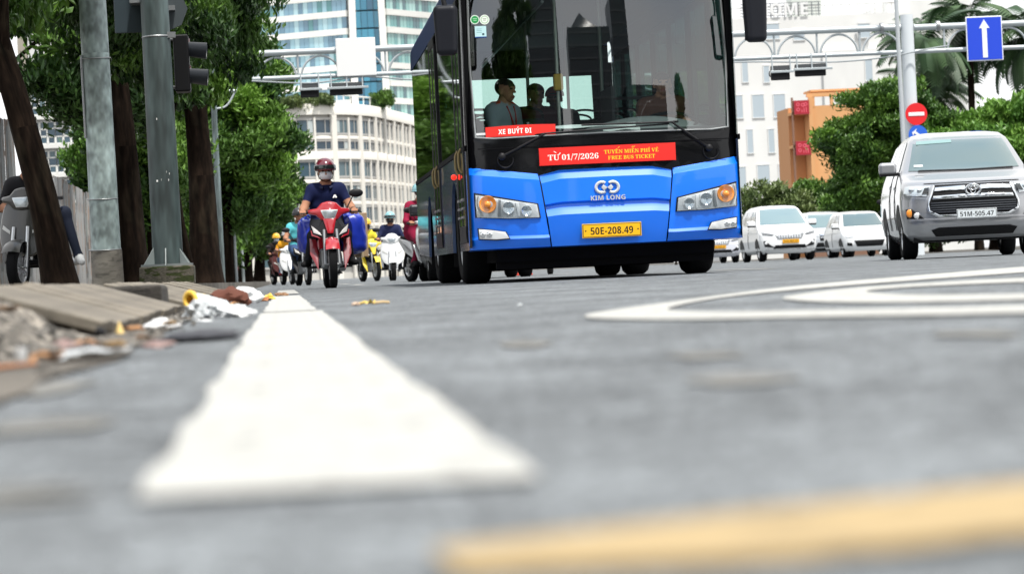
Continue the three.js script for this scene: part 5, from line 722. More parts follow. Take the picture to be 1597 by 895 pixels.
  const con = aboard('bus conductor in a grey-blue shirt with red shoulder tabs, turned sideways', [-0.80, 0.66, -1.28], 0.9, { shirt: C(0.30, 0.36, 0.40), trousers: C(0.02, 0.02, 0.03), shoes: C(0.01, 0.01, 0.01) }, { sleeve: 0.9 }, {});
  part('shoulder_tab', box(0.09, 0.02, 0.1, -0.14, 1.025, -0.01, 0.005, [0, 0, 0.4]), mat(C(0.6, 0.05, 0.02), 0.6), con); part('shoulder_tab', box(0.09, 0.02, 0.1, 0.14, 1.025, -0.01, 0.005, [0, 0, -0.4]), mat(C(0.6, 0.05, 0.02), 0.6), con); part('lanyard', tube([[-0.06, 1.0, 0.08], [-0.03, 0.85, 0.12], [0, 0.72, 0.12], [0.03, 0.85, 0.12], [0.06, 1.0, 0.08]], 0.008, 16, 5), mat(C(0.4, 0.03, 0.04), 0.6), con);
  aboard('bus passenger with dark hair in a dark red top behind the grab pole', [-0.36, 0.70, -2.75], 0.4, { shirt: C(0.13, 0.02, 0.03), trousers: C(0.02, 0.02, 0.03), shoes: C(0.01, 0.01, 0.01) }, { sleeve: 1.4 });
  const cap = aboard('bus passenger in a red cap in the rear rows', [0.02, 0.76, -4.5], -0.3, { shirt: C(0.03, 0.05, 0.09), trousers: C(0.02, 0.02, 0.03), shoes: C(0.01, 0.01, 0.01) }, {}); part('cap', [new THREE.SphereGeometry(0.105, 18, 8, 0, 6.3, 0, 1.6).translate(0, 1.18, 0.02), box(0.14, 0.012, 0.1, 0, 1.18, 0.14, 0.004)], mat(C(0.6, 0.03, 0.02), 0.7), cap);
}
// ---------- cars ----------
function curve(tab) { return (y) => { if (y <= tab[0][0]) return tab[0][1]; for (let i = 1; i < tab.length; i++) if (y <= tab[i][0]) { const [a, b] = tab[i - 1], [c, d] = tab[i], t = (y - a) / (c - a); return lerp(b, d, t); } return tab[tab.length - 1][1]; }; }
const blankPlate = (bg, fg, txt) => canvasTex(384, 84, (c, w, h) => { c.fillStyle = bg; c.fillRect(0, 0, w, h); c.strokeStyle = fg; c.lineWidth = 4; c.strokeRect(4, 4, w - 8, h - 8); c.fillStyle = fg; c.font = 'bold 62px sans-serif'; c.textAlign = 'center'; c.textBaseline = 'middle'; c.fillText(txt, w / 2, h / 2 + 3); });
function car(label, pos, turn, o) {
  const t = thing('parked_car', label, 'car', pos, turn, 'cars waiting in the oncoming lanes'); t.name = numbered('car');
  const { W, L, H } = o, zf = curve(o.zf), zr = curve(o.zr), w = curve(o.w), cr = curve(o.cr), p = 2.7, paint = o.paint;
  const ys = []; for (let i = 0; i < o.zf.length - 1; i++) { const n = o.zf[i + 1][0] - o.zf[i][0] > 0.12 ? 4 : 2; for (let k = 0; k < n; k++) ys.push(lerp(o.zf[i][0], o.zf[i + 1][0], k / n)); } ys.push(o.zf[o.zf.length - 1][0]);
  const N = 88, ring = (u, y) => { const W2 = w(y), c = cr(y), q = u * N; let x, z; const se = (a) => Math.sign(a) * Math.pow(Math.abs(a), 2 / p); if (q <= 32) { const th = Math.PI * q / 32; x = -W2 * se(Math.cos(th)); z = zf(y) - c + c * se(Math.sin(th)); } else if (q <= 48) { x = W2; z = lerp(zf(y) - c, zr(y) + 0.25, (q - 32) / 16); } else if (q <= 72) { const th = Math.PI * (q - 48) / 24; x = W2 * se(Math.cos(th)); z = zr(y) + 0.25 - 0.25 * se(Math.sin(th)); } else { x = -W2; z = lerp(zr(y) + 0.25, zf(y) - c, (q - 72) / 16); } return [x, y, z]; };
  const bodyG = grid((u, v) => { const k = v * (ys.length - 1), i = Math.min(ys.length - 2, Math.floor(k + 1e-6)); return ring(u, lerp(ys[i], ys[i + 1], k - i)); }, N, ys.length - 1);
  const cap = grid((u, v) => { const y = ys[ys.length - 1], q = ring(u, y), cz = (zf(y) + zr(y)) / 2; return [q[0] * (1 - v), y + 0.012 * v, lerp(q[2], cz, v)]; }, N, 2);
  part('body', [toCreasedNormals(bodyG.toNonIndexed(), 0.7), cap], paint, t);
  const surf = (x, y) => { const a = clamp(Math.abs(x) / w(y), 0, 0.995); return zf(y) - cr(y) * (1 - Math.pow(1 - Math.pow(a, p), 1 / p)); };
  const front = (name, pts, m, lift = 0.004, ex = {}, par = t, lab) => part(name, panel(pts, 0.008, surf, { edge: 0.12, bevel: 0.003, lift, ...ex }), m, par, lab);
  const both = (name, pts, m, lift, ex, par) => [-1, 1].map(s => front(name, s > 0 ? pts : pts.map(([x, y]) => [-x, y]).reverse(), m, lift, ex, Array.isArray(par) ? par[s > 0 ? 1 : 0] : par));
  const side = (name, pts, m, lift = 0.004, par = t) => [-1, 1].map(s => { const g = panel(pts, 0.006, (z, y) => w(y), { edge: 0.25, bevel: 0.002, lift }); const q = g.attributes.position; for (let i = 0; i < q.count; i++) q.setXYZ(i, s * q.getZ(i), q.getY(i), q.getX(i)); g.computeVertexNormals(); return part(name, g, m, par); });
  part('underbody', box(W - 0.3, 0.2, L - 0.5, 0, 0.32, -L / 2), MAT.black, t);
  for (const z of o.axles) { const r = o.wheelR; const c = []; for (let i = 0; i < 24; i++) { const a = i / 24 * 6.2832; c.push([z + Math.cos(a) * (r + 0.07), Math.max(0.24, r + Math.sin(a) * (r + 0.07))]); } side('wheel_arch', c, MAT.black, 0.0); for (const s of [-1, 1]) wheel(t, [s * (w(r) - 0.09), r, z], r, 0.21, MAT.alloy, 7); }
  o.dress({ t, front, both, side, surf, w, zf });
  return t;
}
const glassCar = mat(C(0.10, 0.15, 0.155), 0.03, { clearcoat: 1, clearcoatRoughness: 0.02 });
const mirrorOn = (t, x, y, z, m) => { for (const s of [-1, 1]) { const k = part('wing_mirror', new RoundedBoxGeometry(0.24, 0.17, 0.13, 3, 0.05).translate(s * x, y, z), m, t); part('mirror_base', [box(0.22, 0.05, 0.12, s * x, y - 0.075, z, 0.02), box(0.12, 0.04, 0.06, s * (x - 0.14), y - 0.08, z)], MAT.plastic, k); } };
{
  const silver = mat(C(0.40, 0.405, 0.42), 0.28, { metalness: 0.65, clearcoat: 1, clearcoatRoughness: 0.04 });
  car('silver people carrier with a wide black grille at the right edge', [9.04, 0, -35.8], -0.15, {
    W: 1.86, L: 4.7, H: 1.76, paint: silver, wheelR: 0.335, axles: [-0.88, -3.6],
    zf: [[0.24, -0.14], [0.30, -0.05], [0.42, 0], [0.62, -0.005], [0.82, -0.03], [0.94, -0.08], [1.01, -0.2], [1.08, -0.6], [1.15, -1.0], [1.2, -1.12], [1.45, -1.5], [1.62, -1.78], [1.70, -2.05], [1.745, -2.5], [1.755, -2.9]],
    zr: [[0.24, -4.5], [0.5, -4.68], [0.9, -4.68], [1.2, -4.58], [1.55, -4.35], [1.7, -4.1], [1.755, -3.4]],
    w: [[0.24, 0.80], [0.34, 0.89], [0.6, 0.925], [0.86, 0.92], [1.0, 0.895], [1.1, 0.87], [1.2, 0.83], [1.45, 0.735], [1.62, 0.665], [1.70, 0.60], [1.745, 0.42], [1.755, 0.15]],
    cr: [[0.24, 0.4], [0.6, 0.42], [0.95, 0.45], [1.1, 0.35], [1.2, 0.22], [1.7, 0.2], [1.755, 0.08]],
    dress({ t, front, both, side, surf }) {
      const ws = front('windscreen', [[-0.74, 1.19], [-0.4, 1.175], [0.4, 1.175], [0.74, 1.19], [0.60, 1.64], [0.3, 1.66], [-0.3, 1.66], [-0.60, 1.64]], glassCar, 0.006);
      front('sticker', [[-0.66, 1.245], [-0.54, 1.243], [-0.54, 1.27], [-0.655, 1.272]], MAT.whitePaint, 0.018, {}, ws); front('tint_band', [[-0.58, 1.56], [-0.1, 1.57], [-0.1, 1.62], [-0.57, 1.61]], mat(C(0.22, 0.34, 0.34), 0.1), 0.017, {}, ws);
      front('wiper', [[-0.62, 1.185], [0.05, 1.172], [0.06, 1.182], [-0.6, 1.197]], MAT.plastic, 0.022); front('wiper', [[0.0, 1.17], [0.66, 1.18], [0.65, 1.195], [0.0, 1.183]], MAT.plastic, 0.022);
      front('bonnet_edge', [[-0.62, 0.985], [0.62, 0.985], [0.62, 0.992], [-0.62, 0.992]], MAT.black, 0.004, { bevel: 0 });
      const gr = front('grille', [[-0.50, 0.965], [-0.58, 0.72], [-0.57, 0.62], [-0.45, 0.555], [0.45, 0.555], [0.57, 0.62], [0.58, 0.72], [0.50, 0.965]], MAT.black, 0.01);
      front('grille_frame', [[-0.50, 0.968], [-0.60, 0.72], [-0.595, 0.61], [-0.46, 0.535], [0.46, 0.535], [0.595, 0.61], [0.60, 0.72], [0.50, 0.968], [0.485, 0.95], [0.572, 0.72], [0.565, 0.63], [0.445, 0.565], [-0.445, 0.565], [-0.565, 0.63], [-0.572, 0.72], [-0.485, 0.95]], MAT.chrome, 0.02, {}, gr);
      for (const [y, h, k] of [[0.905, 0.05, 0], [0.795, 0.045, 0.03]]) for (const s of [-1, 1]) front('grille_bar', [[s * 0.10, y - h / 2 + 0.005], [s * (0.50 + k), y - h / 2], [s * (0.485 + k), y + h / 2], [s * 0.10, y + h / 2 + 0.012]], MAT.chrome, 0.028, {}, gr);
      front('grille_bar', [[-0.15, 0.775], [0.15, 0.775], [0.15, 0.815], [-0.15, 0.815]], MAT.chrome, 0.03, {}, gr);
      for (let i = 0; i < 5; i++) front('grille_slat', [[-0.555, 0.715 - i * 0.03], [0.555, 0.715 - i * 0.03], [0.555, 0.73 - i * 0.03], [-0.555, 0.73 - i * 0.03]], mat(C(0.03, 0.035, 0.045), 0.35), 0.022, {}, gr);
      const ez = surf(0, 0.88) + 0.05; part('emblem', [new THREE.TorusGeometry(0.095, 0.016, 8, 32).scale(1, 0.72, 0.6).translate(0, 0.88, ez), new THREE.TorusGeometry(0.055, 0.012, 8, 24).scale(1.1, 0.5, 0.6).translate(0, 0.905, ez), new THREE.TorusGeometry(0.045, 0.012, 8, 24).scale(0.7, 1.2, 0.6).translate(0, 0.875, ez)], MAT.chrome, gr, 'chrome emblem of three interlocked ovals');
      const hl = both('headlight', [[0.54, 0.95], [0.60, 0.835], [0.82, 0.845], [0.885, 0.87], [0.86, 0.96], [0.72, 0.965]], MAT.reflector, 0.012);
      hl.forEach((h, i) => { const s = i ? 1 : -1; for (const [x, y, r] of [[0.78, 0.905, 0.045], [0.68, 0.895, 0.04]]) part('lamp', ball(r, s * x, y, surf(x, y) + 0.02, 1, 1, 0.5), MAT.chrome, h); front('dark_insert', [[s * 0.58, 0.85], [s * 0.66, 0.85], [s * 0.62, 0.93], [s * 0.56, 0.935]], MAT.plastic, 0.022, {}, h); front('cover', (s > 0 ? [[0.54, 0.95], [0.60, 0.835], [0.82, 0.845], [0.885, 0.87], [0.86, 0.96], [0.72, 0.965]] : [[-0.54, 0.95], [-0.72, 0.965], [-0.86, 0.96], [-0.885, 0.87], [-0.82, 0.845], [-0.60, 0.835]]), MAT.lens, 0.04, { bevel: 0 }, h); });
      both('headlight_trim', [[0.60, 0.815], [0.86, 0.84], [0.86, 0.852], [0.60, 0.832]], MAT.chrome, 0.014);
      const fg = both('fog_housing', [[0.64, 0.525], [0.86, 0.535], [0.87, 0.66], [0.80, 0.665], [0.70, 0.58]], MAT.plastic, 0.006); fg.forEach((h, i) => { const s = i ? 1 : -1; part('indicator', ball(0.05, s * 0.82, 0.605, surf(0.82, 0.6) + 0.012, 1, 1.1, 0.4), MAT.amber, h); part('fog_lamp', ball(0.042, s * 0.735, 0.57, surf(0.735, 0.57) + 0.015, 1, 1, 0.4), MAT.reflector, h); });
      front('bumper_step', [[-0.84, 0.495], [0.84, 0.495], [0.84, 0.525], [-0.84, 0.525]], silver, 0.035);
      front('lower_intake', [[-0.5, 0.285], [0.5, 0.285], [0.56, 0.37], [0.46, 0.40], [-0.46, 0.40], [-0.56, 0.37]], MAT.black, 0.006);
      const pt = blankPlate('#d9dfe2', '#23282c', '51M-505.47'), pz = surf(0, 0.57) + 0.06; const pl = part('number_plate', box(0.52, 0.125, 0.012, 0.03, 0.565, pz, 0.004), mat(C(0.6, 0.62, 0.63), 0.5), t, 'white number plate reading 51M-505.47'); part('plate_face', new THREE.PlaneGeometry(0.51, 0.115).translate(0.03, 0.565, pz + 0.008), mat(C(1, 1, 1), 0.5, { map: pt }), pl);
      side('window', [[-1.55, 1.2], [-2.45, 1.2], [-2.42, 1.62], [-1.98, 1.6]], MAT.darkGlass); side('window', [[-2.52, 1.2], [-3.5, 1.2], [-3.45, 1.62], [-2.49, 1.62]], MAT.darkGlass); side('window', [[-3.58, 1.22], [-4.25, 1.3], [-4.05, 1.6], [-3.53, 1.62]], MAT.darkGlass); side('door_seam', [[-1.5, 0.4], [-1.515, 0.4], [-1.515, 1.15], [-1.5, 1.15]], MAT.black); side('door_seam', [[-2.48, 0.4], [-2.495, 0.4], [-2.495, 1.2], [-2.48, 1.2]], MAT.black); side('door_handle', [[-2.2, 0.98], [-2.4, 0.98], [-2.4, 1.02], [-2.2, 1.02]], MAT.chrome, 0.03);
      mirrorOn(t, 1.0, 1.24, -1.42, silver);
    },
  });
  const mpvShape = { W: 1.73, L: 4.4, H: 1.69, wheelR: 0.31, axles: [-0.82, -3.55], zf: [[0.22, -0.14], [0.30, -0.04], [0.45, 0], [0.66, -0.02], [0.80, -0.06], [0.90, -0.2], [0.99, -0.6], [1.06, -0.9], [1.1, -0.98], [1.4, -1.45], [1.57, -1.75], [1.64, -2.0], [1.68, -2.5], [1.69, -2.9]], zr: [[0.22, -4.2], [0.5, -4.4], [1.0, -4.38], [1.55, -4.1], [1.69, -3.4]], w: [[0.22, 0.74], [0.34, 0.83], [0.6, 0.86], [0.85, 0.85], [1.0, 0.82], [1.1, 0.78], [1.4, 0.69], [1.57, 0.62], [1.64, 0.56], [1.68, 0.38], [1.69, 0.15]], cr: [[0.22, 0.38], [0.9, 0.42], [1.1, 0.22], [1.69, 0.08]] };
  const whiteMPV = (label, pos, turn, paint, plate) => car(label, pos, turn, {
    ...mpvShape, paint,
    dress({ t, front, both, side, surf }) {
      front('windscreen', [[-0.70, 1.10], [0.70, 1.10], [0.57, 1.56], [0.3, 1.585], [-0.3, 1.585], [-0.57, 1.56]], mat(C(0.17, 0.25, 0.27), 0.03, { clearcoat: 1 }), 0.006);
      const gr = front('grille', [[-0.36, 0.66], [0.36, 0.66], [0.44, 0.80], [0.36, 0.825], [-0.36, 0.825], [-0.44, 0.80]], mat(C(0.3, 0.31, 0.32), 0.3, { metalness: 0.6 }), 0.008); for (let i = 0; i < 9; i++) front('grille_bar', [[-0.33 + i * 0.078, 0.67], [-0.30 + i * 0.078, 0.67], [-0.30 + i * 0.078, 0.815], [-0.33 + i * 0.078, 0.815]], MAT.chrome, 0.02, {}, gr);
      both('headlight', [[0.46, 0.79], [0.52, 0.755], [0.78, 0.80], [0.80, 0.875], [0.62, 0.84]], mat(C(0.2, 0.21, 0.22), 0.1, { metalness: 0.6, clearcoat: 1 }), 0.01);
      const fb = both('fog_housing', [[0.46, 0.40], [0.74, 0.44], [0.77, 0.60], [0.72, 0.61], [0.60, 0.50]], MAT.plastic, 0.008); fb.forEach((h, i) => part('fog_lamp', ball(0.045, (i ? 1 : -1) * 0.70, 0.535, surf(0.70, 0.53) + 0.02, 1, 1, 0.5), MAT.reflector, h));
      front('lower_intake', [[-0.50, 0.37], [0.50, 0.37], [0.44, 0.47], [-0.44, 0.47]], MAT.black, 0.008); front('chrome_lip', [[-0.76, 0.325], [0.76, 0.325], [0.74, 0.35], [-0.74, 0.35]], MAT.chrome, 0.012);
      const pz = surf(0, 0.56) + 0.03, pl = part('number_plate', box(0.50, 0.115, 0.012, 0.02, 0.575, pz, 0.004), mat(C(0.8, 0.45, 0.01), 0.5), t, 'yellow number plate'); part('plate_face', new THREE.PlaneGeometry(0.49, 0.106).translate(0.02, 0.575, pz + 0.008), mat(C(1, 1, 1), 0.5, { map: plate }), pl);
      side('window', [[-1.4, 1.1], [-2.3, 1.1], [-2.28, 1.52], [-1.85, 1.5]], MAT.darkGlass); side('window', [[-2.37, 1.1], [-3.3, 1.1], [-3.25, 1.52], [-2.34, 1.52]], MAT.darkGlass); side('window', [[-3.37, 1.12], [-4.0, 1.2], [-3.85, 1.5], [-3.33, 1.52]], MAT.darkGlass); side('door_seam', [[-2.33, 0.4], [-2.345, 0.4], [-2.345, 1.1], [-2.33, 1.1]], MAT.black); side('door_handle', [[-2.05, 0.9], [-2.22, 0.9], [-2.22, 0.935], [-2.05, 0.935]], MAT.chrome, 0.03);
      mirrorOn(t, 0.93, 1.14, -1.25, paint);
    },
  });
  const white = mat(C(0.74, 0.75, 0.76), 0.3, { clearcoat: 1, clearcoatRoughness: 0.05 });
  const yp = blankPlate('#e9a50c', '#2a2208', '51H-962.27');
  whiteMPV('white people carrier with a yellow plate, right beside the bus', [14.95, 0, -81.2], 0, white, yp);
  whiteMPV('pale car mostly hidden behind the right corner of the bus', [15.3, 0, -97], 0, mat(C(0.55, 0.56, 0.62), 0.3, { clearcoat: 1 }), yp);
  whiteMPV('dark car waiting behind the bus, seen only beneath it', [3.1, 0, -43], 0, mat(C(0.02, 0.02, 0.024), 0.4), yp);
  const grey = mat(C(0.50, 0.52, 0.54), 0.3, { metalness: 0.4, clearcoat: 1 });
  car('pale grey car with a dark grille between two white cars', [19.35, 0, -96.5], 0, { ...mpvShape, paint: grey, W: 1.78,
    dress({ t, front, both, side, surf }) {
      front('windscreen', [[-0.70, 1.10], [0.70, 1.10], [0.57, 1.56], [-0.57, 1.56]], mat(C(0.15, 0.22, 0.23), 0.03, { clearcoat: 1 }), 0.006);
      const g = front('grille', [[-0.50, 0.62], [0.50, 0.62], [0.52, 0.84], [-0.52, 0.84]], MAT.black, 0.008); for (const y of [0.80, 0.72]) front('grille_bar', [[-0.49, y], [0.49, y], [0.49, y + 0.035], [-0.49, y + 0.035]], MAT.chrome, 0.02, {}, g);
      both('headlight', [[0.54, 0.80], [0.78, 0.81], [0.80, 0.88], [0.56, 0.87]], MAT.reflector, 0.01); front('lower_intake', [[-0.66, 0.40], [0.66, 0.40], [0.6, 0.56], [-0.6, 0.56]], MAT.black, 0.008); front('skid_plate', [[-0.7, 0.26], [0.7, 0.26], [0.7, 0.36], [-0.7, 0.36]], MAT.plastic, 0.008);
      side('window', [[-1.4, 1.1], [-2.3, 1.1], [-2.28, 1.52], [-1.85, 1.5]], MAT.darkGlass); side('window', [[-2.37, 1.1], [-3.6, 1.1], [-3.45, 1.52], [-2.34, 1.52]], MAT.darkGlass); mirrorOn(t, 0.93, 1.14, -1.25, grey);
    } });
  car('small white hatchback tucked behind the silver people carrier', [19.0, 0, -89], 0, {
    W: 1.66, L: 3.7, H: 1.53, paint: white, wheelR: 0.28, axles: [-0.7, -3.05],
    zf: [[0.2, -0.12], [0.28, -0.04], [0.42, 0], [0.62, -0.02], [0.74, -0.07], [0.82, -0.22], [0.92, -0.6], [0.98, -0.8], [1.02, -0.86], [1.3, -1.3], [1.44, -1.55], [1.5, -1.85], [1.525, -2.2], [1.53, -2.5]], zr: [[0.2, -3.55], [0.5, -3.7], [0.95, -3.65], [1.4, -3.4], [1.53, -2.8]], w: [[0.2, 0.72], [0.32, 0.80], [0.55, 0.83], [0.8, 0.82], [0.95, 0.78], [1.02, 0.75], [1.3, 0.66], [1.44, 0.60], [1.5, 0.50], [1.53, 0.2]], cr: [[0.2, 0.38], [0.82, 0.45], [1.02, 0.22], [1.53, 0.08]],
    dress({ t, front, both, side, surf }) {
      front('windscreen', [[-0.66, 1.02], [0.66, 1.02], [0.55, 1.43], [-0.55, 1.43]], mat(C(0.09, 0.14, 0.15), 0.03, { clearcoat: 1 }), 0.006);
      front('grille', [[-0.42, 0.34], [0.42, 0.34], [0.5, 0.54], [-0.5, 0.54]], MAT.black, 0.008); both('headlight', [[0.48, 0.66], [0.74, 0.64], [0.78, 0.78], [0.55, 0.76]], MAT.reflector, 0.01); const f = both('fog_housing', [[0.56, 0.36], [0.72, 0.38], [0.72, 0.48], [0.58, 0.46]], MAT.black, 0.008);
      side('window', [[-1.25, 1.0], [-2.05, 1.0], [-2.03, 1.40], [-1.65, 1.39]], MAT.darkGlass); side('window', [[-2.12, 1.0], [-2.95, 1.02], [-2.8, 1.40], [-2.09, 1.40]], MAT.darkGlass); side('door_seam', [[-2.08, 0.35], [-2.095, 0.35], [-2.095, 1.0], [-2.08, 1.0]], MAT.black); side('door_handle', [[-1.85, 0.82], [-2.0, 0.82], [-2.0, 0.855], [-1.85, 0.855]], MAT.chrome, 0.03); mirrorOn(t, 0.9, 1.04, -1.15, white);
    } });
}
// ---------- motorbikes and scooters ----------
const bikeWheel = (t, z, r, w, m = MAT.alloy) => wheel(t, [0, r, z], r, w, m, 6);
function bike(name, label, pos, turn, o) {
  const t = thing(name, label, 'motorbike', pos, turn, o.group), c = o.paint, a = o.accent ?? MAT.plastic, k = MAT.plastic;
  const sc = o.scooter, r = sc ? 0.25 : 0.285, fzp = sc ? 0.60 : 0.62, rzp = -0.62, bend = (x, y) => -1.2 * x * x;
  bikeWheel(t, fzp, r, sc ? 0.11 : 0.095, o.rim ?? MAT.alloy); bikeWheel(t, rzp, r, 0.12, o.rim ?? MAT.alloy);
  part('fork', [rod([-0.085, r, fzp], [-0.075, r + 0.42, fzp - 0.14], 0.02), rod([0.085, r, fzp], [0.075, r + 0.42, fzp - 0.14], 0.02), rod([-0.1, r, fzp], [0.1, r, fzp], 0.014)], sc ? MAT.alloy : MAT.steel, t);
  part('front_fender', grid((u, v) => { const th = lerp(0.25, 1.75, v), x = (u - 0.5) * (sc ? 0.20 : 0.17), R = r + 0.045 - 0.9 * x * x * 3; return [x * (1 - 0.25 * v), r + Math.sin(th + 0.35) * R, fzp + Math.cos(th + 0.35) * R]; }, 8, 14), c, t);
  if (sc) {
    part('apron', panel([[-0.10, 0.36], [0.10, 0.36], [0.22, 0.44], [0.27, 0.62], [0.24, 0.86], [0.15, 0.95], [-0.15, 0.95], [-0.24, 0.86], [-0.27, 0.62], [-0.22, 0.44]], 0.05, (x, y) => 0.46 - 1.6 * x * x - 0.22 * (y - 0.5) ** 2 - (y - 0.4) * 0.22, { edge: 0.08, bevel: 0.015, smooth: 0.4 }), c, t);
    for (const s of [-1, 1]) part('indicator', panel([[s * 0.12, 0.60], [s * 0.23, 0.66], [s * 0.22, 0.70], [s * 0.12, 0.635]], 0.01, (x, y) => 0.52 - 1.6 * x * x - 0.22 * (y - 0.5) ** 2 - (y - 0.4) * 0.22, { edge: 0.08, bevel: 0.002 }), mat(C(0.5, 0.5, 0.48), 0.2), t);
    for (const s of [-1, 1]) part('leg_panel', panel([[s * 0.22, 0.30], [s * 0.26, 0.34], [s * 0.28, 0.6], [s * 0.24, 0.62], [s * 0.2, 0.4]], 0.03, (x, y) => 0.28 - 0.6 * (y - 0.4), { edge: 0.1, bevel: 0.006 }), c, t);
    part('floorboard', box(0.40, 0.06, 0.5, 0, 0.30, 0.05, 0.02), k, t);
  } else {
    part('leg_shield', [...[-1, 1].map(s => panel([[s * 0.16, 0.22], [s * 0.25, 0.42], [s * 0.245, 0.66], [s * 0.17, 0.62], [s * 0.15, 0.42]], 0.02, (x, y) => 0.30 - 0.5 * (y - 0.4), { edge: 0.1, bevel: 0.005 }))], o.shield ?? c, t);
    part('front_cowl', panel([[0, 0.545], [0.07, 0.60], [0.215, 0.66], [0.235, 0.78], [0.15, 0.74], [0.08, 0.84], [-0.08, 0.84], [-0.15, 0.74], [-0.235, 0.78], [-0.215, 0.66], [-0.07, 0.60]], 0.05, (x, y) => 0.40 - 1.4 * x * x - 0.3 * (y - 0.6), { edge: 0.07, bevel: 0.012 }), k, t);
    part('cowl_crest', panel([[-0.035, 0.66], [0.035, 0.66], [0.085, 0.855], [-0.085, 0.855]], 0.03, (x, y) => 0.45 - 1.4 * x * x - 0.3 * (y - 0.6), { edge: 0.07, bevel: 0.01 }), c, t);
    for (const s of [-1, 1]) part('indicator', panel([[s * 0.10, 0.635], [s * 0.20, 0.675], [s * 0.225, 0.765], [s * 0.15, 0.70]], 0.01, (x, y) => 0.462 - 1.4 * x * x - 0.3 * (y - 0.6), { edge: 0.07, bevel: 0.002 }), mat(C(0.62, 0.60, 0.58), 0.15), t), part('cowl_side', panel([[s * 0.12, 0.60], [s * 0.225, 0.64], [s * 0.235, 0.71], [s * 0.18, 0.665]], 0.02, (x, y) => 0.43 - 1.4 * x * x - 0.3 * (y - 0.6), { edge: 0.07, bevel: 0.004 }), c, t);
    part('engine', [box(0.24, 0.26, 0.36, 0, 0.36, 0.0, 0.05), new THREE.CylinderGeometry(0.09, 0.09, 0.3, 14).rotateZ(Math.PI / 2).translate(0, 0.34, -0.08), rod([0.12, 0.3, 0.1], [0.16, 0.28, -0.6], 0.04)], MAT.steel, t);
  }
  const hy = sc ? 0.96 : 0.925, hw = 0.30;
  const hn = part('handlebar_cover', panel([[0, hy - 0.12], [0.10, hy - 0.10], [0.16, hy - 0.045], [0.245, hy - 0.02], [0.25, hy + 0.03], [0.15, hy + 0.045], [0.09, hy + 0.105], [0, hy + 0.125], [-0.09, hy + 0.105], [-0.15, hy + 0.045], [-0.25, hy + 0.03], [-0.245, hy - 0.02], [-0.16, hy - 0.045], [-0.10, hy - 0.10]], 0.09, (x, y) => 0.30 - 1.5 * x * x - 0.35 * Math.max(0, y - hy), { edge: 0.06, bevel: 0.025, smooth: 0.25 }), c, t);
  part('headlight', panel([[-0.06, hy - 0.085], [0.06, hy - 0.085], [0.10, hy - 0.0], [0.105, hy + 0.02], [-0.105, hy + 0.02], [-0.10, hy - 0.0]], 0.02, (x, y) => 0.395 - 1.5 * x * x - 0.35 * Math.max(0, y - hy), { edge: 0.06, bevel: 0.006 }), MAT.reflector, hn);
  part('headlight_lens', panel([[-0.055, hy - 0.08], [0.055, hy - 0.08], [0.095, hy + 0.015], [-0.095, hy + 0.015]], 0.003, (x, y) => 0.425 - 1.5 * x * x, { edge: 0.06, bevel: 0 }), MAT.lens, hn);
  part('handlebar', [rod([-hw - 0.06, hy, 0.23], [hw + 0.06, hy, 0.23], 0.015), rod([-hw - 0.09, hy, 0.22], [-hw + 0.04, hy, 0.23], 0.019), rod([hw - 0.04, hy, 0.23], [hw + 0.09, hy, 0.22], 0.019), rod([-hw + 0.02, hy - 0.01, 0.28], [-hw - 0.1, hy - 0.02, 0.30], 0.007), rod([hw - 0.02, hy - 0.01, 0.28], [hw + 0.1, hy - 0.02, 0.30], 0.007)], k, t);
  for (const s of o.mirrors ?? [-1, 1]) { const m = part('mirror_stalk', rod([s * 0.22, hy + 0.03, 0.24], [s * 0.31, hy + 0.19, 0.2], 0.008), k, t); part('mirror', ball(0.075, s * 0.345, hy + 0.215, 0.2, 1.15, 0.68, 0.35), k, m); }
  part('seat', new RoundedBoxGeometry(0.27, 0.1, 0.72, 4, 0.045).translate(0, 0.72, -0.42), MAT.rubber, t);
  part('rear_body', panel([[-0.05, 0.42], [0.2, 0.44], [0.28, 0.66], [0.82, 0.76], [0.84, 0.68], [0.6, 0.5], [0.3, 0.40]], 0.22, null, { edge: 0, bevel: 0.03 }).rotateY(Math.PI / 2).translate(-0.11, 0, 0.02), o.tail ?? c, t);
  part('foot_peg', [rod([-0.27, 0.26, 0.0], [0.27, 0.26, 0.0], 0.015), box(0.08, 0.02, 0.2, -0.22, 0.265, 0.05), box(0.08, 0.02, 0.2, 0.22, 0.265, 0.05)], MAT.black, t);
  part('chassis', [rod([0, 0.62, 0.3], [0, 0.3, -0.1], 0.05), rod([0, r, rzp], [0, 0.34, -0.1], 0.045), rod([0.11, r, rzp], [0.1, 0.66, -0.5], 0.02), rod([-0.11, r, rzp], [-0.1, 0.66, -0.5], 0.02), box(0.2, 0.18, 0.3, 0, 0.34, -0.25, 0.04)], MAT.black, t);
  part('exhaust', [rod([0.15, 0.24, 0.0], [0.17, 0.32, -0.85], 0.045, 0.055, 12)], MAT.steel, t);
  if (o.stand) part('side_stand', rod([-0.1, 0.25, 0], [-0.2, 0.0, 0.02], 0.012), MAT.steel, t);
  return t;
}
const red = mat(C(0.42, 0.012, 0.022), 0.25, { clearcoat: 1, clearcoatRoughness: 0.05 }), bwhite = mat(C(0.74, 0.75, 0.75), 0.3, { clearcoat: 1 }), darkRed = mat(C(0.22, 0.008, 0.016), 0.3, { clearcoat: 1 });
const GB = 'motorbikes riding behind the bus', GP = 'riders behind the bus';
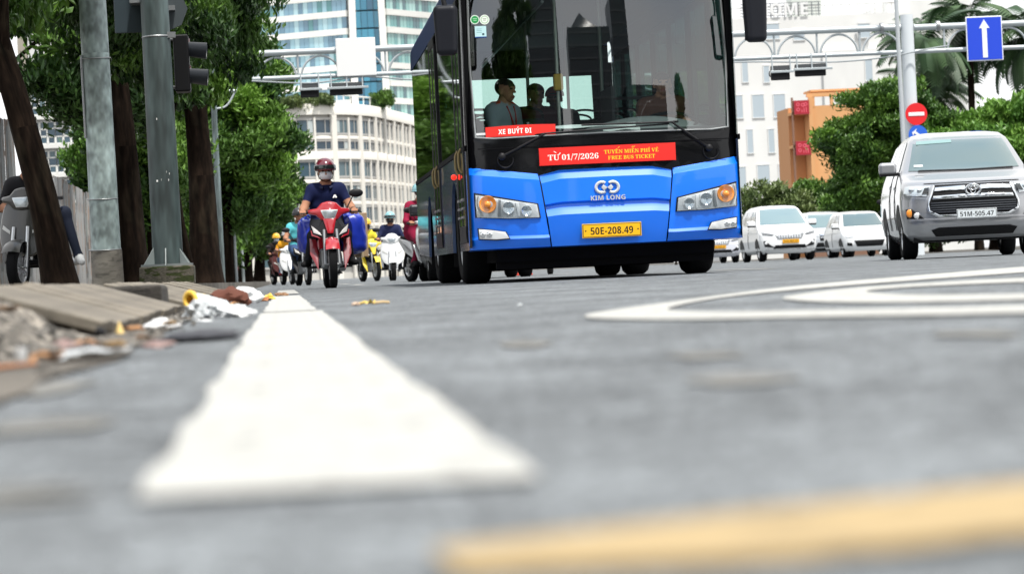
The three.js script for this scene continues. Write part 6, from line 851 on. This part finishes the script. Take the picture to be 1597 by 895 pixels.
{ // the rider in front
  const p = [0.585, 0, -34.1];
  bike('motorbike', 'red motorbike with a black front mask, nearest of the moving bikes', p, 0.03, { paint: red, shield: darkRed, mirrors: [1], group: GB });
  const r = person('rider in a navy polo shirt, maroon helmet and white face mask', p, 0.03, GP), navy = C(0.008, 0.013, 0.055);
  const J = seatedJ({ handY: 0.935, handZ: 0.24, hand: 0.315, spread: 0.20, tilt: 0.1 }); J.an = [[-0.27, 0.34, -0.02], [0.26, 0.34, -0.02]]; J.toe = [[-0.33, 0.30, 0.14], [0.31, 0.30, 0.14]];
  body(r, J, { shirt: navy, trousers: C(0.018, 0.019, 0.022), shoes: C(0.012, 0.012, 0.013) }, { cell: 0.013, sleeve: 0.62, stout: 1.12 });
  helmet(r, J.head, mat(C(0.13, 0.012, 0.025), 0.18, { clearcoat: 1, clearcoatRoughness: 0.04 })); faceMask(r, J.head, mat(C(0.84, 0.85, 0.87), 0.8));
  part('collar', new THREE.TorusGeometry(0.07, 0.018, 8, 24, 5.2).rotateZ(2.1 + Math.PI).rotateX(-1.15).translate(0, 1.245, -0.11), mat(navy, 0.8), r);
  part('chest_logo', panel([[-0.028, 0], [-0.006, 0], [0.0, 0.02], [0.006, 0], [0.028, 0], [0.004, 0.055], [-0.004, 0.055]], 0.004, null, { bevel: 0, edge: 0 }).rotateX(-0.25).translate(0.10, 1.10, -0.072), mat(C(0.78, 0.78, 0.78), 0.7), r);
  const bag = (label, x, y, z, sx, sy, seed) => { const g = new THREE.SphereGeometry(1, 26, 20), q = g.attributes.position; for (let i = 0; i < q.count; i++) { const X = q.getX(i), Y = q.getY(i), Z = q.getZ(i), f = (fbm(X * 3 + 8, Y * 3 + Z * 2 + 8, 64, seed, 4) - 0.5); const b = Math.pow(Math.max(Math.abs(X), Math.abs(Y), Math.abs(Z)), -0.55) * (1 + 0.35 * f); q.setXYZ(i, X * sx * b, Y * sy * b, Z * 0.2 * b); } g.computeVertexNormals(); const t = thing('blue_bag', label, 'bag', [p[0] + x, y, p[2] + z], 0.2, 'blue bags on the red motorbike'); part('sack', g, mat(C(0.012, 0.035, 0.42), 0.35, { clearcoat: 0.4 }), t); part('knot', [tube([[-0.04, sy * 0.95, 0], [0, sy * 1.12, 0.01], [0.04, sy * 0.95, 0]], 0.012, 10, 6)], mat(C(0.012, 0.035, 0.42), 0.4), t); };
  bag('blue plastic bag hanging behind the rider on the tree side', -0.245, 0.66, -0.42, 0.13, 0.22, 3); bag('larger crumpled blue plastic bag hanging behind the rider on the bus side', 0.29, 0.66, -0.40, 0.17, 0.25, 9);
  const bs = thing('cardboard_box', 'cardboard box strapped behind the red motorbike rider', 'box', [p[0] + 0.40, 0.42, p[2] - 0.75], 0.1); part('carton', box(0.16, 0.55, 0.3, 0, 0.22, 0, 0.01), mat(C(0.42, 0.29, 0.17), 0.85), bs); part('tape', box(0.04, 0.555, 0.305, 0, 0.22, 0), mat(C(0.5, 0.4, 0.25), 0.4), bs);
}
{ // riders behind
  const far = (bl, pl, p, turn, bo, c, o) => { bike(bo.scooter ? 'scooter' : 'motorbike', bl, p, turn, { ...bo, group: GB }); const r = person(pl, p, turn, GP), J = seatedJ({ handY: bo.scooter ? 0.97 : 0.935, handZ: 0.24, hand: 0.31, ...o }); body(r, J, c, { cell: 0.022, sleeve: c.sleeve ?? 2, stout: c.stout ?? 1.1 }); if (c.helmet) helmet(r, J.head, c.helmet, J.yaw ?? 0, c.visor ?? false); if (c.mask) faceMask(r, J.head, c.mask, J.yaw ?? 0); return [r, J]; };
  const blk = C(0.012, 0.012, 0.014), hTeal = mat(C(0.22, 0.46, 0.50), 0.2, { clearcoat: 1 }), hYel = mat(C(0.80, 0.42, 0.01), 0.25, { clearcoat: 1 }), mBlk = mat(C(0.015, 0.015, 0.018), 0.8);
  far('white scooter facing the camera, between the red bike and the bus', 'rider in a navy jacket with a pale teal helmet on the white scooter', [2.52, 0, -64], 0, { scooter: true, paint: bwhite }, { shirt: C(0.016, 0.022, 0.065), trousers: C(0.012, 0.015, 0.04), shoes: blk, helmet: hTeal, visor: true, mask: mBlk, stout: 1.25 }, { tilt: 0.05 });
  far('pale scooter half hidden by the bus side', 'rider in a loose crimson raincoat and teal cap on the pale scooter', [2.36, 0, -46], 0.35, { scooter: true, paint: bwhite }, { shirt: C(0.26, 0.012, 0.045), trousers: C(0.22, 0.010, 0.04), shoes: blk, helmet: hTeal, stout: 1.35 }, { dy: 0.04, yaw: 0.3 });
  far('yellow and black motorbike beside the white scooter', 'rider in a yellow vest with a bright yellow helmet', [2.15, 0, -69], 0.25, { paint: mat(C(0.75, 0.55, 0.02), 0.3, { clearcoat: 1 }), tail: MAT.plastic }, { shirt: C(0.72, 0.60, 0.05), trousers: C(0.02, 0.025, 0.05), shoes: blk, helmet: hYel, mask: mBlk, sleeve: 0.7 }, { dy: -0.02 });
  far('dark motorbike just behind the red one', 'rider in a cyan shirt behind the red motorbike', [0.42, 0, -57], 0.15, { paint: MAT.plastic, rim: bwhite }, { shirt: C(0.12, 0.55, 0.62), trousers: C(0.05, 0.09, 0.2), shoes: blk, sleeve: 0.5, helmet: mat(C(0.03, 0.03, 0.035), 0.3) }, { x: -0.03 });
  far('motorbike with a white leg shield at the kerb side', 'rider in an orange shirt and blue jeans near the kerb', [0.14, 0, -77], 0.2, { scooter: true, paint: bwhite }, { shirt: C(0.72, 0.33, 0.02), trousers: C(0.08, 0.15, 0.30), shoes: C(0.2, 0.02, 0.03), sleeve: 0.6, helmet: mat(C(0.5, 0.5, 0.5), 0.3) }, { dy: -0.08, lean: 0.1 });
  far('dark scooter closest to the kerb in the far group', 'rider in black with a yellow hat and pale mask at the kerb', [-0.12, 0, -86], 0.25, { scooter: true, paint: mat(C(0.10, 0.03, 0.03), 0.3), tail: MAT.plastic }, { shirt: C(0.02, 0.014, 0.012), trousers: C(0.07, 0.025, 0.025), shoes: blk, helmet: hYel, mask: mat(C(0.6, 0.68, 0.74), 0.8) }, { dy: 0.0 });
  far('grey scooter in the dim gap behind the red motorbike', 'rider in a grey jacket in the gap right of the red motorbike', [1.45, 0, -80], 0, { scooter: true, paint: mat(C(0.4, 0.41, 0.42), 0.3) }, { shirt: C(0.22, 0.23, 0.24), trousers: C(0.03, 0.03, 0.035), shoes: blk, helmet: mat(C(0.35, 0.05, 0.05), 0.3), mask: mat(C(0.6, 0.62, 0.64), 0.8) }, {});
  far('dark scooter mostly hidden behind the silver car', 'rider in a light blue jacket mostly hidden behind the silver car', [13.0, 0, -58], -0.2, { scooter: true, paint: MAT.plastic }, { shirt: C(0.20, 0.36, 0.60), trousers: blk, shoes: blk, helmet: mat(C(0.02, 0.02, 0.025), 0.3), mask: mBlk }, { dy: 0.05 });
}
{ // parked scooter behind the leaning trunk, with its owner sitting on it
  const p = [-2.56, SW, -29.6];
  bike('scooter', 'parked grey scooter on the pavement behind the leaning trunk', p, -0.25, { scooter: true, paint: mat(C(0.045, 0.043, 0.04), 0.35, { metalness: 0.2, clearcoat: 0.5 }), stand: true, mirrors: [] });
  const m = person('person in a black top sitting on the parked scooter, half hidden by the trunk', p, -0.25), blk = C(0.010, 0.010, 0.012);
  const J = seatedJ({ dy: 0.0 }); J.chest = [-0.12, 1.06, -0.14]; J.neck = [-0.10, 1.2, -0.06]; J.head = [-0.04, 1.34, 0.02]; J.sh = [[-0.31, 1.13, -0.14], [0.07, 1.15, -0.1]]; J.el = [[-0.37, 0.90, 0.0], [0.18, 0.92, 0.04]]; J.ha = [[-0.17, 0.84, 0.16], [0.14, 0.86, 0.2]]; J.kn = [[-0.05, 0.72, 0.2], [0.36, 0.80, 0.12]]; J.an = [[-0.1, 0.35, 0.1], [0.50, 0.36, 0.16]]; J.toe = [[-0.1, 0.3, 0.26], [0.58, 0.28, 0.28]]; J.tilt = 0.5;
  body(m, J, { shirt: blk, trousers: C(0.012, 0.016, 0.03), shoes: C(0.68, 0.68, 0.68) }, { cell: 0.014, sleeve: 1.15 });
  part('shirt_stripe', box(0.12, 0.012, 0.006, -0.22, 0.98, 0.0, 0, [0, 0, -0.12]), mat(C(0.7, 0.7, 0.7), 0.7), m);
}
// ---------- litter along the gutter ----------
{
  const crumple = (sx, sy, sz, seed, amp = 0.5, det = 3) => { const g = mergeVertices(new THREE.IcosahedronGeometry(1, det).deleteAttribute('normal').deleteAttribute('uv')), p = g.attributes.position; for (let i = 0; i < p.count; i++) { const x = p.getX(i), y = p.getY(i), z = p.getZ(i), n = 1 + amp * (fbm(x * 2.4 + 9, y * 2.4 + z * 1.7 + 9, 64, seed, 4) - 0.5) * 2 + amp * 0.5 * (Math.abs(fbm(x * 4 + 30, z * 4 + y * 3 + 30, 64, seed + 5, 3) - 0.5) * 4 - 0.5); p.setXYZ(i, x * sx * n, Math.max(-sy * 0.6, y * sy * n), z * sz * n); } g.computeVertexNormals(); return toCreasedNormals(g.toNonIndexed(), 0.5).translate(0, sy * 0.6, 0); };
  const sheet = (w, l, h, seed) => grid((u, v) => [(u - 0.5) * w * (1 + 0.2 * Math.sin(v * 5 + seed)), 0.004 + h * Math.max(0, fbm(u * 3 + seed, v * 3 + 7, 64, seed, 3) - 0.25) * 1.6, (v - 0.5) * l], 16, 16);
  const paperW = mat(C(0.74, 0.75, 0.75), 0.7), paperG = mat(C(0.45, 0.47, 0.48), 0.7), brownM = mat(C(0.10, 0.028, 0.014), 0.85), blackM = mat(C(0.018, 0.018, 0.024), 0.55), tan = mat(C(0.42, 0.22, 0.10), 0.8), yel = mat(C(0.80, 0.50, 0.06), 0.45), pink = mat(C(0.26, 0.18, 0.165), 0.85), orange = mat(C(0.36, 0.14, 0.05), 0.8);
  const lm0 = mat(C(0.22, 0.12, 0.06), 0.85), L = 'litter in the gutter', put = (n, l, c, g, m, p, t = 0) => solo(n, g, m, l, c, p, t, L);
  { const t = thing('paper_cup', 'rolled white tube with a bright yellow rim lying by the far ramp', 'cup', [-0.34, 0.062, -10.25], 0.0, L); t.rotation.set(0, -0.75, 0.0);
    part('tube', xf(lathe([[0.026, 0], [0.027, 0.06], [0.022, 0.17]], 20), { r: [-Math.PI / 2 - 0.18, 0, 0], p: [0, 0, -0.01] }), mat(C(0.62, 0.70, 0.72), 0.5), t); part('rim', new THREE.TorusGeometry(0.027, 0.009, 10, 28), yel, t); part('inside', xf(lathe([[0.024, 0], [0.018, 0.07], [0.001, 0.075]], 20), { r: [-Math.PI / 2, 0, 0], p: [0, 0, 0.0] }), yel, t); }
  put('crumpled_paper', 'long crumpled white wrapper behind the yellow-rimmed tube', 'paper', crumple(0.085, 0.028, 0.05, 4, 0.7), paperW, [-0.225, 0, -10.2], 0.1);
  put('crumpled_paper', 'white wrapper with a dark fold next to the tube', 'paper', crumple(0.045, 0.035, 0.05, 8, 0.8), paperG, [-0.30, 0, -9.9], 0.6);
  put('crumpled_paper', 'small grey ball of paper in front of the long wrapper', 'paper', crumple(0.035, 0.022, 0.035, 12, 0.7), paperG, [-0.265, 0, -9.4], 0.3);
  put('paper_scrap', 'torn white scrap at the road end of the long wrapper', 'paper', crumple(0.05, 0.02, 0.05, 15, 0.8), paperW, [-0.165, 0, -9.5], 0.9);
  put('dark_wrapper', 'black folded scrap sticking up among the wrappers', 'paper', new THREE.ConeGeometry(0.03, 0.045, 4).scale(1, 1, 0.4).translate(0, 0.022, 0), blackM, [-0.262, 0, -9.75], 0.4);
  put('brown_sack', 'reddish brown crumpled bag in the gutter by the far ramp', 'bag', crumple(0.10, 0.055, 0.07, 21, 0.35), brownM, [-0.275, 0, -14.2]);
  put('white_bag', 'white plastic bag just beyond the brown one', 'bag', crumple(0.10, 0.055, 0.08, 24, 0.45), paperW, [-0.21, 0, -15.3]);
  put('orange_peel', 'small orange scrap beyond the white bag', 'litter', crumple(0.05, 0.02, 0.04, 27, 0.6), orange, [-0.135, 0, -16.6]); put('yellow_scrap', 'yellow scrap at the far end of the litter', 'litter', crumple(0.04, 0.022, 0.05, 29, 0.9), yel, [-0.085, 0, -17.4]);
  put('dry_leaf', 'curled brown leaf lying on the far end of the white line', 'leaf', crumple(0.05, 0.018, 0.07, 91, 0.7), lm0, [-0.02, 0, -21.0]);
  put('foam_lump', 'bright white foam lump at the edge of the near ramp', 'foam', crumple(0.042, 0.016, 0.05, 31, 0.6), mat(C(0.8, 0.8, 0.8), 0.8), [-0.335, 0, -7.55]); put('paper_scrap', 'thin white strip beside the foam lump', 'paper', sheet(0.09, 0.05, 0.01, 3), paperW, [-0.265, 0.006, -8.1], 0.3);
  { const g = new THREE.ConeGeometry(0.012, 0.034, 10).translate(0, 0.017, 0); put('yellow_cone', 'tiny pale yellow wedge leaning on the near ramp edge', 'litter', g, mat(C(0.72, 0.52, 0.2), 0.7), [-0.405, 0.004, -6.9], 0.3); }
  put('black_cloth', 'flat black cloth lying on the road edge', 'cloth', crumple(0.062, 0.012, 0.12, 37, 0.4), blackM, [-0.175, 0.002, -5.75], -0.5);
  { const t = thing('foam_cup', 'white foam cup standing upright at the left edge', 'cup', [-0.415, 0.004, -4.42], 0, L); part('wall', lathe([[0.001, 0], [0.007, 0], [0.0095, 0.024], [0.009, 0.025], [0.0065, 0.002]], 22), mat(C(0.82, 0.82, 0.82), 0.6), t); part('rim', new THREE.TorusGeometry(0.0095, 0.001, 6, 24).rotateX(Math.PI / 2).translate(0, 0.0245, 0), mat(C(0.82, 0.82, 0.82), 0.6), t); }
  put('grey_rubble', 'grey lump of concrete right of the foam cup', 'rubble', crumple(0.035, 0.012, 0.05, 41, 0.5), mat(C(0.16, 0.16, 0.155), 0.95, { map: concreteT }), [-0.392, 0, -4.7]);
  put('pink_paper', 'faded pink paper lying over dark rubble', 'paper', sheet(0.05, 0.09, 0.02, 9), pink, [-0.375, 0.008, -4.95], 0.3); put('dark_rubble', 'dark brown clod under the pink paper', 'rubble', crumple(0.035, 0.014, 0.05, 45, 0.5), mat(C(0.05, 0.04, 0.035), 0.95), [-0.345, 0, -4.85]);
  put('orange_stick', 'orange-brown stick at the left edge of the gutter', 'stick', rod([-0.02, 0.005, 0.03], [0.03, 0.005, -0.12], 0.004, 0.003), orange, [-0.405, 0.004, -4.1]);
  put('torn_sheet', 'long pale torn sheet along the gutter edge', 'paper', sheet(0.09, 0.4, 0.012, 17), paperG, [-0.315, 0.006, -4.55], -0.15); put('metal_strip', 'thin grey metal strip across the gutter', 'scrap', box(0.05, 0.005, 0.012, 0, 0.005, 0), MAT.steel, [-0.30, 0.006, -5.1], 0.9);
  put('pink_scrap', 'pinkish clump beside the black cloth', 'litter', crumple(0.03, 0.008, 0.04, 49, 0.7), pink, [-0.245, 0, -5.3]); put('dark_pebble', 'shiny black pebble at the near corner of the ramp', 'stone', crumple(0.014, 0.013, 0.016, 51, 0.3), MAT.black, [-0.43, 0.008, -6.55]);
  const R = rng(123), leafG = sheet(0.03, 0.05, 0.015, 23), lm = [tan, mat(C(0.25, 0.16, 0.07), 0.85), mat(C(0.16, 0.10, 0.06), 0.85)];
  const where = ['beside the foam cup', 'near the pink paper', 'between the cup and the cloth', 'in front of the near ramp', 'close to the foam lump', 'past the yellow-rimmed tube', 'near the brown bag', 'among the far scraps', 'on the broken verge', 'by the metal strip'];
  where.forEach((w, i) => { const z = [-4.25, -4.9, -5.4, -6.7, -7.4, -11.2, -13.6, -16, -5.6, -5.15][i], x = [-0.36, -0.30, -0.27, -0.36, -0.30, -0.27, -0.24, -0.17, -0.55, -0.36][i]; solo('dry_leaf', leafG, lm[i % 3], 'curled dry leaf ' + w, 'leaf', [x, i === 8 ? 0.075 : 0.008, z], R() * 6, 'dry leaves in the gutter'); });
  { const t = thing('yellow_leaf', 'dry yellow leaf with a long stalk lying on the open road', 'leaf', [0.33, 0.004, -11.07], 0.1); part('blade', sheet(0.055, 0.05, 0.02, 31), mat(C(0.70, 0.50, 0.10), 0.7), t); part('stalk', tube([[0.02, 0.006, 0], [0.06, 0.009, -0.01], [0.09, 0.006, -0.02]], 0.005, 10, 6), mat(C(0.62, 0.44, 0.22), 0.7), t); part('tip', crumple(0.018, 0.008, 0.03, 61, 0.6).translate(-0.045, 0, 0), mat(C(0.5, 0.36, 0.26), 0.7), t); }
  put('glass_grit', 'tiny pale pebble alone on the open road', 'stone', crumple(0.008, 0.005, 0.01, 71, 0.3), paperG, [0.72, 0.003, -8.5]);
}
// ---------- far small things on the road ----------
{
  const G = 'traffic cones under and behind the bus', cm = mat(C(0.70, 0.06, 0.03), 0.5), wm = mat(C(0.78, 0.78, 0.78), 0.5);
  for (const [x, z, l] of [[5.05, -60, 'small red and white cone seen under the middle of the bus'], [4.65, -54, 'red and white cone seen under the bus, left of the small one'], [3.6, -58, 'red and white cone seen under the bus behind its left wheel']]) {
    const t = thing('traffic_cone', l, 'cone', [x, 0, z], 0, G); part('base', box(0.36, 0.04, 0.36, 0, 0.02, 0, 0.01), cm, t); part('cone', lathe([[0.14, 0.04], [0.03, 0.7], [0.001, 0.7]], 20), cm, t); part('stripe', lathe([[0.117, 0.2], [0.096, 0.33]], 20), wm, t); part('stripe', lathe([[0.084, 0.42], [0.063, 0.55]], 20), wm, t);
  }
  const b = thing('striped_barrier', 'red and white striped barrier seen low under the bus', 'barrier', [4.55, 0, -66]); part('board', box(0.34, 0.4, 0.06, 0, 0.24, 0, 0.01), wm, b); for (let i = 0; i < 4; i++) part('stripe', box(0.03, 0.38, 0.066, -0.12 + i * 0.08, 0.24, 0, 0, [0, 0, 0.15]), cm, b); part('foot', [box(0.06, 0.05, 0.4, -0.12, 0.025, 0), box(0.06, 0.05, 0.4, 0.12, 0.025, 0)], MAT.black, b);
  for (const [x, z, tn] of [[4.2, -50, 0.1], [5.0, -52, -0.1]]) bike('scooter', tn > 0 ? 'dark scooter behind the bus, seen only beneath it beside the dark car' : 'dark scooter with red panels seen beneath the middle of the bus', [x, 0, z], tn, { scooter: true, paint: tn > 0 ? MAT.plastic : red, group: GB });
  const pd = person('pedestrian in pink far down the left pavement', [-1.75, SW, -95], 0.2), s = C(0.45, 0.14, 0.13);
  body(pd, { pelvis: [0, 0.62, 0], chest: [0, 0.95, 0.05], neck: [0, 1.08, 0.08], head: [0, 1.2, 0.12], sh: [[-0.17, 1.03, 0.05], [0.17, 1.03, 0.05]], el: [[-0.24, 0.8, 0.08], [0.24, 0.8, 0.08]], ha: [[-0.18, 0.66, 0.25], [0.18, 0.66, 0.25]], hip: [[-0.09, 0.58, 0], [0.09, 0.58, 0]], kn: [[-0.13, 0.5, 0.36], [0.13, 0.5, 0.36]], an: [[-0.13, 0.1, 0.3], [0.13, 0.1, 0.3]], toe: [[-0.13, 0.05, 0.45], [0.13, 0.05, 0.45]] }, { shirt: s, trousers: C(0.2, 0.06, 0.07), shoes: C(0.05, 0.05, 0.05) }, { cell: 0.025, sleeve: 1.4 });
  const st = thing('stool', 'low plastic stool under the far pedestrian in pink', 'stool', [-1.75, SW, -95]); part('seat', box(0.34, 0.05, 0.34, 0, 0.44, 0, 0.02), mat(C(0.03, 0.1, 0.3), 0.5), st); for (const [x, z] of [[-0.14, -0.14], [0.14, -0.14], [-0.14, 0.14], [0.14, 0.14]]) part('leg', rod([x * 1.15, 0, z * 1.15], [x, 0.43, z], 0.02), mat(C(0.03, 0.1, 0.3), 0.5), st);
}
// ---------- what the bus windscreen mirrors: the street behind the camera ----------
{
  const G = 'towers behind the camera mirrored in the windscreen', dark = mat(C(0.035, 0.05, 0.06), 0.35), slab = mat(C(0.13, 0.14, 0.15), 0.6);
  const tower = (label, x0, x1, z, h, d, cap) => { const t = thing('dark_tower', label, 'building', [(x0 + x1) / 2, 0, z], 0, G), w = x1 - x0; part('wall', box(w, h, d, 0, h / 2, d / 2), dark, t); for (let y = 4; y < h - 1; y += 3.6) part('floor_band', box(w + 0.2, 0.5, 0.3, 0, y, -0.1), slab, t); if (cap) part('roof', xf(new THREE.ConeGeometry(w * 0.55, h * 0.12, 4), { r: [0, 0.785, 0], p: [0, h + h * 0.06, d / 2] }), dark, t); return t; };
  tower('banded dark tower mirrored right of the tree in the windscreen', -9, 8.2, 125, 72, 16); tower('dark tower with a pointed cap mirrored mid windscreen', 12.6, 24, 125, 56, 14, true); tower('slim dark slab mirrored right of the capped tower', 25.2, 31, 128, 66, 10); tower('low broad block mirrored behind the driver', 27, 47, 118, 38, 14); tower('low dark block mirrored at the windscreen edge', 50, 90, 112, 20, 14); tower('low dark block mirrored by the near door', -60, -16, 110, 24, 14);
  const lp = thing('lamp_post', 'two-armed lamp post behind the camera mirrored above the driver', 'lamp post', [12.2, 0, 20]); part('pole', rod([0, 0, 0], [0, 9.5, 0], 0.11, 0.08), MAT.steel, lp); part('arm', [tube([[0, 9.4, 0], [0.3, 10.6, 0], [1.3, 11.6, 0]], 0.06), tube([[0, 9.4, 0], [-0.2, 10.3, 0], [-0.9, 10.9, 0]], 0.06)], MAT.steel, lp); part('lamp_head', [box(0.8, 0.12, 0.3, 1.6, 11.65, 0, 0.04), box(0.6, 0.1, 0.25, -1.2, 10.95, 0, 0.04)], MAT.steel, lp);
  tree('street_tree', 'tall tree behind the camera mirrored in the windscreen beside the conductor', [-5.6, 16], [[0, 0, 0], [0.1, 5, 0], [0, 12, 0]], 0.3, [[0.4, 14, 0, 3.2, 2.6, 2.4, 900], [2.6, 11.2, 0, 2.4, 2.6, 2, 900], [2.4, 17.5, 0, 2.6, 2.0, 2, 600], [-1.4, 9.6, 0, 1.8, 2, 2, 600], [0.6, 7.2, 0, 2.0, 1.6, 2, 500], [-0.8, 16.0, 0, 1.6, 1.5, 1.6, 400]], clumps[2], GREEN.dark, 301, { leaf: 2, group: 'trees behind the camera mirrored in the windscreen' });
  tree('street_tree', 'second tall tree behind the camera mirrored at the near edge of the windscreen', [-11, 18], [[0, 0, 0], [0.1, 5, 0], [0, 12, 0]], 0.3, [[0, 12, 0, 2.6, 3, 2.6, 800], [1, 8, 0, 2.4, 2.4, 2, 700], [-1.4, 6.4, 0, 2.4, 2, 2, 600]], clumps[2], GREEN.dark, 302, { leaf: 2, group: 'trees behind the camera mirrored in the windscreen' });
  tree('street_tree', 'pointed conifer behind the camera mirrored beside the driver', [22.5, 26], [[0, 0, 0], [0.1, 5, 0], [0, 14, 0]], 0.25, [[0, 5, 0, 2.0, 2.6, 2, 500], [0, 9, 0, 1.3, 2.4, 1.4, 450], [0, 13, 0, 0.7, 2.4, 0.8, 260]], clumps[2], GREEN.dark, 303, { leaf: 2, y: 0, group: 'trees behind the camera mirrored in the windscreen' });
}
renderer.render(scene, camera);
